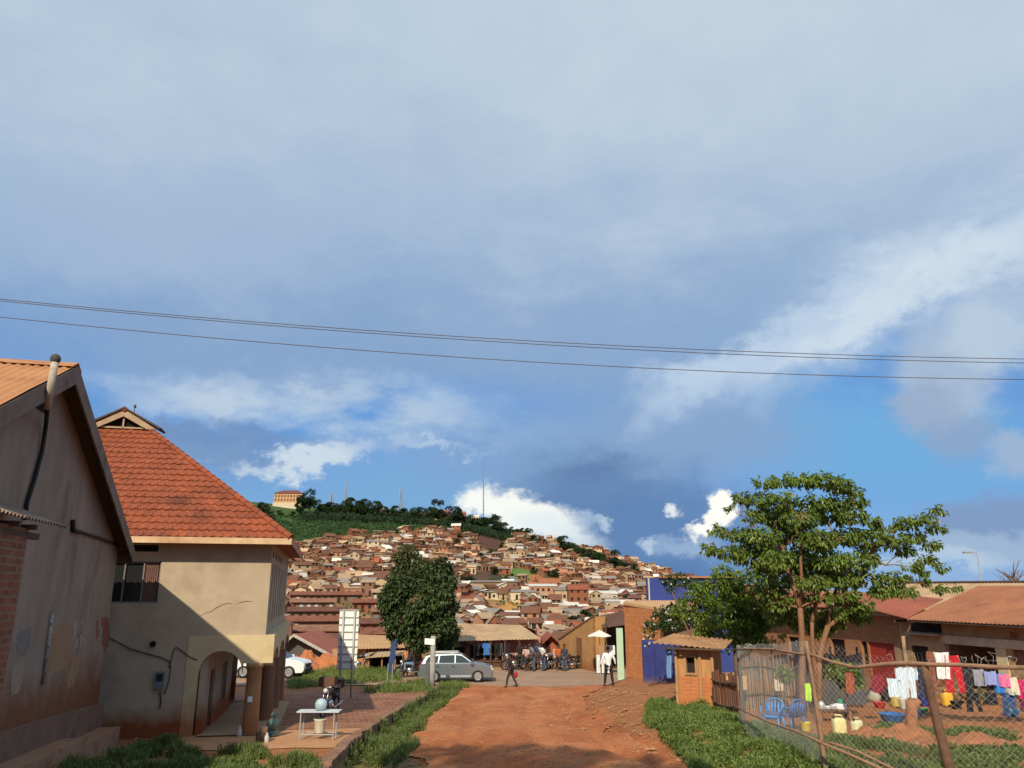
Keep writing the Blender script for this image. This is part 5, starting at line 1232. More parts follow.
def person(label,loc,rz,shirt,trousers,pose='stand',h=1.72,sleeve=.5,skirt=False,group=None,hat=None,long=False,shorts=False):
    """joints in a body frame: +x forward, +y left, z up; everything scaled to the height"""
    t=thing('person',label,'person',loc,group,rz); k=h/1.72
    J={}
    hipz=.92 if pose!='sit' else .50
    if pose=='sit': lean=.10
    elif pose=='lean': lean=.22; hipz=.90
    else: lean=.02
    J['pel']=(0,0,hipz); J['spine']=(lean*.4,0,hipz+.22); J['chest']=(lean*.8,0,hipz+.42); J['neck']=(lean,0,hipz+.57); J['head']=(lean+.03,0,hipz+.66); J['crown']=(lean+.03,0,hipz+.76)
    for s,n in ((1,'l'),(-1,'r')):
        J['hip'+n]=(0,s*.09,hipz-.05); J['sh'+n]=(lean*.9,s*.185,hipz+.50)
        if pose=='sit': J['kn'+n]=(.44,s*.13,hipz-.02); J['an'+n]=(.42,s*.13,.08); J['el'+n]=(.14,s*.23,hipz+.24); J['wr'+n]=(.36,s*.14,hipz+.14)
        elif pose=='walk':
            q=s; J['kn'+n]=(.16*q+.03,s*.09,hipz-.44); J['an'+n]=(.27*q-.03 if q>0 else -.32,s*.09,.08 if q>0 else .12); J['el'+n]=(-.12*q,s*.25,hipz+.22); J['wr'+n]=(-.13*q+.12,s*.24,hipz+.0)
        elif pose=='stride':
            J['kn'+n]=(.06*s,s*.13,hipz-.42); J['an'+n]=(.05*s,s*.19,.08); J['el'+n]=(-.03,s*.30,hipz+.26); J['wr'+n]=(.03,s*.36,hipz+.03)
        else: J['kn'+n]=(.02,s*.10,hipz-.43); J['an'+n]=(0,s*.10,.08); J['el'+n]=(-.02+lean*.5,s*.24,hipz+.24); J['wr'+n]=(.10+lean,s*.22,hipz+.02)
    V=[];E=[];Rr=[];ix={}
    def add(n,p,r_,par=None):
        ix[n]=len(V); V.append(tuple(c*k for c in p)); Rr.append(tuple(c*k for c in r_) if isinstance(r_,tuple) else r_*k)
        if par is not None: E.append((ix[par],ix[n]))
    add('pel',J['pel'],(.135,.10)); add('spine',J['spine'],(.115,.085),'pel'); add('chest',J['chest'],(.145,.10),'spine'); add('neck0',(J['neck'][0],0,J['neck'][2]-.03),.065,'chest'); add('neck',J['neck'],.052,'neck0')
    add('jaw',(J['head'][0]+.01,0,J['head'][2]-.02),.072,'neck'); add('head',(J['head'][0],0,J['head'][2]+.06),.092,'jaw'); add('crown',(J['crown'][0]-.01,0,J['crown'][2]+.05),.075,'head')
    for n in 'lr':
        s=1 if n=='l' else -1
        add('hip'+n,J['hip'+n],.092,'pel'); kx=J['kn'+n]; hx=J['hip'+n]; add('th'+n,tuple(lerp(a_,b_,.5) for a_,b_ in zip(hx,kx)),.078,'hip'+n); add('kn'+n,kx,.055,'th'+n)
        ax=J['an'+n]; add('ca'+n,tuple(lerp(a_,b_,.35) for a_,b_ in zip(kx,ax)),.055,'kn'+n); add('an'+n,ax,.035,'ca'+n); add('he'+n,(ax[0]-.02,ax[1],.035 if pose!='walk' or s>0 else ax[2]-.04),.034,'an'+n); add('to'+n,(ax[0]+.16,ax[1]+.01*s,.03 if pose!='walk' or s>0 else ax[2]-.07),.028,'he'+n)
        add('sh'+n,J['sh'+n],.058,'chest'); add('ua'+n,tuple(lerp(a_,b_,.5) for a_,b_ in zip(J['sh'+n],J['el'+n])),.046,'sh'+n); add('el'+n,J['el'+n],.037,'ua'+n)
        w=Vector(J['wr'+n]); e=Vector(J['el'+n]); dr=(w-e).normalized(); add('fa'+n,tuple(e.lerp(w,.4)),.036,'el'+n); add('wr'+n,tuple(w),.024,'fa'+n); pm=w+dr*.055; add('pa'+n,tuple(pm),(.036,.018),'wr'+n)
        side=Vector((1,0,0)) if pose!='sit' else Vector((0,-s,0)); side=(side-dr*side.dot(dr)).normalized(); nn=dr.cross(side)
        for fi,(o_,ln) in enumerate(((.028,.065),(.010,.075),(-.009,.07),(-.027,.055))):
            p0=pm+dr*.03+side*o_; add(f'f{n}{fi}a',tuple(p0+dr*ln*.5+nn*.004),.0085,'pa'+n); add(f'f{n}{fi}b',tuple(p0+dr*ln*.95+nn*.018*(1 if s>0 else -1)),.007,f'f{n}{fi}a')
        p0=w+dr*.03+side*.035; add(f't{n}a',tuple(p0+dr*.02),.010,'pa'+n); add(f't{n}b',tuple(p0+dr*.05+side*.012),.008,f't{n}a')
    skin_mesh('body',V,E,Rr,SKIN,t)
    def sub(name,seq,mat,edges=None,grow=.018,sub_=1,root=0):
        vs=[];rr_=[];ee=[];m={}
        for n,par,r_ in seq:
            m[n]=len(vs); vs.append(V[ix[n]] if n in ix else tuple(c*k for c in n)); rr_.append(tuple(c*k for c in r_) if isinstance(r_,tuple) else r_*k)
            if par is not None: ee.append((m[par],m[n]))
        return skin_mesh(name,vs,ee,rr_,mat,t,root,sub_)
    sh=[('pel',None,(.165,.135)),('spine','pel',(.155,.125)),('chest','spine',(.175,.13)),('neck0','chest',.08)]
    for n in 'lr':
        sh+=[('sh'+n,'chest',.08),('ua'+n,'sh'+n,.068),('el'+n,'ua'+n,.056)]
        if sleeve>.6: sh+=[('fa'+n,'el'+n,.050),('wr'+n,'fa'+n,.040)]
    if long: sh+=[((0,0,hipz-.18),'pel',(.17,.14))]
    sub('shirt',sh,shirt)
    tr_=[('pel',None,(.15,.118))]
    for n in 'lr':
        tr_+=[('hip'+n,'pel',.108),('th'+n,'hip'+n,.095),('kn'+n,'th'+n,.074)]
        if not shorts: tr_+=[('ca'+n,'kn'+n,.068),('an'+n,'ca'+n,.055)]
    if skirt: sk=MB(); 
    sub('trousers',tr_,trousers)
    for n in 'lr': sub('shoe',[('an'+n,None,.042),('he'+n,'an'+n,.044),('to'+n,'he'+n,.036)],SHOE)
    hx,hz_=J['head'][0]*k,(J['head'][2]+.085)*k
    f=MB(); f.ball((hx-.018*k,0,hz_+.025*k),.10*k,.093*k,.095*k,14,9); f.v=[p for p in f.v]; f.build('hair',hat or HAIR,t,True,uv=False)
    f=MB(); 
    for s in (-1,1): f.ball((hx+.085*k,s*.032*k,hz_-.03*k),.012*k,.015*k,.009*k,8,5)
    f.build('eyes',EYEW,t,True,uv=False)
    f=MB(); f.ball((hx+.098*k,0,hz_-.055*k),.02*k,.014*k,.024*k,8,6); f.ball((hx+.088*k,0,hz_-.092*k),.012*k,.026*k,.009*k,8,5)
    for s in (-1,1): f.ball((hx,s*.092*k,hz_-.04*k),.018*k,.012*k,.03*k,8,6)
    f.build('face_features',SKIN,t,True,uv=False)
    return t
C=lambda n,c: M('cloth_'+n,c,.9,.12,6,bmp=.1)
g=gp(511,688); p=person('person in dark clothes walking left across the junction carrying a red bag',(g[0],g[1],hz(*g[:2])+.04),rad(170),C('black_shirt',(.03,.025,.028)),C('dark_trousers',(.045,.04,.045)),'walk',1.62,1.)
f=MB(); f.ball((0,0,0),.11,.09,.17,12,8); f.tube([(0,-.02,.14),(0,0,.34),(0,.02,.14)],.01,5); o=f.build('hand_bag',C('crimson_bag',(.33,.03,.04)),None,True); o.location=(g[0]+.25,g[1]-.24,hz(*g[:2])+.68); tag(o,'dull red cloth bag hanging from the hand of the walking person','bag')
g=gp(609,687); person('person in a long white coat and black trousers standing at the right road edge',(g[0],g[1],hz(*g[:2])+.05),rad(100),C('white_coat',(.72,.73,.74)),C('black_leggings',(.02,.02,.022)),'stride',1.78,1.,long=True)
# ---- the row of riders in front of the pink shop
YR=54.0
def gY(px,Y): return (P(px,674,Y)[0],Y,hz(P(px,674,Y)[0],Y)+.045)
for i,(px,rz,mt_,lab,dy) in enumerate([(514,200,MC_B,'black motorcycle facing the road, leftmost of the row by the pink shop',0),(524,190,MC_R,'red motorcycle behind the walking person, second from the left in the row',.8),(541,195,MC_B,'black motorcycle under the rider in grey, in the middle of the row',.3),(549,250,MC_R,'red motorcycle with bright headlamp, nearest the red cottage',0),(563,170,MC_B,'black motorcycle by the seated man in orange',.3),(571,190,MC_B,'black motorcycle at the right end of the row by the ochre wall',.6)]):
    motorcycle(lab,tuple(Vector(gY(px,YR+dy))),rad(rz),mt_)
PP=[(520,'stand',260,1.7,C('black_dress',(.02,.02,.024)),C('black_leggings',(.02,.02,.02)),'person in black standing by the leftmost motorcycle',.3),
(527,'sit',240,1.7,C('pale_pink_top',(.55,.38,.34)),C('dark_trousers',(.04,.04,.045)),'person in pale pink top sitting low between the motorcycles',-.3),
(534,'lean',200,1.74,C('grey_shirt',(.17,.18,.21)),C('grey_trousers',(.09,.10,.12)),'person in grey shirt leaning over the middle motorcycle',-.4),
(538,'stand',250,1.72,C('dark_blue_shirt',(.05,.07,.13)),C('dark_trousers',(.04,.04,.05)),'person in dark blue shirt standing behind the one in grey',.9),
(544,'lean',215,1.7,C('white_shirt',(.74,.74,.72)),C('blue_jeans',(.06,.09,.16)),'person in bright white shirt leaning forward beside the motorcycles',-.2),
(559,'sit',260,1.72,C('orange_shirt',(.48,.12,.04)),C('dark_trousers',(.04,.04,.05)),'seated person in orange shirt near the right end of the row',.1),
(565,'stand',240,1.6,C('navy_shirt',(.04,.05,.09)),C('blue_jeans',(.09,.13,.22)),'person in navy shirt and jeans beside the ochre wall',-.4)]
for px,ps,rz,h,s1,s2,lab,dy in PP:
    q=gY(px,YR+dy-.7); z=q[2]+(.28 if ps=='sit' else 0)
    person(lab,(q[0],q[1],z),rad(rz),s1,s2,ps,h,.5,group='people gathered at the motorcycle stand')
    if ps=='sit':
        f=MB(); f.obox((q[0],q[1],q[2]+.36),.18,.18,.03); [f.obox((q[0]+a*.14,q[1]+b*.14,q[2]+.17),.02,.02,.17) for a in (-1,1) for b in (-1,1)]; tag(f.build('stool',DTIMB),f'small dark wooden stool under the {"pale pink dressed sitter" if px==527 else "seated man in orange"}','stool')
# two men by the roadside stall left of the silver car
q=(P(404,684,49)[0],49.6,hz(-7,49.6)+.045); person('person in orange shirt standing by the roadside stall left of the silver car',q,rad(-60),C('orange_tan_shirt',(.55,.25,.12)),C('brown_trousers',(.2,.09,.06)),'stand',1.7)
q=(P(410.5,684,49)[0],49.2,hz(-6.5,49.2)+.045); motorcycle('dark motorcycle with a rider stopped behind the silver car',(q[0]-.1,q[1],q[2]),rad(200),MC_B,group=None)
person('rider in dark jacket and pale blue jeans seated on a motorcycle behind the silver car',(q[0],q[1],q[2]+.33),rad(200),C('dark_jacket',(.04,.04,.06)),C('pale_jeans',(.16,.27,.38)),'sit',1.72,1.)
# ================================================================== buildings beyond the junction
# pink shop with tan iron roof
Y=57.
def X(px,py,Y=57.): return P(px,py,Y)[0]
def Zp(py,px=500,Y=57.): return P(px,py,Y)[2]
t=TH('roadside_shop','low pink plastered shop with wide tan iron roof and clothes hung along its front','shop',(X(500,676),Y,0))
x0,x1=X(466,676),X(541,676); zr_=Zp(641); PINK=M('faded_pink_plaster',(.40,.17,.135),.9,.15,2,dark=(.27,.11,.08))
f=MB(); f.box(x0,x1,Y,Y+.2,-.3,zr_+.15); f.box(x1-.2,x1,Y+.2,Y+6,-.3,zr_+.4); f.box(x0,x0+.2,Y+.2,Y+6,-.3,zr_+.4); f.box(x0,x1,Y+5.8,Y+6,-.3,zr_+.4); f.build('wall',PINK,t)
e0,e1=P(458,641,Y-1.2),P(541,639,Y-1.2); r0_,r1_=P(449,623,Y+3.2),P(521,625,Y+3.2); sheet_roof('roof',RUSTT,e0,e1,r1_,r0_,.25,.02,t,rows=2)
sheet_roof('roof',RUSTT,(x1+.4,Y+6.6,e1[2]),(x0-.4,Y+6.6,e0[2]),r0_,r1_,.25,.02,t,rows=2)
f=MB(); f.poly_prism([(x1+.0,Y,e1[2]-.05),(x1+.0,Y+6,e1[2]-.05),(x1+.0,Y+3.2,r1_[2]-.1)],(-.18,0,0)); f.build('gable',PINK,t)
f=MB(); f.box(x0+.1,X(518,676),Y-.9,Y-.82,-.1,Zp(661)); f.box(x0+.1,X(518,676),Y-.95,Y-.1,Zp(661),Zp(659)); f.build('counter',M('dark_plank',(.10,.05,.035),.9,.3,3),t)
for px in (475,491,505,519): f=MB(); f.tube([(X(px,660),Y-1.1,-.1),(X(px,660),Y-1.1,e0[2]+.05)],.05,6); f.build('post',DTIMB,t)
f=MB(); f.box(X(470,650),X(502,650),Y-.03,Y+.0,Zp(658),Zp(645)); f.build('opening',OPEN,t)
f=MB(); f.tube([(X(470,645),Y-1.0,Zp(644)),(X(512,645),Y-1.0,Zp(644))],.012,4); tag(f.build('clothes_line',CABLE),'thin line of hung clothes under the eave of the pink shop','clothes line')
# ---- garments
def cloth(name,label,cat,px0,px1,py0,py1,Y,col,kind='towel',group='washing on the yard lines',mat=None,seed=0,taper=1.0):
    a=P(px0,py0,Y); b=P(px1,py0,Y); c=P((px0+px1)/2,py1,Y); w=b[0]-a[0]; h=a[2]-c[2]; r=random.Random(hash((px0,py0))&255 if 0 else int(px0*7+py0))
    m=MB(); ph=r.uniform(0,6)
    def wv_(x,z): return .05*math.sin(x*18/max(.4,w)*.8+ph+z*1.9)*(.35+z/h)+.03*math.sin(x*31+ph+z*3)
    def strip(outline):
        # outline: rows of (left,right) fractions at height fraction
        nx=10; 
        for s_ in (0,.012):
            rows_=[]
            for hf,l,rr_ in outline: rows_.append([(a[0]+w*lerp(l,rr_,i/nx),Y+wv_(w*lerp(l,rr_,i/nx),h*hf)+s_,a[2]-h*hf-.02*math.sin(math.pi*i/nx)*(1-hf)) for i in range(nx+1)])
            n=len(rows_); m.add([p for r_ in rows_ for p in r_],[(j*(nx+1)+i,j*(nx+1)+i+1,(j+1)*(nx+1)+i+1,(j+1)*(nx+1)+i) for j in range(n-1) for i in range(nx)])
    if kind=='towel': strip([(k/6,0+.02*math.sin(k),1-.02*k*(1-taper)) for k in range(7)])
    elif kind=='shirt':
        strip([(0,.22,.78),(.2,.2,.8),(.5,.2,.8),(.8,.18,.84),(1,.16,.85)]); strip([(.02,.0,.24),(.2,-.02,.22),(.42,.02,.2)]); strip([(.02,.76,1.0),(.2,.78,1.03),(.42,.8,1.0)])
    elif kind=='trousers':
        strip([(0,.12,.88),(.15,.10,.9),(.34,.08,.92)]); strip([(.33,.08,.49),(.6,.04,.42),(1,-.02,.34)]); strip([(.33,.51,.92),(.6,.58,.97),(1,.64,1.02)])
    elif kind=='bundle': strip([(0,.15,.8),(.15,.1,.84),(.4,.12,.9),(.62,.02,.8),(.85,.08,.86),(1,.22,.7)])
    return tag(m.build(name,mat or M('cloth_'+name+str(int(px0)),col,.9,.1,8,bmp=.1),None,True),label,cat,group)
sg='clothes hung along the pink shop'
cloth('hanging_shirt','dark shirt hung at the left of the pink shop front','shirt',475,480,643,656,55.9,(.04,.035,.04),'shirt',sg)
cloth('hanging_shirt','bright blue shirt hung in the middle of the pink shop front','shirt',482,491,643,655,55.9,(.05,.16,.42),'shirt',sg)
cloth('hanging_trousers','black trousers hung beside the blue shirt','trousers',494,499,643,657,55.9,(.02,.02,.02),'trousers',sg)
cloth('hanging_trousers','dark grey trousers hung right of the black ones','trousers',499.5,503,643,656,55.9,(.07,.07,.08),'trousers',sg)
cloth('hanging_dress','black dress hung at the right end of the pink shop line','dress',504,510,643,656,55.9,(.025,.015,.02),'towel',sg)
# dark lean-to shelter left of the pink shop, under the tree
t=TH('market_shelter','dark open timber shelter with sagging grey roof under the tall dark tree','shelter',(X(452,676),Y,0))
a0,a1,b0,b1=P(436,647,Y-1),P(470,647,Y-1),P(462,633,Y+3),P(434,633,Y+3); sheet_roof('roof',M('grey_brown_sheet',(.12,.085,.065),.85,.3,1),a0,a1,b0,b1,.25,.03,t)
for px in (440,452,466): f=MB(); f.tube([(X(px,660),Y-.8,-.2),(X(px,660),Y-.8,a0[2]+.05)],.06,6); f.build('post',DTIMB,t)
f=MB(); f.box(X(437,650),X(468,650),Y+2.5,Y+2.6,-.2,a0[2]+.3); f.build('back_wall',M('blackish_board',(.05,.035,.03),.95,.2,3),t)  # plain near-black board closes the back of the shelter
# red cottage right of the pink shop
t=TH('small_cottage','small brick red cottage with gabled roof and cream corner between pink shop and ochre wall','house',(X(553,672),Y+2,0)); Yc=Y+2.5
xa,xb=X(541,650,Yc),X(561,650,Yc); ze=Zp(646,550,Yc); zp=Zp(636,550,Yc)
f=MB(); f.poly_prism([(xa,Yc,-.6),(xb,Yc,-.6),(xb,Yc,ze),((xa+xb)/2,Yc,zp),(xa,Yc,ze)],(0,5,0)); f.build('wall',M('brick_red_paint',(.34,.10,.065),.9,.15,2),t)
f=MB(); 
for s,xx in ((-1,xa-.4),(1,xb+.4)): f.poly_prism([(xx,Yc-.6,ze-.25),((xa+xb)/2,Yc-.6,zp+.04),((xa+xb)/2,Yc-.6,zp+.12),(xx,Yc-.6,ze-.15)],(0,6,0))
f.build('roof',M('red_sheet',(.28,.085,.055),.75,.2,2),t)
f=MB(); f.box(X(546,660,Yc),X(550,660,Yc),Yc-.04,Yc,-.4,1.5); f.build('door',OPEN,t); f=MB(); f.box(X(553,660,Yc),X(557,660,Yc),Yc-.05,Yc,-.6,ze-.2); f.build('corner_panel',M('cream_yellow',(.5,.38,.2),.9,.1,2),t)
# ochre shop
t=TH('ochre_shop','tall ochre mud plastered wall of a corner shop with a dark porch','shop',(X(590,672,52),53,0)); OCH=M('ochre_plaster',(.46,.25,.10),.92,.22,1.6,dark=(.29,.14,.055),dirt=((.30,.12,.05),-.2,.9))
Yo=55.2; pA=(X(559,672,58.5),58.5); pB=(X(594,672,52.5),52.5); pC=(X(628,672,53.5),53.5)
zA=P(559,640,58.5)[2]; zB=P(596,617,52.5)[2]; zC=P(606,616,53)[2]
f=MB(); f.poly_prism([(pA[0],pA[1],-.5),(pB[0],pB[1],-.5),(pB[0],pB[1],zB),(pA[0],pA[1],zA)],(.15,.2,0)); 
xp=X(607,640,52.8); f.poly_prism([(pB[0]+.15,pB[1]+.0,-.5),(xp,pB[1]+.3,-.5),(xp,pB[1]+.3,zB+.02),(pB[0]+.15,pB[1],zB+.02)],(0,.2,0)); f.build('wall',OCH,t)
f=MB(); f.poly_prism([(pA[0]-.05,pA[1]-.05,zA),(pB[0]-.02,pB[1]-.08,zB),(pB[0]-.02,pB[1]-.08,zB+.1),(pA[0]-.05,pA[1]-.05,zA+.1)],(.25,.3,0)); f.build('coping',M('dark_coping',(.20,.12,.07),.95,.2,3),t)
q=Vector((lerp(pA[0],pB[0],.55),lerp(pA[1],pB[1],.55),0)); f=MB(); dd_=Vector((pB[0]-pA[0],pB[1]-pA[1],0)).normalized(); f.poly_prism([tuple(q-dd_*.0+Vector((-.02,-.03,.1))),tuple(q+dd_*.9+Vector((-.02,-.03,.1))),tuple(q+dd_*.9+Vector((-.02,-.03,2.0))),tuple(q+Vector((-.02,-.03,2.0)))],(.05,.04,0)); f.build('door',M('brown_plank_door',(.22,.105,.05),.9,.2,3),t)
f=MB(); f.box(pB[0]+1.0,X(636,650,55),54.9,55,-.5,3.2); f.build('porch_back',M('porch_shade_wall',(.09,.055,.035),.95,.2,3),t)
sheet_roof('porch_roof',M('dark_rust_sheet',(.13,.06,.04),.8,.3,1),P(603,628,51.5),P(631,624,51.5),P(640,607,56),P(598,616,56),.25,.03,t)
f=MB(); f.tube([P(606,617,51.6),P(605,672,51.6)],.06,6); f.build('post',DTIMB,t)
# parasol, cabinets
Yp=50.2; q=P(602,672,Yp); zg_=hz(q[0],Yp)+.05; t=TH('market_parasol','faded white market parasol over the white cabinets','parasol',(q[0],Yp,zg_))
zt=P(602,630,Yp)[2]; ze=P(602,636.5,Yp)[2]; cpx=(P(588,633,Yp)[0]+P(611,633,Yp)[0])/2; R_=(P(612,633,Yp)[0]-P(587,633,Yp)[0])/2
f=MB(); n=8; vs=[(cpx,Yp,zt)]+[(cpx+R_*math.cos(i*2*math.pi/n+.3),Yp+R_*math.sin(i*2*math.pi/n+.3),ze+(.05 if i%2 else 0)) for i in range(n)]; f.add(vs,[(0,1+i,1+(i+1)%n) for i in range(n)]); f.add([(x,y,z-.02) for x,y,z in vs],[(0,1+(i+1)%n,1+i) for i in range(n)]); f.build('canopy',M('faded_cream_cloth',(.66,.64,.56),.85,.12,3),t)
f=MB(); f.tube([(cpx,Yp,zg_),(cpx,Yp,zt)],.025,6); f.build('pole',METAL,t)
for i in range(8): a=i*2*math.pi/8+.3; f=MB(); f.tube([(cpx,Yp,zt-.05),(cpx+R_*.95*math.cos(a),Yp+R_*.95*math.sin(a),ze)],.01,4); f.build('rib',METAL,t)
WH2=M('white_cabinet',(.70,.71,.70),.5,.06,3)
for i,(pa,pb,ptop,lab) in enumerate(((597,601,655,'narrow white cabinet, left of the two under the parasol'),(601.5,611,657,'wide white glass fronted cabinet under the parasol'))):
    xa,xb=P(pa,670,Yp+.6)[0],P(pb,670,Yp+.6)[0]; zt=P(pa,ptop,Yp+.6)[2]; t=TH('market_cabinet',lab,'cabinet',((xa+xb)/2,Yp+.8,zg_),'white cabinets outside the ochre shop')
    f=MB(); f.box(xa,xb,Yp+.6,Yp+1.1,zg_+.08,zt); f.build('carcass',WH2,t); f=MB(); f.box(xa+.1,xb-.1,Yp+.585,Yp+.598,zg_+.2,zt-.3); f.build('door_panel',M('pale_panel',(.5,.54,.56),.3,.06,3,spec=.5),t)
    for dx in (.06,(xb-xa)-.06): f=MB(); f.box(xa+dx-.03,xa+dx+.03,Yp+.65,Yp+.71,zg_-.02,zg_+.08); f.build('foot',METAL,t)
xa,xb=P(609,650,Yp+.6)[0],P(612,650,Yp+.6)[0]; f=MB(); za=P(606,655,Yp+.6)[2]; f.box(xa-.2,xb+.2,Yp+.7,Yp+1.0,za+.003,za+.55); f.box(xa-.15,xb+.15,Yp+.69,Yp+.7,za+.12,za+.45); tag(f.build('display_box',WH2),'small white glass box standing on the wide white cabinet','box')
# mint door leaf + brick pier shop
Yk=44.6
t=TH('brick_shop','tall raw brick shop front pier with flat earth topped roof ledge and pale green door','shop',(P(645,690,Yk)[0],Yk,.2))
xa,xb,xc=P(627,680,Yk)[0],P(664,690,Yk-2)[0],P(700,690,Yk)[0]; zt=P(623,605,Yk)[2]
A_=(P(627,688,45.5)[0],45.5); B_=(P(663,692,42.5)[0],42.5); 
BRK=brick('orange_raw_brick',(.60,.23,.085),(.48,.165,.06),(.34,.18,.09),bw=.30,rh=.125,ms=.018)
zA=P(623,605,45.5)[2]; zB2=P(655,611,42.5)[2]
f=MB(); f.poly_prism([(A_[0],A_[1],-.4),(B_[0],B_[1],-.4),(B_[0],B_[1],zB2-.0),(A_[0],A_[1],zA)],(.35,1.0,0)); f.build('wall',BRK,t)
f=MB(); f.poly_prism([(A_[0]-.05,A_[1]-.1,zA+.002),(B_[0]+.1,B_[1]-.1,zB2+.002),(P(700,614,43)[0],43,zB2+.1),(P(700,612,47)[0],47,zA+.1),(A_[0]+.3,47,zA+.1)],(0,0,.14)); f.build('roof_ledge',M('sandy_render',(.50,.29,.15),.92,.2,2),t)
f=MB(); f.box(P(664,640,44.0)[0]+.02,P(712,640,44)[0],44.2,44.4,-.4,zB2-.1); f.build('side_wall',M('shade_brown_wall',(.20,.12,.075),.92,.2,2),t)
f=MB(); q=P(622,690,45.3); f.box(q[0]-.22,q[0]+.14,45.2,45.3,hz(q[0],45)+.0,P(621,628,45.3)[2]); f.build('door_leaf',M('mint_green_paint',(.40,.56,.42),.75,.12,3),t)
# blue lower wall with gate
BLU=M('cobalt_blue_paint',(.03,.042,.19),.7,.16,1.6,dark=(.02,.025,.11),dirt=((.16,.10,.10),.2,.9))
t=TH('blue_gate_wall','cobalt blue painted gate wall between brick pier and little kiosk','wall',(P(655,688,41)[0],41,.2))
f=MB(); q0,q1=P(644,690,41.6),P(672,690,41.6); f.box(q0[0],q1[0]+2.5,41.6,41.75,-.2,P(655,640,41.6)[2]); f.build('wall',BLU,t); f=MB(); f.box(q0[0]+.6,q0[0]+.64,41.57,41.6,.1,2.2); f.build('gate_edge',M('navy_edge',(.02,.03,.12),.7,.1,3),t)
# blue upper building
t=TH('blue_building','tall cobalt blue rendered wall rising behind the brick shop','building',(P(672,690,50)[0],50,0))
xa,xb=P(652,640,50)[0],P(745,640,50)[0]; zt=P(652,578,50)[2]
f=MB(); f.box(xa,xb,50,50.3,-.3,zt); f.box(xa,xa+.3,50.3,51.3,-.3,zt); f.box(xb-.3,xb,50.3,51.3,-.3,zt); f.build('wall',M('cobalt_blue_upper',(.04,.062,.26),.75,.12,1.2,dark=(.03,.045,.19)),t)
f=MB(); f.box(xa+.6,xb+.4,49.8,51.6,zt+.003,zt+.1); f.build('roof',M('orange_rust_roof',(.42,.18,.07),.8,.2,1),t); f=MB(); f.box(xa-.07,xa-.005,49.98,50.3,-.3,zt-.0); f.build('edge_trim',M('pale_edge',(.5,.5,.48),.8,.1,3),t)
# ================================================================== left background: gabled dark house, ochre stalls
Yg=60.
t=TH('gabled_cottage','dark gabled cottage with red roof slope and pale verge behind the veranda','house',(P(300,672,Yg)[0],Yg,0))
xL,xR=P(271,660,Yg)[0],P(335,655,Yg)[0]; xm=P(296,640,Yg)[0]; zp=P(297,634.5,Yg)[2]; zl=P(268,657,Yg)[2]; zr2=P(327,654.5,Yg)[2]
f=MB(); f.poly_prism([(xL,Yg,-1),(xR-.5,Yg,-1),(xR-.5,Yg,zr2+.15),(xm,Yg,zp-.1),(xL,Yg,zl)],(0,7,0)); f.build('wall',M('dark_grey_render',(.10,.095,.085),.92,.2,2),t)
sheet_roof('roof',M('brick_red_sheet',(.26,.09,.065),.75,.2,1),(xL-.3,Yg-.7,zl-.1),(xL-.3,Yg+7,zl-.1),(xm,Yg+7,zp+.03),(xm,Yg-.7,zp+.03),.25,.02,t)
sheet_roof('roof',_m['brick_red_sheet'],(xR+.1,Yg-.7,zr2-.1),(xR+.1,Yg+7,zr2-.1),(xm,Yg+7,zp+.03),(xm,Yg-.7,zp+.03),.25,.02,t)
f=MB(); f.poly_prism([(xR+.15,Yg-.78,zr2-.28),(xm,Yg-.78,zp-.12),(xm,Yg-.78,zp+.1),(xR+.15,Yg-.78,zr2-.05)],(0,.08,0)); f.poly_prism([(xL-.3,Yg-.78,zl-.28),(xm,Yg-.78,zp-.12),(xm,Yg-.78,zp+.1),(xL-.3,Yg-.78,zl-.05)],(0,.08,0)); f.build('verge_board',M('pale_grey_board',(.42,.39,.35),.8,.15,3),t)
# yellow hut right of it
Yh=58
t=TH('yellow_hut','small yellow ochre hut with sloping rusty roof beside the dark gabled cottage','hut',(P(336,676,Yh)[0],Yh,0))
f=MB(); f.box(P(328,670,Yh)[0],P(343,670,Yh)[0],Yh,Yh+3,-.6,P(333,659,Yh)[2]); f.build('wall',M('ochre_yellow',(.52,.31,.12),.9,.15,2),t)
sheet_roof('roof',RUSTO,P(325,661,Yh-.6),P(346,666,Yh-.6),P(340,648,Yh+3.5),P(326,650,Yh+3.5),.25,.02,t)
# ochre building with tan roof behind the board
Yq=58
t=TH('ochre_stall_house','ochre building with wide tan iron roof behind the white panelled board','building',(P(375,676,Yq)[0],Yq,0))
f=MB(); f.box(P(354,670,Yq)[0],P(412,670,Yq)[0],Yq,Yq+5,-.6,P(370,649,Yq)[2]); f.build('wall',M('brown_red_mud',(.25,.10,.055),.92,.2,2),t)
sheet_roof('roof',M('tan_orange_sheet',(.46,.27,.13),.75,.2,1),P(349,649,Yq-.8),P(414,648,Yq-.8),P(400,636,Yq+5),P(352,634,Yq+5),.25,.02,t,rows=2)
f=MB(); f.box(P(357,660,Yq)[0],P(366,660,Yq)[0],Yq-.08,Yq-.0,-.6,P(360,648,Yq)[2]); f.build('pier',M('orange_mud_pier',(.46,.22,.09),.92,.2,2),t)
Yw=66
t=TH('cream_house','cream walled house with sloping tan parapet behind the roadside stalls','house',(P(400,660,Yw)[0],Yw,-.5)); f=MB(); f.poly_prism([(P(387,640,Yw)[0],Yw,-1),(P(412,640,Yw)[0],Yw,-1),(P(412,630,Yw)[0],Yw,P(412,632,Yw)[2]),(P(387,630,Yw)[0],Yw,P(387,626,Yw)[2])],(0,6,0)); f.build('wall',M('warm_cream',(.55,.42,.27),.9,.12,2),t)
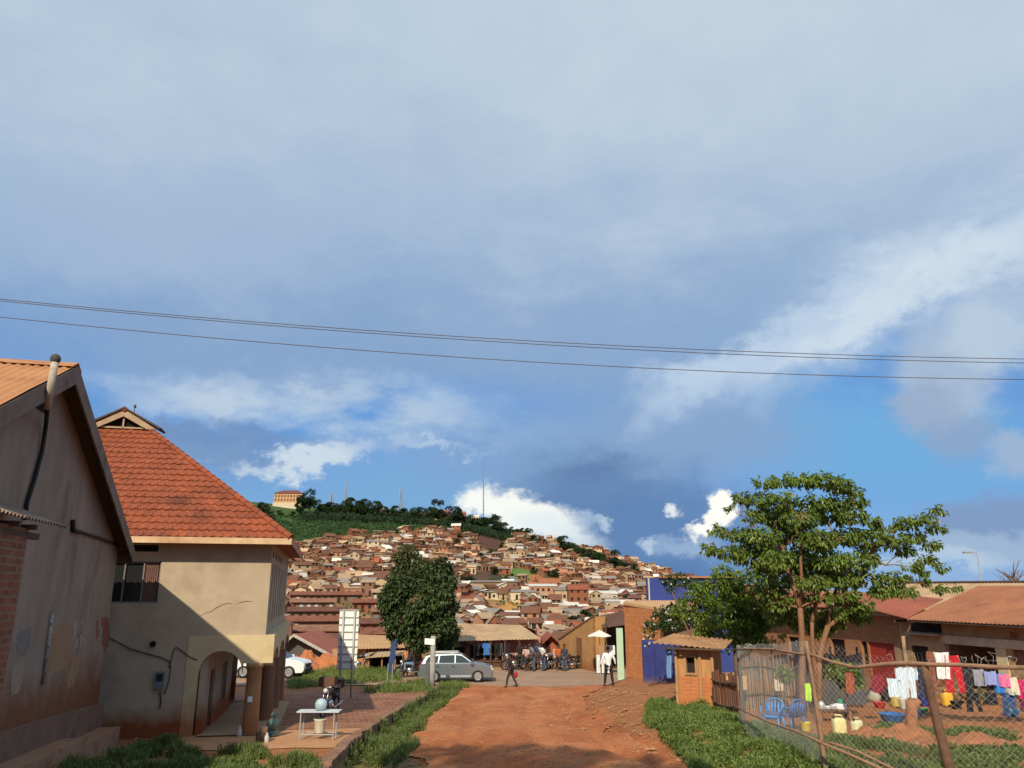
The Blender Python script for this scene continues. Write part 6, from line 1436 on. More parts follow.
f=MB(); f.poly_prism([(P(386,630,Yw)[0],Yw-.2,P(387,627,Yw)[2]),(P(413,630,Yw)[0],Yw-.2,P(412,633,Yw)[2]),(P(413,630,Yw)[0],Yw-.2,P(412,632,Yw)[2]),(P(386,630,Yw)[0],Yw-.2,P(387,625.5,Yw)[2])],(0,6.4,0)); f.build('roof',RUSTT,t)
f=MB(); f.box(P(391,640,Yw)[0],P(394,640,Yw)[0],Yw-.03,Yw,.0,1.6); f.build('window',OPEN,t)
# open stall with flat tan awning
Ys=54.5
t=TH('roadside_stall','open roadside stall with flat tan awning and dark inside behind the blue banner','stall',(P(386,682,Ys)[0],Ys,0))
zs_=P(385,656,Ys-1)[2]; sheet_roof('awning',RUSTT,P(366,658,Ys-1.4),P(410,655,Ys-1.4),P(408,650,Ys+2),P(368,652.5,Ys+2),.25,.015,t)
f=MB(); xa,xb=P(370,676,Ys)[0],P(408,676,Ys)[0]; f.box(xa,xb,Ys+1.9,Ys+2,-.1,zs_+.1); f.box(xa,xa+.1,Ys-.6,Ys+1.9,-.1,zs_+.05); f.build('back_wall',M('blackish_board',(.05,.035,.03),.95,.2,3),t)  # plain near-black boards along the back and left end of the stall
for px in (371,384,397,408): f=MB(); f.tube([(P(px,676,Ys)[0],Ys-1.1,-.1),(P(px,676,Ys)[0],Ys-1.1,zs_+.06)],.05,6); f.build('post',M('orange_timber',(.42,.22,.10),.9,.2,3),t)
f=MB(); f.box(P(394,676,Ys)[0],P(407,676,Ys)[0],Ys-1.0,Ys-.3,-.05,.35); f.build('bench',M('pale_plank',(.5,.38,.25),.9,.2,3),t)
# blue-white pillars beside the stall & orange notice
g=(P(413,681,52)[0],52,.04); f=MB(); f.lathe([(.14,0),(.13,2.9)],g,10); f.box(g[0]-.2,g[0]+.2,51.98,52.0,1.5,2.9) if 0 else None; tag(f.build('painted_pole',M('white_blue_pole',(.55,.57,.62),.8,.4,1.2,dark=(.25,.3,.42)),None,True),'peeling white and blue pole beside the tall tree trunk','pole')
t=TH('hanging_sign','orange board hung on the trunk side of the tall dark tree','sign',(P(415,655,50)[0]+.05,49.9,1.6)); f=MB(); f.box(P(413,655,49.9)[0],P(420,655,49.9)[0],49.85,49.9,P(415,656,49.9)[2],P(415,643,49.9)[2]); f.build('board',M('orange_board',(.50,.17,.05),.8,.2,2),t); f=MB(); f.tube([(P(416,655,49.9)[0],49.95,P(415,643,49.9)[2]),(P(417,655,49.9)[0],50.3,P(415,640,49.9)[2])],.015,4); f.build('wire',CABLE,t)
# earth mounds on the left beyond the road
def mound(name,label,px,py,Y,rx,ry,h,mat,seed):
    q=P(px,py,Y); r=random.Random(seed); m=MB(); zb=hz(q[0],Y)
    def fn(a,b):
        an=a*2*math.pi; rr_=b; x=rx*rr_*math.cos(an); y=ry*rr_*math.sin(an); n=noise.noise(Vector((x*1.3+seed,y*1.3,0)))*.3+noise.noise(Vector((x*4+seed,y*4,0)))*.15+noise.noise(Vector((x*11+seed,y*11,0)))*.05
        return (q[0]+x,Y+y,zb-.12+h*(1-rr_**2)**1.2*(1+n*1.6)+n*.2*(1-rr_))
    m.grid(fn,90,30); return tag(m.build(name,mat,None,True),label,'mound','heaps of red earth')
RE=M('fresh_red_earth',(.42,.15,.06),.97,.3,4,dark=(.26,.09,.04),bmp=.4)
mound('earth_mound','long heap of orange earth at the roadside beyond the white car',312,672,56,3.4,1.6,1.0,RE,1)
mound('earth_mound','lower heap of reddish earth left of the yellow hut',292,676,55,2.6,1.2,.8,RE,2)
g=(P(358,668,54)[0],54,.04); motorcycle('black motorcycle lying half hidden in the weeds left of the stall',(g[0],g[1],g[2]),rad(20),MC_B,group=None)
# street lamp far right
q=P(979,583,60); t=TH('street_lamp','slender grey street lamp with curved arm above the rusty roofs','street lamp',(q[0],60,0)); f=MB(); f.tube([(q[0],60,0),(P(979,565,60)[0],60,P(979,565,60)[2]),(P(977,553,60)[0],60,P(977,553,60)[2]),(P(971,552,60)[0],60,P(971,552,60)[2])],[.06,.05,.035,.03],6); f.build('pole',METAL,t); f=MB(); a=P(970,552.5,60); f.obox((a[0]-.2,60,a[2]),.3,.12,.06); f.build('lamp_head',M('lamp_shell',(.25,.25,.24),.5,.1,3),t)
# ================================================================== right-hand yard
gR=GH(1000,703); uR=toUV(gR[0],gR[1])[0]; zR=gR[2]
def Q(px,py,u=None):            # point on the plane u=const, street coordinates
    return PU(px,py,uR if u is None else u)
OCW=M('ochre_stained_wall',(.40,.28,.15),.92,.25,1.4,dark=(.20,.12,.065),dirt=((.22,.09,.045),zR-.2,zR+1.5))
CRW=M('cream_band',(.58,.50,.36),.88,.2,2,dark=(.34,.24,.15))
vf=Q(905,680)[1]; vn=Q(1075,700)[1]; ze=Q(950,621)[2]
t=thing('tin_roof_house','long plastered house with rusty iron roof, cream lintel band and dark porch','house',S(uR,(vf+vn)/2,zR))
f=MB(S); pv0,pv1=Q(999,670)[1],Q(948,670)[1]; pz=Q(970,645)[2]; w0,w1=Q(928,650)[1],Q(912,650)[1]; wz0,wz1=Q(920,668)[2],Q(920,646)[2]
wn0,wn1=Q(1040,650)[1],Q(1012,650)[1]
wall_v(f,uR,uR+.2,vn,vf,zR-.6,ze+.1,[(pv0,pv1,zR+.28,pz),(w0,w1,wz0,wz1),(wn0,wn1,Q(1020,668)[2],Q(1015,648)[2])]); f.box(uR+.2,uR+7.6,vf-.2,vf,zR-.6,ze+.1); f.build('wall',OCW,t)
f=MB(S); f.box(uR-.05,uR-.003,vn,pv1+.15,pz-.02,pz+.30); f.build('lintel_band',CRW,t)
f=MB(S); f.box(uR-.06,uR-.004,Q(1010,670)[1],pv0-.02,zR+.2,pz-.025); f.build('pillar',M('cream_yellow_pillar',(.58,.48,.28),.88,.15,2),t)
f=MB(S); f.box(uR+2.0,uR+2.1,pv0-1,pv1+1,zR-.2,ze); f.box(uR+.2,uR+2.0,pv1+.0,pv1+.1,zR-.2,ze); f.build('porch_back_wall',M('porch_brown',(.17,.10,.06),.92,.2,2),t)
f=MB(S); f.box(uR+1.96,uR+1.995,lerp(pv0,pv1,.55),lerp(pv0,pv1,.8),zR+.3,zR+2.3); f.build('door',M('dull_door',(.07,.05,.04),.8,.2,2),t)
f=MB(S); f.box(uR-.5,uR+2.0,vn,pv1+.3,zR-.4,zR+.27); f.build('porch_step',M('earthy_step',(.36,.20,.11),.95,.25,2,dark=(.2,.1,.05)),t)
f=MB(S); f.box(uR+.12,uR+.14,w0,w1,wz0,wz1); wd=f.build('window',OPEN,t); f=MB(S)
for k in range(5): v=lerp(w0,w1,k/4); f.box(uR+.03,uR+.06,v-.015,v+.015,wz0,wz1)
f.build('window_bars',M('dark_iron',(.05,.04,.04),.6,.1,4),wd)
f=MB(S); f.box(uR+.12,uR+.14,wn0,wn1,Q(1020,668)[2],Q(1015,648)[2]); f.build('window',M('brick_infill',(.24,.10,.07),.9,.3,3),t)
f=MB(S); 
for k in range(3):
    for j in range(3): v0,z0=lerp(Q(1019,635)[1],Q(1010,635)[1],k/3),lerp(Q(1014,638.5)[2],Q(1014,632.5)[2],j/3); f.box(uR-.012,uR-.002,v0+.02,v0+.13,z0+.01,z0+.075)
f.build('air_brick',M('red_air_brick',(.28,.10,.06),.9,.2,3),t)
f=MB(S); f.box(uR-.02,uR-.004,Q(941,625)[1],Q(911,625)[1],Q(925,632)[2],Q(925,622)[2]); f.build('eaves_gap',OPEN,t)
f=MB(S); f.box(uR-.3,uR-.0,Q(942,625)[1],Q(909,625)[1],Q(925,634)[2]-.03,Q(925,632.4)[2]-.03); f.build('ledge',M('grey_ledge',(.33,.29,.24),.9,.2,2),t)
uE=uR-.7
def W(q): return S(*q)
en,ef=Q(1075,628,uE),Q(906,619.3,uE); rn,rfp=Q(1120,586,uR+3.8),Q(978,586,uR+3.8)
sheet_roof('roof',RUST,W(en),W(ef),W(rfp),W(rn),.2,.02,t,rows=3)
sheet_roof('roof',RUST,W((uR+8.2,en[1],en[2])),W((uR+8.2,ef[1],ef[2])),W(rfp),W(rn),.2,.02,t,rows=3)
f=MB(S); f.poly_prism([(uE+.03,en[1],en[2]-.09),(uE+.03,ef[1],ef[2]-.09),(uE+.03,ef[1],ef[2]-.0),(uE+.03,en[1],en[2]-.0)],(.03,0,0)); f.build('fascia',DTIMB,t)
for k in range(7):
    v=lerp(vn,vf,(k+.5)/7); f=MB(S); f.box(uE+.05,uR+.1,v-.04,v+.04,ef[2]-.14,ef[2]-.04); f.build('rafter_end',DTIMB,t)
# brick house further along
t=thing('brick_house','older raw brick house with dark red iron roof and a red door behind the trees','house',S(uR,vf+6,zR))
vb0=vf+.05; vb1=Q(742,680)[1]; f=MB(S); d0,d1=Q(895,660)[1],Q(869.5,660)[1]; dz=Q(880,643)[2]; x0_,x1_=Q(867,650)[1],Q(861,650)[1]
m0,m1=Q(846,660)[1],Q(832,660)[1]
zb=Q(880,616)[2]
f.v=[];f.f=[]; wall_v(f,uR+.02,uR+.22,vb0,vb1,zR-.8,zb,[(d0,d1,zR-.3,dz),(x0_,x1_,dz-1.1,dz),(m0,m1,zR-.3,dz),(Q(800,660)[1],Q(790,660)[1],dz-1.2,dz-.1)]); f.build('wall',brick('smoked_brick',(.42,.20,.09),(.30,.13,.06),(.27,.17,.10),bw=.28,rh=.11,ms=.016),t)
f=MB(S); f.box(uR+.1,uR+.14,d0,d1,zR-.3,dz); f.build('door',M('dull_red_door',(.30,.035,.025),.75,.15,3),t)
f=MB(S); f.box(uR-.0,uR+.015,Q(905,650)[1],d0-.05,zR-.3,dz+.1); f.build('plastered_patch',M('grey_tan_patch',(.30,.21,.13),.92,.25,2),t)
for a,b,c,d in ((x0_,x1_,dz-1.1,dz),(m0,m1,zR-.3,dz),(Q(800,660)[1],Q(790,660)[1],dz-1.2,dz-.1)): f=MB(S); f.box(uR+.17,uR+.18,a,b,c,d); f.build('opening',OPEN,t)
REDR=M('dark_red_iron_sheet',(.30,.085,.045),.7,.25,.9,dark=(.16,.05,.03),spec=.3)
e0,e1,e2=Q(907,618.6,uE),Q(866,608,uE-.1),Q(740,605,uE-.1); r0,r1,r2=Q(945,599,uR+3),Q(900,594,uR+3.2),Q(760,592,uR+3.2)
sheet_roof('roof',REDR,W(e0),W(e1),W(r1),W(r0),.2,.02,t,rows=2); sheet_roof('roof',REDR,W(e1),W(e2),W(r2),W(r1),.2,.02,t,rows=2)
f=MB(S); f.poly_prism([(uE+.0,e1[1],e1[2]-.12),(uE,e2[1],e2[2]-.12),(uE,e2[1],e2[2]-.02),(uE,e1[1],e1[2]-.02)],(.04,0,0)); f.build('fascia',DTIMB,t)
# tan roofed building behind
u2=uR+7.5
t=thing('tan_roof_building','low building behind with broad pale tan iron roof and dark ridge line','building',S(u2,vf+2,zR))
e0,e1,r0,r1=Q(985,612,u2),Q(850,607,u2),Q(1100,582,u2+5),Q(890,583.5,u2+5)
sheet_roof('roof',RUSTT,W(e0),W(e1),W(r1),W(r0),.25,.02,t,rows=2); f=MB(S); f.box(u2+.6,u2+.8,e0[1],e1[1]+1,zR-.5,e1[2]); f.build('wall',OCW,t)
f=MB(S); f.tube([(r0[0],r0[1],r0[2]+.03),(r1[0],r1[1],r1[2]+.03)],.09,6); f.build('ridge_cap',M('dark_ridge',(.10,.06,.05),.8,.2,2),t)
q=P(917,575,52); 
for k,(px,hp) in enumerate(((1016,26),(904,10))):
    Yb=58; b=P(px,592,Yb); t_=thing('bare_tree','small bare branched tree beyond the rusty roofs' if k==0 else 'low dark shrub top showing over the tan roof','tree',(b[0],Yb,0)); r=random.Random(k+70); m=MB(); top=P(px,592-hp*.8,Yb); limb(m,(b[0],Yb,0),(b[0],Yb,top[2]-.6),.12,.07,r)
    for _ in range(26): a=Vector((b[0],Yb,top[2]-r.uniform(.3,1.2))); e=a+Vector((r.uniform(-1.3,1.3),r.uniform(-.8,.8),r.uniform(.2,1.3))); pts=limb(m,a,e,.04,.012,r,.1,4,4); limb(m,pts[2],pts[2]+rv(r)*.6+Vector((0,0,.2)),.015,.006,r,.1,3,3)
    m.build('branches',BARK,t_,True,uv=False)
    if k: m=MB(); crown_leaves(m,[((b[0],Yb,top[2]),1.4,.9,.5)],260,.2,r); m.build('crown',_m['mango_foliage'],t_,uv=False)
# ------------------------------------------------------------------ little kiosk
gk=GH(715,714); gA=GH(678,703); KA=Vector((gA[0]*.93,gA[1]*.93,0)); KB=Vector((P(715,714,KA.y-.55)[0],KA.y-.55,0)); zk=min(hz(KA.x,KA.y),hz(KB.x,KB.y))
kd=(KB-KA).normalized(); kn=Vector((-kd.y,kd.x,0)); KL=(KB-KA).length
if kn.y<0: kn=-kn
def tfK(a,b,z): q=KA+kd*a+kn*b; return (q.x,q.y,z)
def QK(px,py,b=0):
    o=KA+kn*b; rr_=ray(px,py); tt=(o.x*kn.x+o.y*kn.y)/(rr_[0]*kn.x+rr_[1]*kn.y); q=Vector((rr_[0]*tt,rr_[1]*tt,0)); return ((q-o).dot(kd),b,Z0+rr_[2]*tt)
t=thing('brick_kiosk','little mud and brick kiosk with rusty sheet roof and small black window hole','kiosk',(KA.x,KA.y,zk))
zt=QK(690,648)[2]; zm=QK(700,677)[2]; D2=1.7
a,b=QK(686,660)[0],QK(694.5,660)[0]; c,d=QK(690,673)[2],QK(690,657.5)[2]
f=MB(tfK); f.box(0,KL,0,D2,zk-.6,zm); f.build('brick_base',brick('kiosk_brick',(.60,.20,.07),(.46,.135,.05),(.46,.22,.10),bw=.28,rh=.12,ms=.022),t)
f=MB(tfK); wall_h(f,.03,KL-.03,.03,.15,zm,zt,[(a,b,c,d)]); f.box(.03,.15,.15,D2,zm,zt); f.box(KL-.15,KL-.03,.15,D2,zm,zt); f.box(.15,KL-.15,D2-.12,D2,zm,zt); f.build('wall',M('cracked_mud_wall',(.50,.26,.105),.95,.5,3.4,dark=(.18,.075,.035),stretch=(1,1,.4)),t)
f=MB(tfK); f.box(a-.1,b+.1,.2,.21,c-.1,d+.1); f.build('window_hole',OPEN,t)
f=MB(tfK)
for v0,v1,z0,z1 in ((a-.07,a,c-.07,d+.07),(b,b+.07,c-.07,d+.07),(a,b,d,d+.07),(a,b,c-.07,c)): f.box(v0,v1,-.02,.05,z0,z1)
f.build('window_frame',M('bare_frame',(.38,.23,.12),.9,.2,3),t)
for s_k in (0,KL*.66,KL): f=MB(); f.tube([tfK(s_k,-.03,zk-.2),tfK(s_k+.02,-.03,zt+.05)],.055,7); f.build('corner_pole',M('orange_timber2',(.46,.26,.12),.9,.3,3),t)
f=MB(); 
e0,e1=tfK(-.7,-.45,zt+.16),tfK(KL+.5,-.4,zt+.0); r0_,r1_=tfK(-.5,D2+.2,zt+.36),tfK(KL+.4,D2+.2,zt+.2)
sheet_roof('roof',M('kiosk_sheet',(.44,.24,.12),.75,.35,1.2,dark=(.18,.09,.05)),e0,e1,r1_,r0_,.2,.025,t)
f=MB(tfK); f.box(-.3,KL+.4,-.4,-.34,zt-.03,zt+.03); f.build('roof_batten',DTIMB,t)
cloth('hanging_cloth','pale blue cloth hanging from the corner of the brick kiosk','cloth',664.5,673,648,678,tfK(-.3,-.15,0)[1],(.16,.28,.50),'bundle',None)
# plank fence
def plank_fence(name,label,pA,pB,h,pitch,mat,seed,slim=False):
    r=random.Random(seed); A=Vector((pA[0],pA[1],0));B=Vector((pB[0],pB[1],0)); L=(B-A).length; d=(B-A)/L; n=int(L/pitch); t=thing(name,label,'fence',(pA[0],pA[1],hz(pA[0],pA[1]))); m=MB()
    nn=Vector((-d.y,d.x,0)); ang=math.atan2(d.y,d.x)
    for i in range(n):
        p=A+d*((i+.5)*L/n)+nn*r.uniform(-.03,.03); z=hz(p.x,p.y); hh_=h*r.uniform(.86,1.08); w=L/n*.46
        if slim: m.tube([(p.x,p.y,z-.1),(p.x+r.uniform(-.06,.06),p.y+r.uniform(-.04,.04),z+hh_)],[w*.5,w*.35],5)
        else: m.obox((p.x,p.y,z+hh_/2-.1),w,.012,hh_/2+.1,M=Matrix.Rotation(ang,3,'Z')@Matrix.Rotation(r.uniform(-.02,.02),3,'Y'))
    m.build('stakes' if slim else 'planks',mat,t,uv=False)
    for hz__ in (.3,.8):
        m=MB(); pts=[]
        for k in range(7): p=A.lerp(B,k/6); pts.append((p.x-nn.x*.05,p.y-nn.y*.05,hz(p.x,p.y)+h*hz__))
        m.tube(pts,.03,5); m.build('rail',DTIMB,t)
PLK=M('weathered_plank',(.26,.115,.065),.9,.35,3,dark=(.10,.05,.035),stretch=(6,6,.5))
a=GH(715,714); b=GH(741,722); plank_fence('plank_fence','fence of weathered reddish planks between kiosk and wire fence',a,b,1.35,.17,PLK,3)
REED=M('dry_reed',(.42,.24,.12),.95,.4,5,dark=(.18,.09,.045),stretch=(5,5,.5))
A2=P(741,727,27.5); B2=P(812,718,28.5); plank_fence('reed_fence','screen of thin dry brown stakes behind the blue plastic chairs',(A2[0],27.5),(B2[0],28.5),1.75,.075,REED,4,True)
# tan board panel above the planks
a=P(724,676,27); b=P(738,690,27); f=MB(); f.box(a[0],b[0]+.3,27.0,27.05,b[2],a[2]); f.box(a[0]+.1,a[0]+.16,27.06,27.1,hz(a[0],27)-.1,a[2]); tag(f.build('board_panel',M('light_tan_board',(.55,.33,.16),.85,.1,2)),'light tan board propped above the plank fence','board')
# dark shade netting screen
t=thing('shade_net','dark grey shade netting stretched between thin poles behind the chairs','screen',P(790,720,29.3))
NET=bpy.data.materials.new('shade_netting'); NET.use_nodes=True; nt2=NET.node_tree; bs=nt2.nodes['Principled BSDF']; bs.inputs['Base Color'].default_value=(.075,.08,.085,1); bs.inputs['Roughness'].default_value=.9
tp=nd(nt2,'ShaderNodeBsdfTransparent'); mx=nd(nt2,'ShaderNodeMixShader'); mx.inputs[0].default_value=.88; nt2.links.new(tp.outputs[0],mx.inputs[1]); nt2.links.new(bs.outputs[0],mx.inputs[2]); nt2.links.new(mx.outputs[0],nt2.nodes['Material Output'].inputs[0])
a=P(744,655,29); b=P(862,652,29); m=MB(); m.grid(lambda i,j:(lerp(a[0],b[0],i),29+.12*math.sin(i*13)+.05*math.sin(i*31),lerp(hz(lerp(a[0],b[0],i),29)+.1,lerp(a[2],b[2],i)-.12*math.sin(i*math.pi*3)**2,j)),60,8); m.build('netting',NET,t)
for px in (744,775,806,835,862): q=P(px,700,29); f=MB(); f.tube([(q[0],29.08,hz(q[0],29)-.1),(q[0]+.05,29.08,P(px,650,29)[2]+.1)],.035,6); f.build('pole',DTIMB,t)
# ------------------------------------------------------------------ wire fence
def GY(px,py):                         # ground point even below the frame
    return GH(px,py)
pA=GY(741,737); pB=GY(828,778); pC=GY(960,800); 
dC=(pC[0]-pB[0],pC[1]-pB[1]); Yc_=pC[1]
pD=(pC[0]+2.2,pC[1]-1.6); pD=(pD[0],pD[1],hz(*pD))
t=thing('wire_fence','leaning wire mesh fence on crooked wooden posts with branch rails around the yard','fence',pB)
WOOD=M('grey_brown_branch',(.30,.18,.115),.92,.35,6,dark=(.13,.075,.05))
def top(px,py,g): q=P(px,py,g[1]); return q
tA,tB,tC=top(738,645,pA),top(806,641,pB),top(924,664,pC); 
for g_,t_,r0,r1,mt_ in ((pA,tA,.065,.05,M('greenish_post',(.13,.13,.11),.9,.3,5)),(pB,tB,.05,.035,WOOD),(pC,tC,.10,.065,M('dark_bark_post',(.15,.085,.055),.95,.4,7,dark=(.06,.035,.025)))):
    m=MB(); r=random.Random(int(g_[0]*100)); limb(m,(g_[0],g_[1],g_[2]-.3),t_,r0,r1,r,.02,7,9); m.build('post',mt_,t,True)
tD=(pD[0],pD[1],P(1060,664,pD[1])[2]); m=MB(); limb(m,(pD[0],pD[1],pD[2]-.2),tD,.08,.06,random.Random(3),.02,6,8); m.build('post',WOOD,t,True)
def along(pts,rr,name='rail'):
    rr=[x*.72 for x in rr]
    m=MB(); m.tube(pts,rr,8); m.v=[tuple(Vector(p)+noise.noise_vector(Vector(p)*3)*.03) for p in m.v]; m.build(name,WOOD,t,True)
def railpt(px,py):   # depth interpolated along the fence line by screen x
    g0,g1=(pA,pB) if px<807 else (pB,pC) if px<925 else (pC,pD)
    x0,x1=(738,807) if px<807 else (807,925) if px<925 else (925,1060)
    return P(px,py,1/lerp(1/g0[1],1/g1[1],max(0,min(1,(px-x0)/(x1-x0))))-.06)
along([railpt(*q) for q in ((732,650),(750,649),(772,649.5),(793,653),(815,656),(833,661),(846,665),(858,667))],[.035,.035,.035,.035,.032,.035,.04,.03])
along([railpt(*q) for q in ((848,668),(862,666),(885,664.5),(908,663.5),(930,664),(960,665),(1000,666),(1060,668))],[.03,.05,.055,.055,.055,.05,.05,.045])
along([railpt(*q) for q in ((733,705),(748,713),(770,722),(795,731),(812,738),(830,746),(850,755),(880,768),(900,780))],[.03,.035,.035,.035,.035,.04,.045,.05,.05])
along([railpt(*q) for q in ((822,741),(838,746),(858,752),(880,762),(900,772))],[.02,.03,.03,.03,.02])
m=MB()
def mesh_panel(m,g0,t0,g1,t1,sp,r,sag=.05,over=.06,seed=1):
    rr_=random.Random(seed); g0,t0,g1,t1=map(Vector,(g0,t0,g1,t1)); L=(g1-g0).length; H=((t0-g0).length+(t1-g1).length)/2
    def pt(s,z):
        a=s/L; lo=g0.lerp(g1,a); lo.z=hz(lo.x,lo.y)-.02; hi=t0.lerp(t1,a); hi.z+=over-.1*math.sin(a*math.pi)*sag*4; q=lo.lerp(hi,z/H)
        w=noise.noise(Vector((s*1.7,z*1.9,seed)))*.06; return q+Vector((w*.6,w,w*.4))
    step=sp
    n=int((L+H)/sp)
    for fam in (0,1):
        for k in range(-1,n+1):
            s0=k*sp-(H if fam==0 else 0); pts=[]; z=0
            while z<=H+1e-6:
                s=s0+z if fam==0 else (k*sp)-z
                if 0<=s<=L: pts.append(pt(s,z)+Vector((rr_.uniform(-1,1),rr_.uniform(-1,1),rr_.uniform(-1,1)))*sp*.06)
                z+=sp*1.0
            if len(pts)>1: m.tube([tuple(p) for p in pts],r,3,False)
mesh_panel(m,pA,tA,pB,tB,.085,.0026,seed=1); m.build('wire_mesh',WIREM,t,True,uv=False)
m=MB(); mesh_panel(m,pB,tB,pC,tC,.125,.0019,seed=2); m.build('wire_mesh',WIREM,t,True,uv=False)
m=MB(); mesh_panel(m,pC,tC,pD,tD,.125,.0019,seed=3); m.build('wire_mesh',WIREM,t,True,uv=False)
m=MB(); r=random.Random(6)      # loose wire ends curling above the rail
for k in range(34):
    px=r.choice([r.uniform(860,1020),r.uniform(960,1015),r.uniform(745,800)]); q=Vector(railpt(px,664 if px>840 else 650)); h=r.uniform(.05,.2); m.tube([tuple(q),tuple(q+Vector((r.uniform(-.05,.05),0,h*.6))),tuple(q+Vector((r.uniform(-.08,.08),.02,h))),tuple(q+Vector((r.uniform(-.12,.12),.02,h*.8)))],.004,3)
m.build('loose_wire',WIREM,t,True,uv=False)
# ------------------------------------------------------------------ chairs
CHB=M('sky_blue_plastic',(.04,.24,.60),.4,.06,4,spec=.45,bmp=0); CHB2=M('deep_blue_plastic',(.035,.13,.42),.4,.06,4,spec=.45,bmp=0)
def chair(label,loc,rz,mat):
    t=thing('plastic_chair',label,'chair',loc,'blue plastic chairs in the yard',rz)
    m=MB(); m.grid(lambda a,b:(lerp(-.22,.22,a),lerp(-.22,.22,b),.42-.03*math.sin(a*math.pi)*math.sin(b*math.pi)),8,8); m.grid(lambda a,b:(lerp(-.22,.22,a),lerp(-.22,.22,b),.40-.03*math.sin(a*math.pi)),4,4); m.build('seat',mat,t,True)
    m=MB()
    for k in range(5):
        x=-.17+k*.085; m.poly_prism([(x-.025,.22+.0,.42),(x+.025,.22,.42),(x*1.12+.028,.31,.80-abs(x)*.3),(x*1.12-.028,.31,.80-abs(x)*.3)],(0,.02,0))
    m.tube([(-.24,.24,.42),(-.25,.29,.66),(-.20,.32,.80),(-.10,.335,.86),(.10,.335,.86),(.20,.32,.80),(.25,.29,.66),(.24,.24,.42)],.026,7); m.build('backrest',mat,t,True)
    for sx_,sy_ in ((-1,-1),(1,-1),(-1,1),(1,1)):
        m=MB(); m.tube([(sx_*.21,sy_*.21,.41),(sx_*.25,sy_*.27,0)],[.032,.022],7); m.build('leg',mat,t,True)
    for s in (-1,1): m=MB(); m.tube([(s*.22,-.2,.40),(s*.26,-.22,.62),(s*.27,-.1,.65),(s*.26,.27,.64)],.024,7); m.build('armrest',mat,t,True)
g=GH(774,733); chair('light sky blue plastic armchair with slatted back inside the wire fence',g,rad(-35),CHB)
g=GH(793,731); chair('deeper blue plastic armchair beside the sky blue one',g,rad(200),CHB2)
def can(label,px,py,col,h=.36,rz=.3,group='jerrycans in the yard',Y=None):
    g=GH(px,py); t=thing('jerrycan',label,'jerrycan',g,group,rz); k=h/.36; mat=M('jerrycan_'+str(int(px)),col,.5,.1,5,spec=.4,bmp=0)
    bm=bmesh_box(.24*k,.17*k,.30*k,.03*k); bm.build('body',mat,t,True,uv=False)
    m=MB(); m.tube([(-.07*k,0,.30*k),(-.07*k,0,.35*k),(.05*k,0,.35*k),(.09*k,0,.30*k)],.014*k,6); m.build('handle',mat,t,True,uv=False); m=MB(); m.lathe([(.025*k,.29*k),(.028*k,.355*k),(.001,.357*k)],(-.085*k,0,0),10); m.build('cap',M('dark_cap2',(.1,.05,.03),.5,.1,3,bmp=0),t,True,uv=False)
def bmesh_box(w,d,h,bv):
    m=MB(); prof=[(0,.85),(bv*.4,.97),(bv,1),(h-bv*2,1),(h-bv*.8,.93),(h,.72)]; n=16
    for z,s in prof:
        for k in range(n):
            a=2*math.pi*k/n; c,s_=math.cos(a),math.sin(a); e=.35
            m.v.append((w/2*s*math.copysign(abs(c)**e,c),d/2*s*math.copysign(abs(s_)**e,s_),z))
    for i in range(len(prof)-1):
        for k in range(n): m.f.append((i*n+k,i*n+(k+1)%n,(i+1)*n+(k+1)%n,(i+1)*n+k))
    m.f.append(tuple(range(n))[::-1]); m.f.append(tuple(range((len(prof)-1)*n,len(prof)*n))); return m
can('tall pale yellow jerrycan standing on the grass edge, left one of the pale pair',840,735,(.68,.62,.30),.52,.1)
can('pale yellow jerrycan with dirty sides, right one of the pale pair',858,735,(.62,.60,.36),.44,.5)
can('bright yellow jerrycan beneath the red trousers on the line',948,706,(.75,.42,.03),.55,.2)
can('dull yellow jerrycan below the white cloth and striped shirt',897,707,(.50,.42,.10),.5,.4)
can('amber jerrycan in the dark under the grey and lilac cloths',986,705,(.60,.30,.03),.4,.4)
g=GH(806,731); m=MB(); m.lathe([(.11,0),(.13,.02),(.15,.22),(.16,.23),(.14,.23),(.12,.05)],g,16); tag(m.build('small_bucket',M('lemon_plastic',(.75,.58,.05),.45,.06,3,spec=.4,bmp=0),None,True),'small lemon yellow bucket beside the deeper blue chair','bucket')
def basin(label,px,py,r_,h,mat,grp=None,name='basin',cat='basin'):
    g=GH(px,py); m=MB(); m.lathe([(r_*.62,0),(r_*.7,.02),(r_*.95,h*.9),(r_,h),(r_*1.03,h-.01),(r_*.92,h*.9),(r_*.6,.04)],g,22); return tag(m.build(name,mat,None,True,uv=False),label,cat,grp)
BB_=M('basin_blue',(.025,.12,.33),.35,.08,4,spec=.5,bmp=0)
basin('large blue plastic basin in front of the brown tree stump',893,725,.36,.32,BB_,'blue basins in the yard'); basin('smaller blue plastic basin just behind the brown tree stump',915,718,.24,.26,BB_,'blue basins in the yard')
basin('royal blue tub standing below the brown cloth on the line',926,706,.26,.42,M('royal_blue_plastic',(.02,.05,.34),.4,.08,4,spec=.5,bmp=0),None,'tub','tub'); basin('blue tub in the shade behind the mesh fence post',857,703,.24,.34,M('mid_blue_plastic',(.03,.12,.42),.4,.08,4,spec=.5,bmp=0),None,'tub','tub')
basin('small green plastic bowl right of the tree stump',924,713,.15,.14,M('green_plastic',(.06,.38,.08),.4,.08,4,spec=.5,bmp=0),None,'bowl','bowl')
ALU=M('aluminium_pan',(.62,.62,.62),.35,.12,6,spec=.6,metal=.5,bmp=0)
g=GH(828,722)
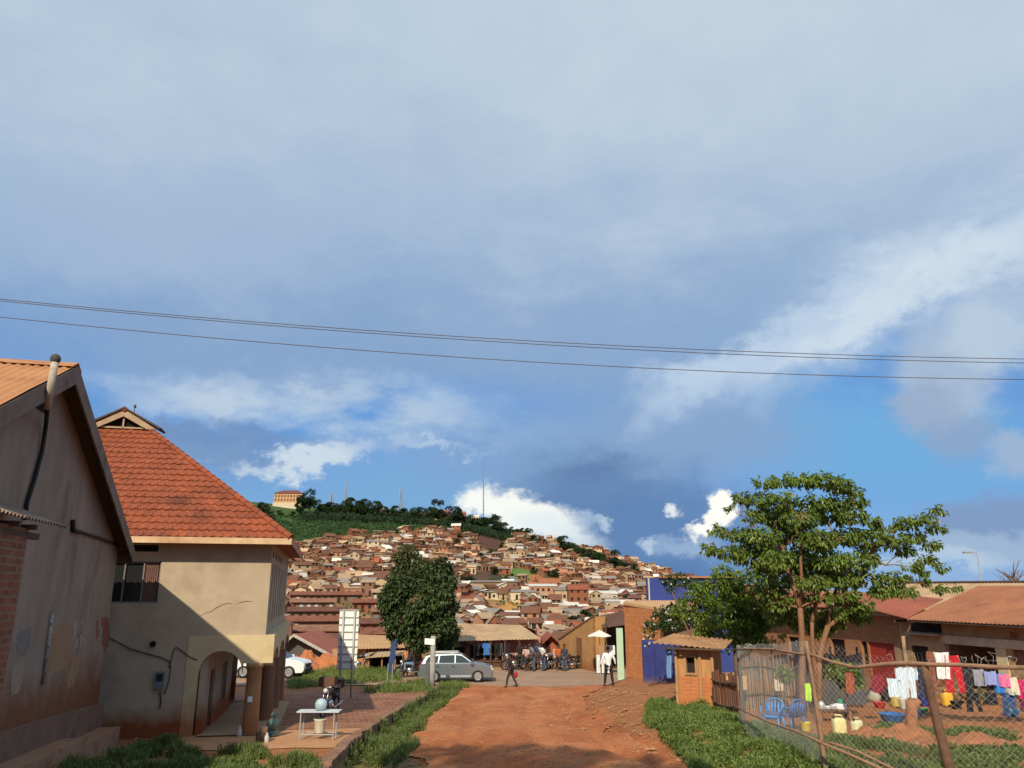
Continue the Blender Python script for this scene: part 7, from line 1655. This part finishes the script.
# low rack with washed pots
t=thing('dish_rack','low wooden rack of sticks carrying washed pans in the yard','rack',g); m=MB()
Yr=g[1]; xa,xb=P(818,715,Yr)[0],P(847,715,Yr)[0]; zr_=g[2]+.35
for k in range(9): x=lerp(xa,xb,k/8); m.tube([(x,Yr-.3,zr_),(x,Yr+.3,zr_)],.02,5)
m.build('slats',WOOD,t,uv=False)
for x in (xa,xb):
    for y in (-.25,.25): m=MB(); m.tube([(x,Yr+y,hz(x,Yr)-.1),(x,Yr+y,zr_)],.03,5); m.build('leg',WOOD,t)
for i,(px,r_,h_,nm,lab) in enumerate(((822,.11,.24,'kettle','tall aluminium kettle on the left end of the dish rack'),(828,.13,.10,'saucepan','shallow aluminium pan lying beside the kettle'),(834,.12,.14,'saucepan','small upturned aluminium pan in the middle of the dish rack'),(841,.19,.16,'basin','white enamel basin at the right end of the dish rack'))):
    x=P(px,712,Yr)[0]; t=thing(nm,lab,nm,(x,Yr,zr_+.021),'pans drying on the rack'); m=MB()
    m.lathe([(r_*.9,0),(r_,.02),(r_*.95,h_*.7),(r_*(.5 if nm=='kettle' else .98),h_),(.01,h_+.01)] ,(x,Yr,zr_+.021),16); m.build('bowl',ALU if i<3 else WHITE,t,True,uv=False)
    m=MB(); m.tube([(x-r_*.7,Yr,zr_+h_),(x,Yr,zr_+h_+.1),(x+r_*.7,Yr,zr_+h_)],.01,5) if nm=='kettle' else m.tube([(x+r_*.9,Yr,zr_+h_*.7),(x+r_+.14,Yr-.05,zr_+h_*.75)],.012,5); m.build('handle',BLKP,t,True,uv=False)
x=P(842,709,Yr)[0]; m=MB(); m.lathe([(.10,0),(.13,.10),(.135,.11),(.08,.1)],(x,Yr,zr_+.20),14); tag(m.build('bowl',M('sea_green_plastic',(.08,.40,.27),.4,.06,4,spec=.5,bmp=0),None,True,uv=False),'sea green bowl stacked on the white enamel basin','bowl')
# clutter against the house front
t=thing('firewood_pile','stack of split brown firewood against the house step below the black trousers','firewood',GH(968,703)); g=GH(968,703); r=random.Random(12); m=MB()
for k in range(34): a=Vector((g[0]+r.uniform(-.7,.7),g[1]+r.uniform(-.15,.15),g[2]+.06+.09*(k//9))); m.tube([tuple(a+Vector((-.1,-.32,0))),tuple(a+Vector((.1,.32,.02)))],r.uniform(.035,.055),5)
m.build('logs',M('split_wood',(.28,.15,.08),.95,.4,6),t,uv=False)
def sack(label,px,py,col,h=.55):
    g=GH(px,py); t=MB(); t.lathe([(.17,0),(.24,.06),(.26,h*.4),(.21,h*.75),(.10,h*.9),(.14,h)],g,14); t.v=[tuple(Vector(p)+noise.noise_vector(Vector(p)*5)*.04) for p in t.v]; tag(t.build('sack',M('sack_'+str(px),col,.95,.25,6),None,True),label,'sack','sacks in the yard')
sack('dark charcoal sack slumped in front of the red door',884,701,(.05,.045,.04)); sack('pale woven sack leaning beside the dark charcoal sack',874,702,(.42,.38,.30),.5); sack('brown sack at the house step under the lilac cloth',993,705,(.20,.12,.07),.5)
basin('red plastic basin upside down near the white towel',880,708,.22,.2,M('red_plastic',(.40,.03,.03),.4,.1,4,spec=.45,bmp=0)); basin('black cooking pot on the ground below the red trousers',957,709,.2,.26,M('sooty_pot',(.02,.02,.02),.7,.2,4),None,'cooking_pot','pot'); basin('white plastic bucket by the leaning laundry pole',904,709,.16,.34,M('white_bucket_plastic',(.55,.55,.52),.5,.1,4),None,'bucket','bucket'); basin('turquoise basin beneath the jeans on the low line',1012,716,.26,.2,M('turquoise_plastic',(.05,.30,.33),.4,.1,4,spec=.45,bmp=0))
# tree stump and mound, laundry poles
g=GH(912,737); m=MB(); limb(m,(g[0],g[1],g[2]-.2),P(911,700,g[1]),.17,.14,random.Random(4),.03,6,10); limb(m,P(912,712,g[1]),P(919,700,g[1]),.1,.08,random.Random(5),.03,4,8); tag(m.build('tree_stump',M('raw_brown_stump',(.33,.15,.08),.95,.35,5,dark=(.16,.07,.04)),None,True),'forked brown tree stump standing in the raw earth of the yard','stump')
RE2=M('yard_earth',(.30,.12,.055),.97,.3,3,dark=(.17,.07,.035),bmp=.4)
mound('earth_mound','spread heap of raw orange earth around the tree stump',893,737,GH(893,737)[1],2.2,.9,.34,RE2,3); mound('earth_mound','long low bank of orange earth by the wire fence at the far right',985,742,GH(985,742)[1],3.2,1.0,.26,RE2,4)
g=GH(914,722); m=MB(); limb(m,(g[0],g[1],g[2]-.2),P(903,636,g[1]),.06,.055,random.Random(9),.02,7,8); tag(m.build('laundry_pole',M('pale_wood_pole',(.36,.23,.13),.92,.3,5),None,True),'thin leaning wooden pole carrying the washing lines','pole')
YL=g[1]
lines=[((868,672),(905,660)),((905,652),(962,652)),((958,668),(1060,684)),((925,690),(1060,692))]
for i,(a,b) in enumerate(lines):
    A=Vector(P(a[0],a[1],YL-.0)); B=Vector(P(b[0],b[1],YL)); m=MB(); m.tube([tuple(A.lerp(B,k/8)-Vector((0,0,.03*math.sin(math.pi*k/8)))) for k in range(9)],.007,4); tag(m.build('washing_line',CABLE,None,True),['short washing line left of the thin leaning pole','washing line carrying the white shirt and red trousers','long washing line with grey, lilac and pink cloths','low washing line with the blue jeans'][i],'washing line','washing lines in the yard')
Lg=[('hanging_cloth','maroon cloth hung left of the white towel','cloth',870,884,675,693,(.24,.025,.045),'bundle'),
('hanging_towel','white towel hung beside the pale blue striped shirt','towel',887,901,678,697,(.70,.71,.70),'towel'),
('hanging_shirt','pale blue striped shirt hung left of the leaning pole','shirt',894,917,667,698,(.55,.68,.80),'shirt'),
('hanging_cloth','rust brown cloth hung right of the leaning pole','cloth',924,937,651,688,(.24,.10,.06),'bundle'),
('hanging_shirt','small white shirt hung beside the red trousers','shirt',933,948,652,679,(.74,.74,.75),'towel'),
('hanging_trousers','bright red trousers hung in the middle of the washing','trousers',943,961,655,693,(.50,.02,.03),'trousers'),
('hanging_shirt','black top hung right of the red trousers','shirt',960,972,668,694,(.03,.03,.035),'towel'),
('hanging_cloth','grey cloth hung left of the lilac one','cloth',971,983,669,686,(.30,.31,.36),'towel'),
('hanging_cloth','lilac blue cloth hung between grey and bright blue ones','cloth',982,995,671,685,(.27,.31,.62),'towel'),
('hanging_cloth','bright blue cloth hung left of the pink one','cloth',993,1003,673,693,(.04,.24,.66),'towel'),
('hanging_cloth','pink cloth hung right of the bright blue one','cloth',999,1008,674,687,(.80,.18,.36),'towel'),
('hanging_cloth','cream cloth hung between pink and crimson ones','cloth',1007,1016,677,695,(.66,.62,.50),'towel'),
('hanging_cloth','crimson cloth hung at the far end of the line','cloth',1013,1032,679,699,(.50,.02,.12),'towel'),
('hanging_trousers','pair of dark blue jeans hung on the low line','trousers',1001,1016,692,716,(.035,.08,.20),'trousers'),
('hanging_trousers','black trousers hung on the low line left of the jeans','trousers',966,980,692,712,(.02,.02,.025),'trousers'),
('hanging_cloth','dark navy cloth hung left of the rust brown one','cloth',917,926,668,700,(.03,.04,.08),'towel'),
('hanging_cloth','brick red cloth hung beside the wire fence rail','cloth',844,855,672,694,(.34,.09,.05),'bundle'),
('hanging_cloth','dark olive cloth hung above the amber jerrycan','cloth',976,986,688,700,(.09,.08,.04),'towel'),
('hanging_shirt','plum coloured shirt hung at the right end of the low line','shirt',1017,1032,692,712,(.14,.03,.08),'shirt'),
('hanging_cloth','crumpled black cloth hung at the end of the low line','cloth',983,997,692,705,(.02,.02,.025),'towel')]
for i,(n_,lab,cat,x0,x1,y0,y1,col,kd) in enumerate(Lg):
    mat=None
    if 'striped' in lab:
        mat,nt_,b_=base('striped_cotton',.9); wv=nd(nt_,'ShaderNodeTexWave'); wv.inputs['Scale'].default_value=7; tcx=nd(nt_,'ShaderNodeTexCoord'); nt_.links.new(tcx.outputs['Object'],wv.inputs[0]); nt_.links.new(mixc(nt_,wv.outputs[1],(.78,.82,.85),(.38,.52,.68)),b_.inputs[0])
    cloth(n_,lab,cat,x0,x1,y0,y1,YL-.05-.03*(i%3),col,kd,mat=mat)
g=GH(809,722); cloth('safety_vest','fluorescent yellow green vest hung on the netting pole','vest',803,811,683,701,g[1]-.3,(.55,.85,.08),'bundle',None)
g=P(781,690,27); m=MB(); m.grid(lambda a,b:(g[0]+a*.3,27.6,g[2]-.1+b*.38*(1-.3*a)),4,4); m.grid(lambda a,b:(g[0]+a*.3,27.62,g[2]-.1+b*.38*(1-.3*a)),4,4); tag(m.build('rag',M('pale_rag',(.6,.55,.42),.9,.1,4),None),'pale rag hooked on the netting beside the reed screen','rag')
# broad-leaved plants inside the fence
for i,(px,py,a_,c_,lab) in enumerate(((842,672,15,9,'leafy green bush showing over the wire fence behind the vest'),(780,668,8,6,'pale green shrub behind the top rail of the mesh'),(700,706,7,5,'small clump of leafy weeds with pale flowers at the kiosk foot'))):
    Yb=26.5 if i<2 else GH(700,712)[1]; r=random.Random(80+i); b=P(px,py,Yb); zb=hz(b[0],Yb); t=thing('garden_shrub',lab,'shrub',(b[0],Yb,zb),'garden shrubs'); C_=cl(px,py,a_,c_,Yb,0); 
    m=MB(); crown_leaves(m,[C_,((C_[0][0]+.2,C_[0][1],C_[0][2]-.25),C_[1]*.8,C_[2],C_[3]*.9)],900,.13,r,.4); m.build('foliage',_m['broad_leaf'],t,uv=False)
    m=MB(); 
    for k in range(6): limb(m,(b[0]+r.uniform(-.1,.1),Yb,zb-.05),Vector(C_[0])+rv(r)*C_[1]*.5,.02,.006,r,.1,4,4)
    m.build('stem',BARK,t,True,uv=False)
# ================================================================== tree behind the viewer, whose shade falls on the road
for i,(x,y,h,lab) in enumerate(((-4.5,-6.3,16,'tall leafy tree behind the viewpoint shading the road'),)):
    r=random.Random(90+i); zb=hz(x,y); t=thing('shade_tree',lab,'tree',(x,y,zb)); C_=[]
    for k in range(16): C_.append(((x+r.uniform(-3.2,3.2),y+r.uniform(-3,3),zb+h+r.uniform(-3.2,2.6)),1.5,1.5,1.0))
    m=MB(); crown_leaves(m,C_,110,.42,r,.4); m.build('crown',_m['mango_foliage'],t,uv=False); m=MB(); limb(m,(x,y,zb-.2),(x,y,zb+h-4),.35,.2,r,.02,6,8); branch_tree(m,[(x,y,zb+h-4)],C_,r,.16); m.build('trunk',BARK,t,True,uv=False)
# ================================================================== grass, weeds, stones
gr=random.Random(55)
def inpoly(x,y,pl):
    c=False; n=len(pl)
    for i in range(n):
        x1,y1=pl[i]; x2,y2=pl[i-1]
        if (y1>y)!=(y2>y) and x<(x2-x1)*(y-y1)/(y2-y1)+x1: c=not c
    return c
GRM=leafm('grass_blade',(.07,.12,.022),(.21,.25,.08),.25,.7,1.1); GRY=leafm('sunny_weed',(.10,.18,.026),(.26,.31,.09),.3,.6,1.3)
def scatter(name,label,polys,n,hmin,hmax,mat,bounds,broad=.3,keep=-.25,freq=.9):
    m=MB(); vs=m.v; fs=m.f; cnt=0; tries=0
    while cnt<n and tries<n*30:
        tries+=1; x=gr.uniform(bounds[0],bounds[1]); y=gr.uniform(bounds[2],bounds[3]); z=hz(x,y); px,py=pix(x,y,z)
        if not any(inpoly(px,py,p) for p in polys): continue
        nn_=noise.noise(Vector((x*freq,y*freq,4)))*.75+noise.noise(Vector((x*3.1,y*3.1,8)))*.45
        if nn_<keep: continue
        cnt+=1; k=3 if gr.random()>broad else 0; hh_=lerp(hmin*.7,hmax*1.1,max(0,min(1,.45+nn_*1.2+gr.uniform(-.3,.3))))
        if k:
            for _ in range(4):
                a=gr.uniform(0,6.28); l=gr.uniform(.1,.6)*hh_; w=.007+.01*gr.random(); bx,by=x+gr.uniform(-.06,.06),y+gr.uniform(-.06,.06); ca,sa=math.cos(a),math.sin(a); i=len(vs)
                mx_,my_=bx+ca*l*.35,by+sa*l*.35; z2=z+hh_*.65
                vs+=[(bx-sa*w,by+ca*w,z-.02),(bx+sa*w,by-ca*w,z-.02),(mx_+sa*w*.8,my_-ca*w*.8,z2),(mx_-sa*w*.8,my_+ca*w*.8,z2),(bx+ca*l,by+sa*l,z+hh_)]
                fs+=[(i,i+1,i+2,i+3),(i+3,i+2,i+4)]
        else:
            for _ in range(6):
                leaf(m,Vector((x+gr.uniform(-.12,.12),y+gr.uniform(-.12,.12),z+gr.uniform(.02,hh_*.8))),rv(gr)+Vector((0,0,.3)),Vector((0,0,1))+rv(gr)*.5,gr.uniform(.05,.11),.05)
    tag(m.build(name,mat,None,uv=False),label,'grass',kind='stuff')
scatter('verge_grass','strip of rough green grass between the stone kerb and the dirt road',[[(436,690),(462,690),(448,704),(425,722),(420,745),(395,768),(345,768),(350,752),(380,728)]],6500,.08,.32,GRM,(-6,0,17,45),.3,.02)
scatter('bank_grass','thick bright weeds and grass on the bank right of the road',[[(650,706),(672,702),(700,708),(735,722),(765,732),(800,752),(835,768),(880,790),(700,790),(690,768),(668,745),(645,724)]],11000,.08,.36,GRY,(3,13,15,37),.6,-.14)
scatter('yard_grass','sparse grass and weeds inside the wire fence',[[(745,728),(800,738),(880,742),(905,748),(1024,752),(1024,790),(860,790),(800,760)],[(860,728),(1024,735),(1024,742),(880,740)]],7000,.05,.2,GRM,(6,20,15,30),.45,.0,1.4)
scatter('foreground_grass','shaded clumps of grass in front of the tiled house',[[(62,768),(80,762),(128,760),(136,748),(150,743),(172,745),(186,756),(205,760),(228,752),(262,757),(300,762),(318,768),(318,790),(60,790)]],3800,.08,.34,GRM,(-16,-3,14,25),.35,.04)
scatter('roadside_weeds','weeds along the far side of the crossing road',[[(286,684),(300,674),(335,670),(400,672),(402,682),(330,686),(290,690)],[(362,694),(385,686),(432,685),(430,692),(395,697),(365,699)],[(436,688),(450,684),(470,688),(450,692)]],4200,.12,.42,GRY,(-18,-2,40,56),.5,-.3)
# pebbles and rubble, nobody could count them
m=MB()
RUBP=[[(585,690),(640,688),(665,705),(655,735),(690,768),(700,790),(650,790),(610,715)],[(0,752),(130,738),(200,745),(60,768),(0,768)],[(395,768),(430,715),(445,718),(420,768)],[(860,735),(1024,740),(1024,768),(960,768)]]
c_=0; tries=0
ROADP=[[(430,700),(600,690),(640,720),(700,768),(700,790),(395,790),(410,745)]]
while c_<3600 and tries<300000:
    tries+=1; x=gr.uniform(-16,18); y=gr.uniform(15,45); z=hz(x,y); px,py=pix(x,y,z)
    onroad=inpoly(px,py,ROADP[0]) and gr.random()<.22
    if onroad: pass
    elif not any(inpoly(px,py,p) for p in RUBP) or noise.noise(Vector((x*.8,y*.8,9)))<-.05: continue
    c_+=1; s=gr.uniform(.012,.05)*(1 if gr.random()<.93 else 2.2); i=len(m.v)
    pts=[(-1,0,0),(1,0,0),(0,-1,0),(0,1,0),(0,0,-1),(0,0,1)]
    m.add([(x+a*s*gr.uniform(.6,1.3),y+b*s*gr.uniform(.6,1.3),z+(.045 if onroad else .02)+d*s*gr.uniform(.4,.8)) for a,b,d in pts],[(0,2,5),(2,1,5),(1,3,5),(3,0,5),(2,0,4),(1,2,4),(3,1,4),(0,3,4)])
tag(m.build('loose_stones',M('earthy_pebble',(.34,.18,.10),.95,.35,8,dark=(.22,.11,.06)),None,uv=False),'loose stones and rubble along the road edges','stones',kind='stuff')
bpy.data.scenes.remove(TMP)
print('verts',sum(len(o.data.vertices) for o in bpy.context.scene.objects if o.type=='MESH'))
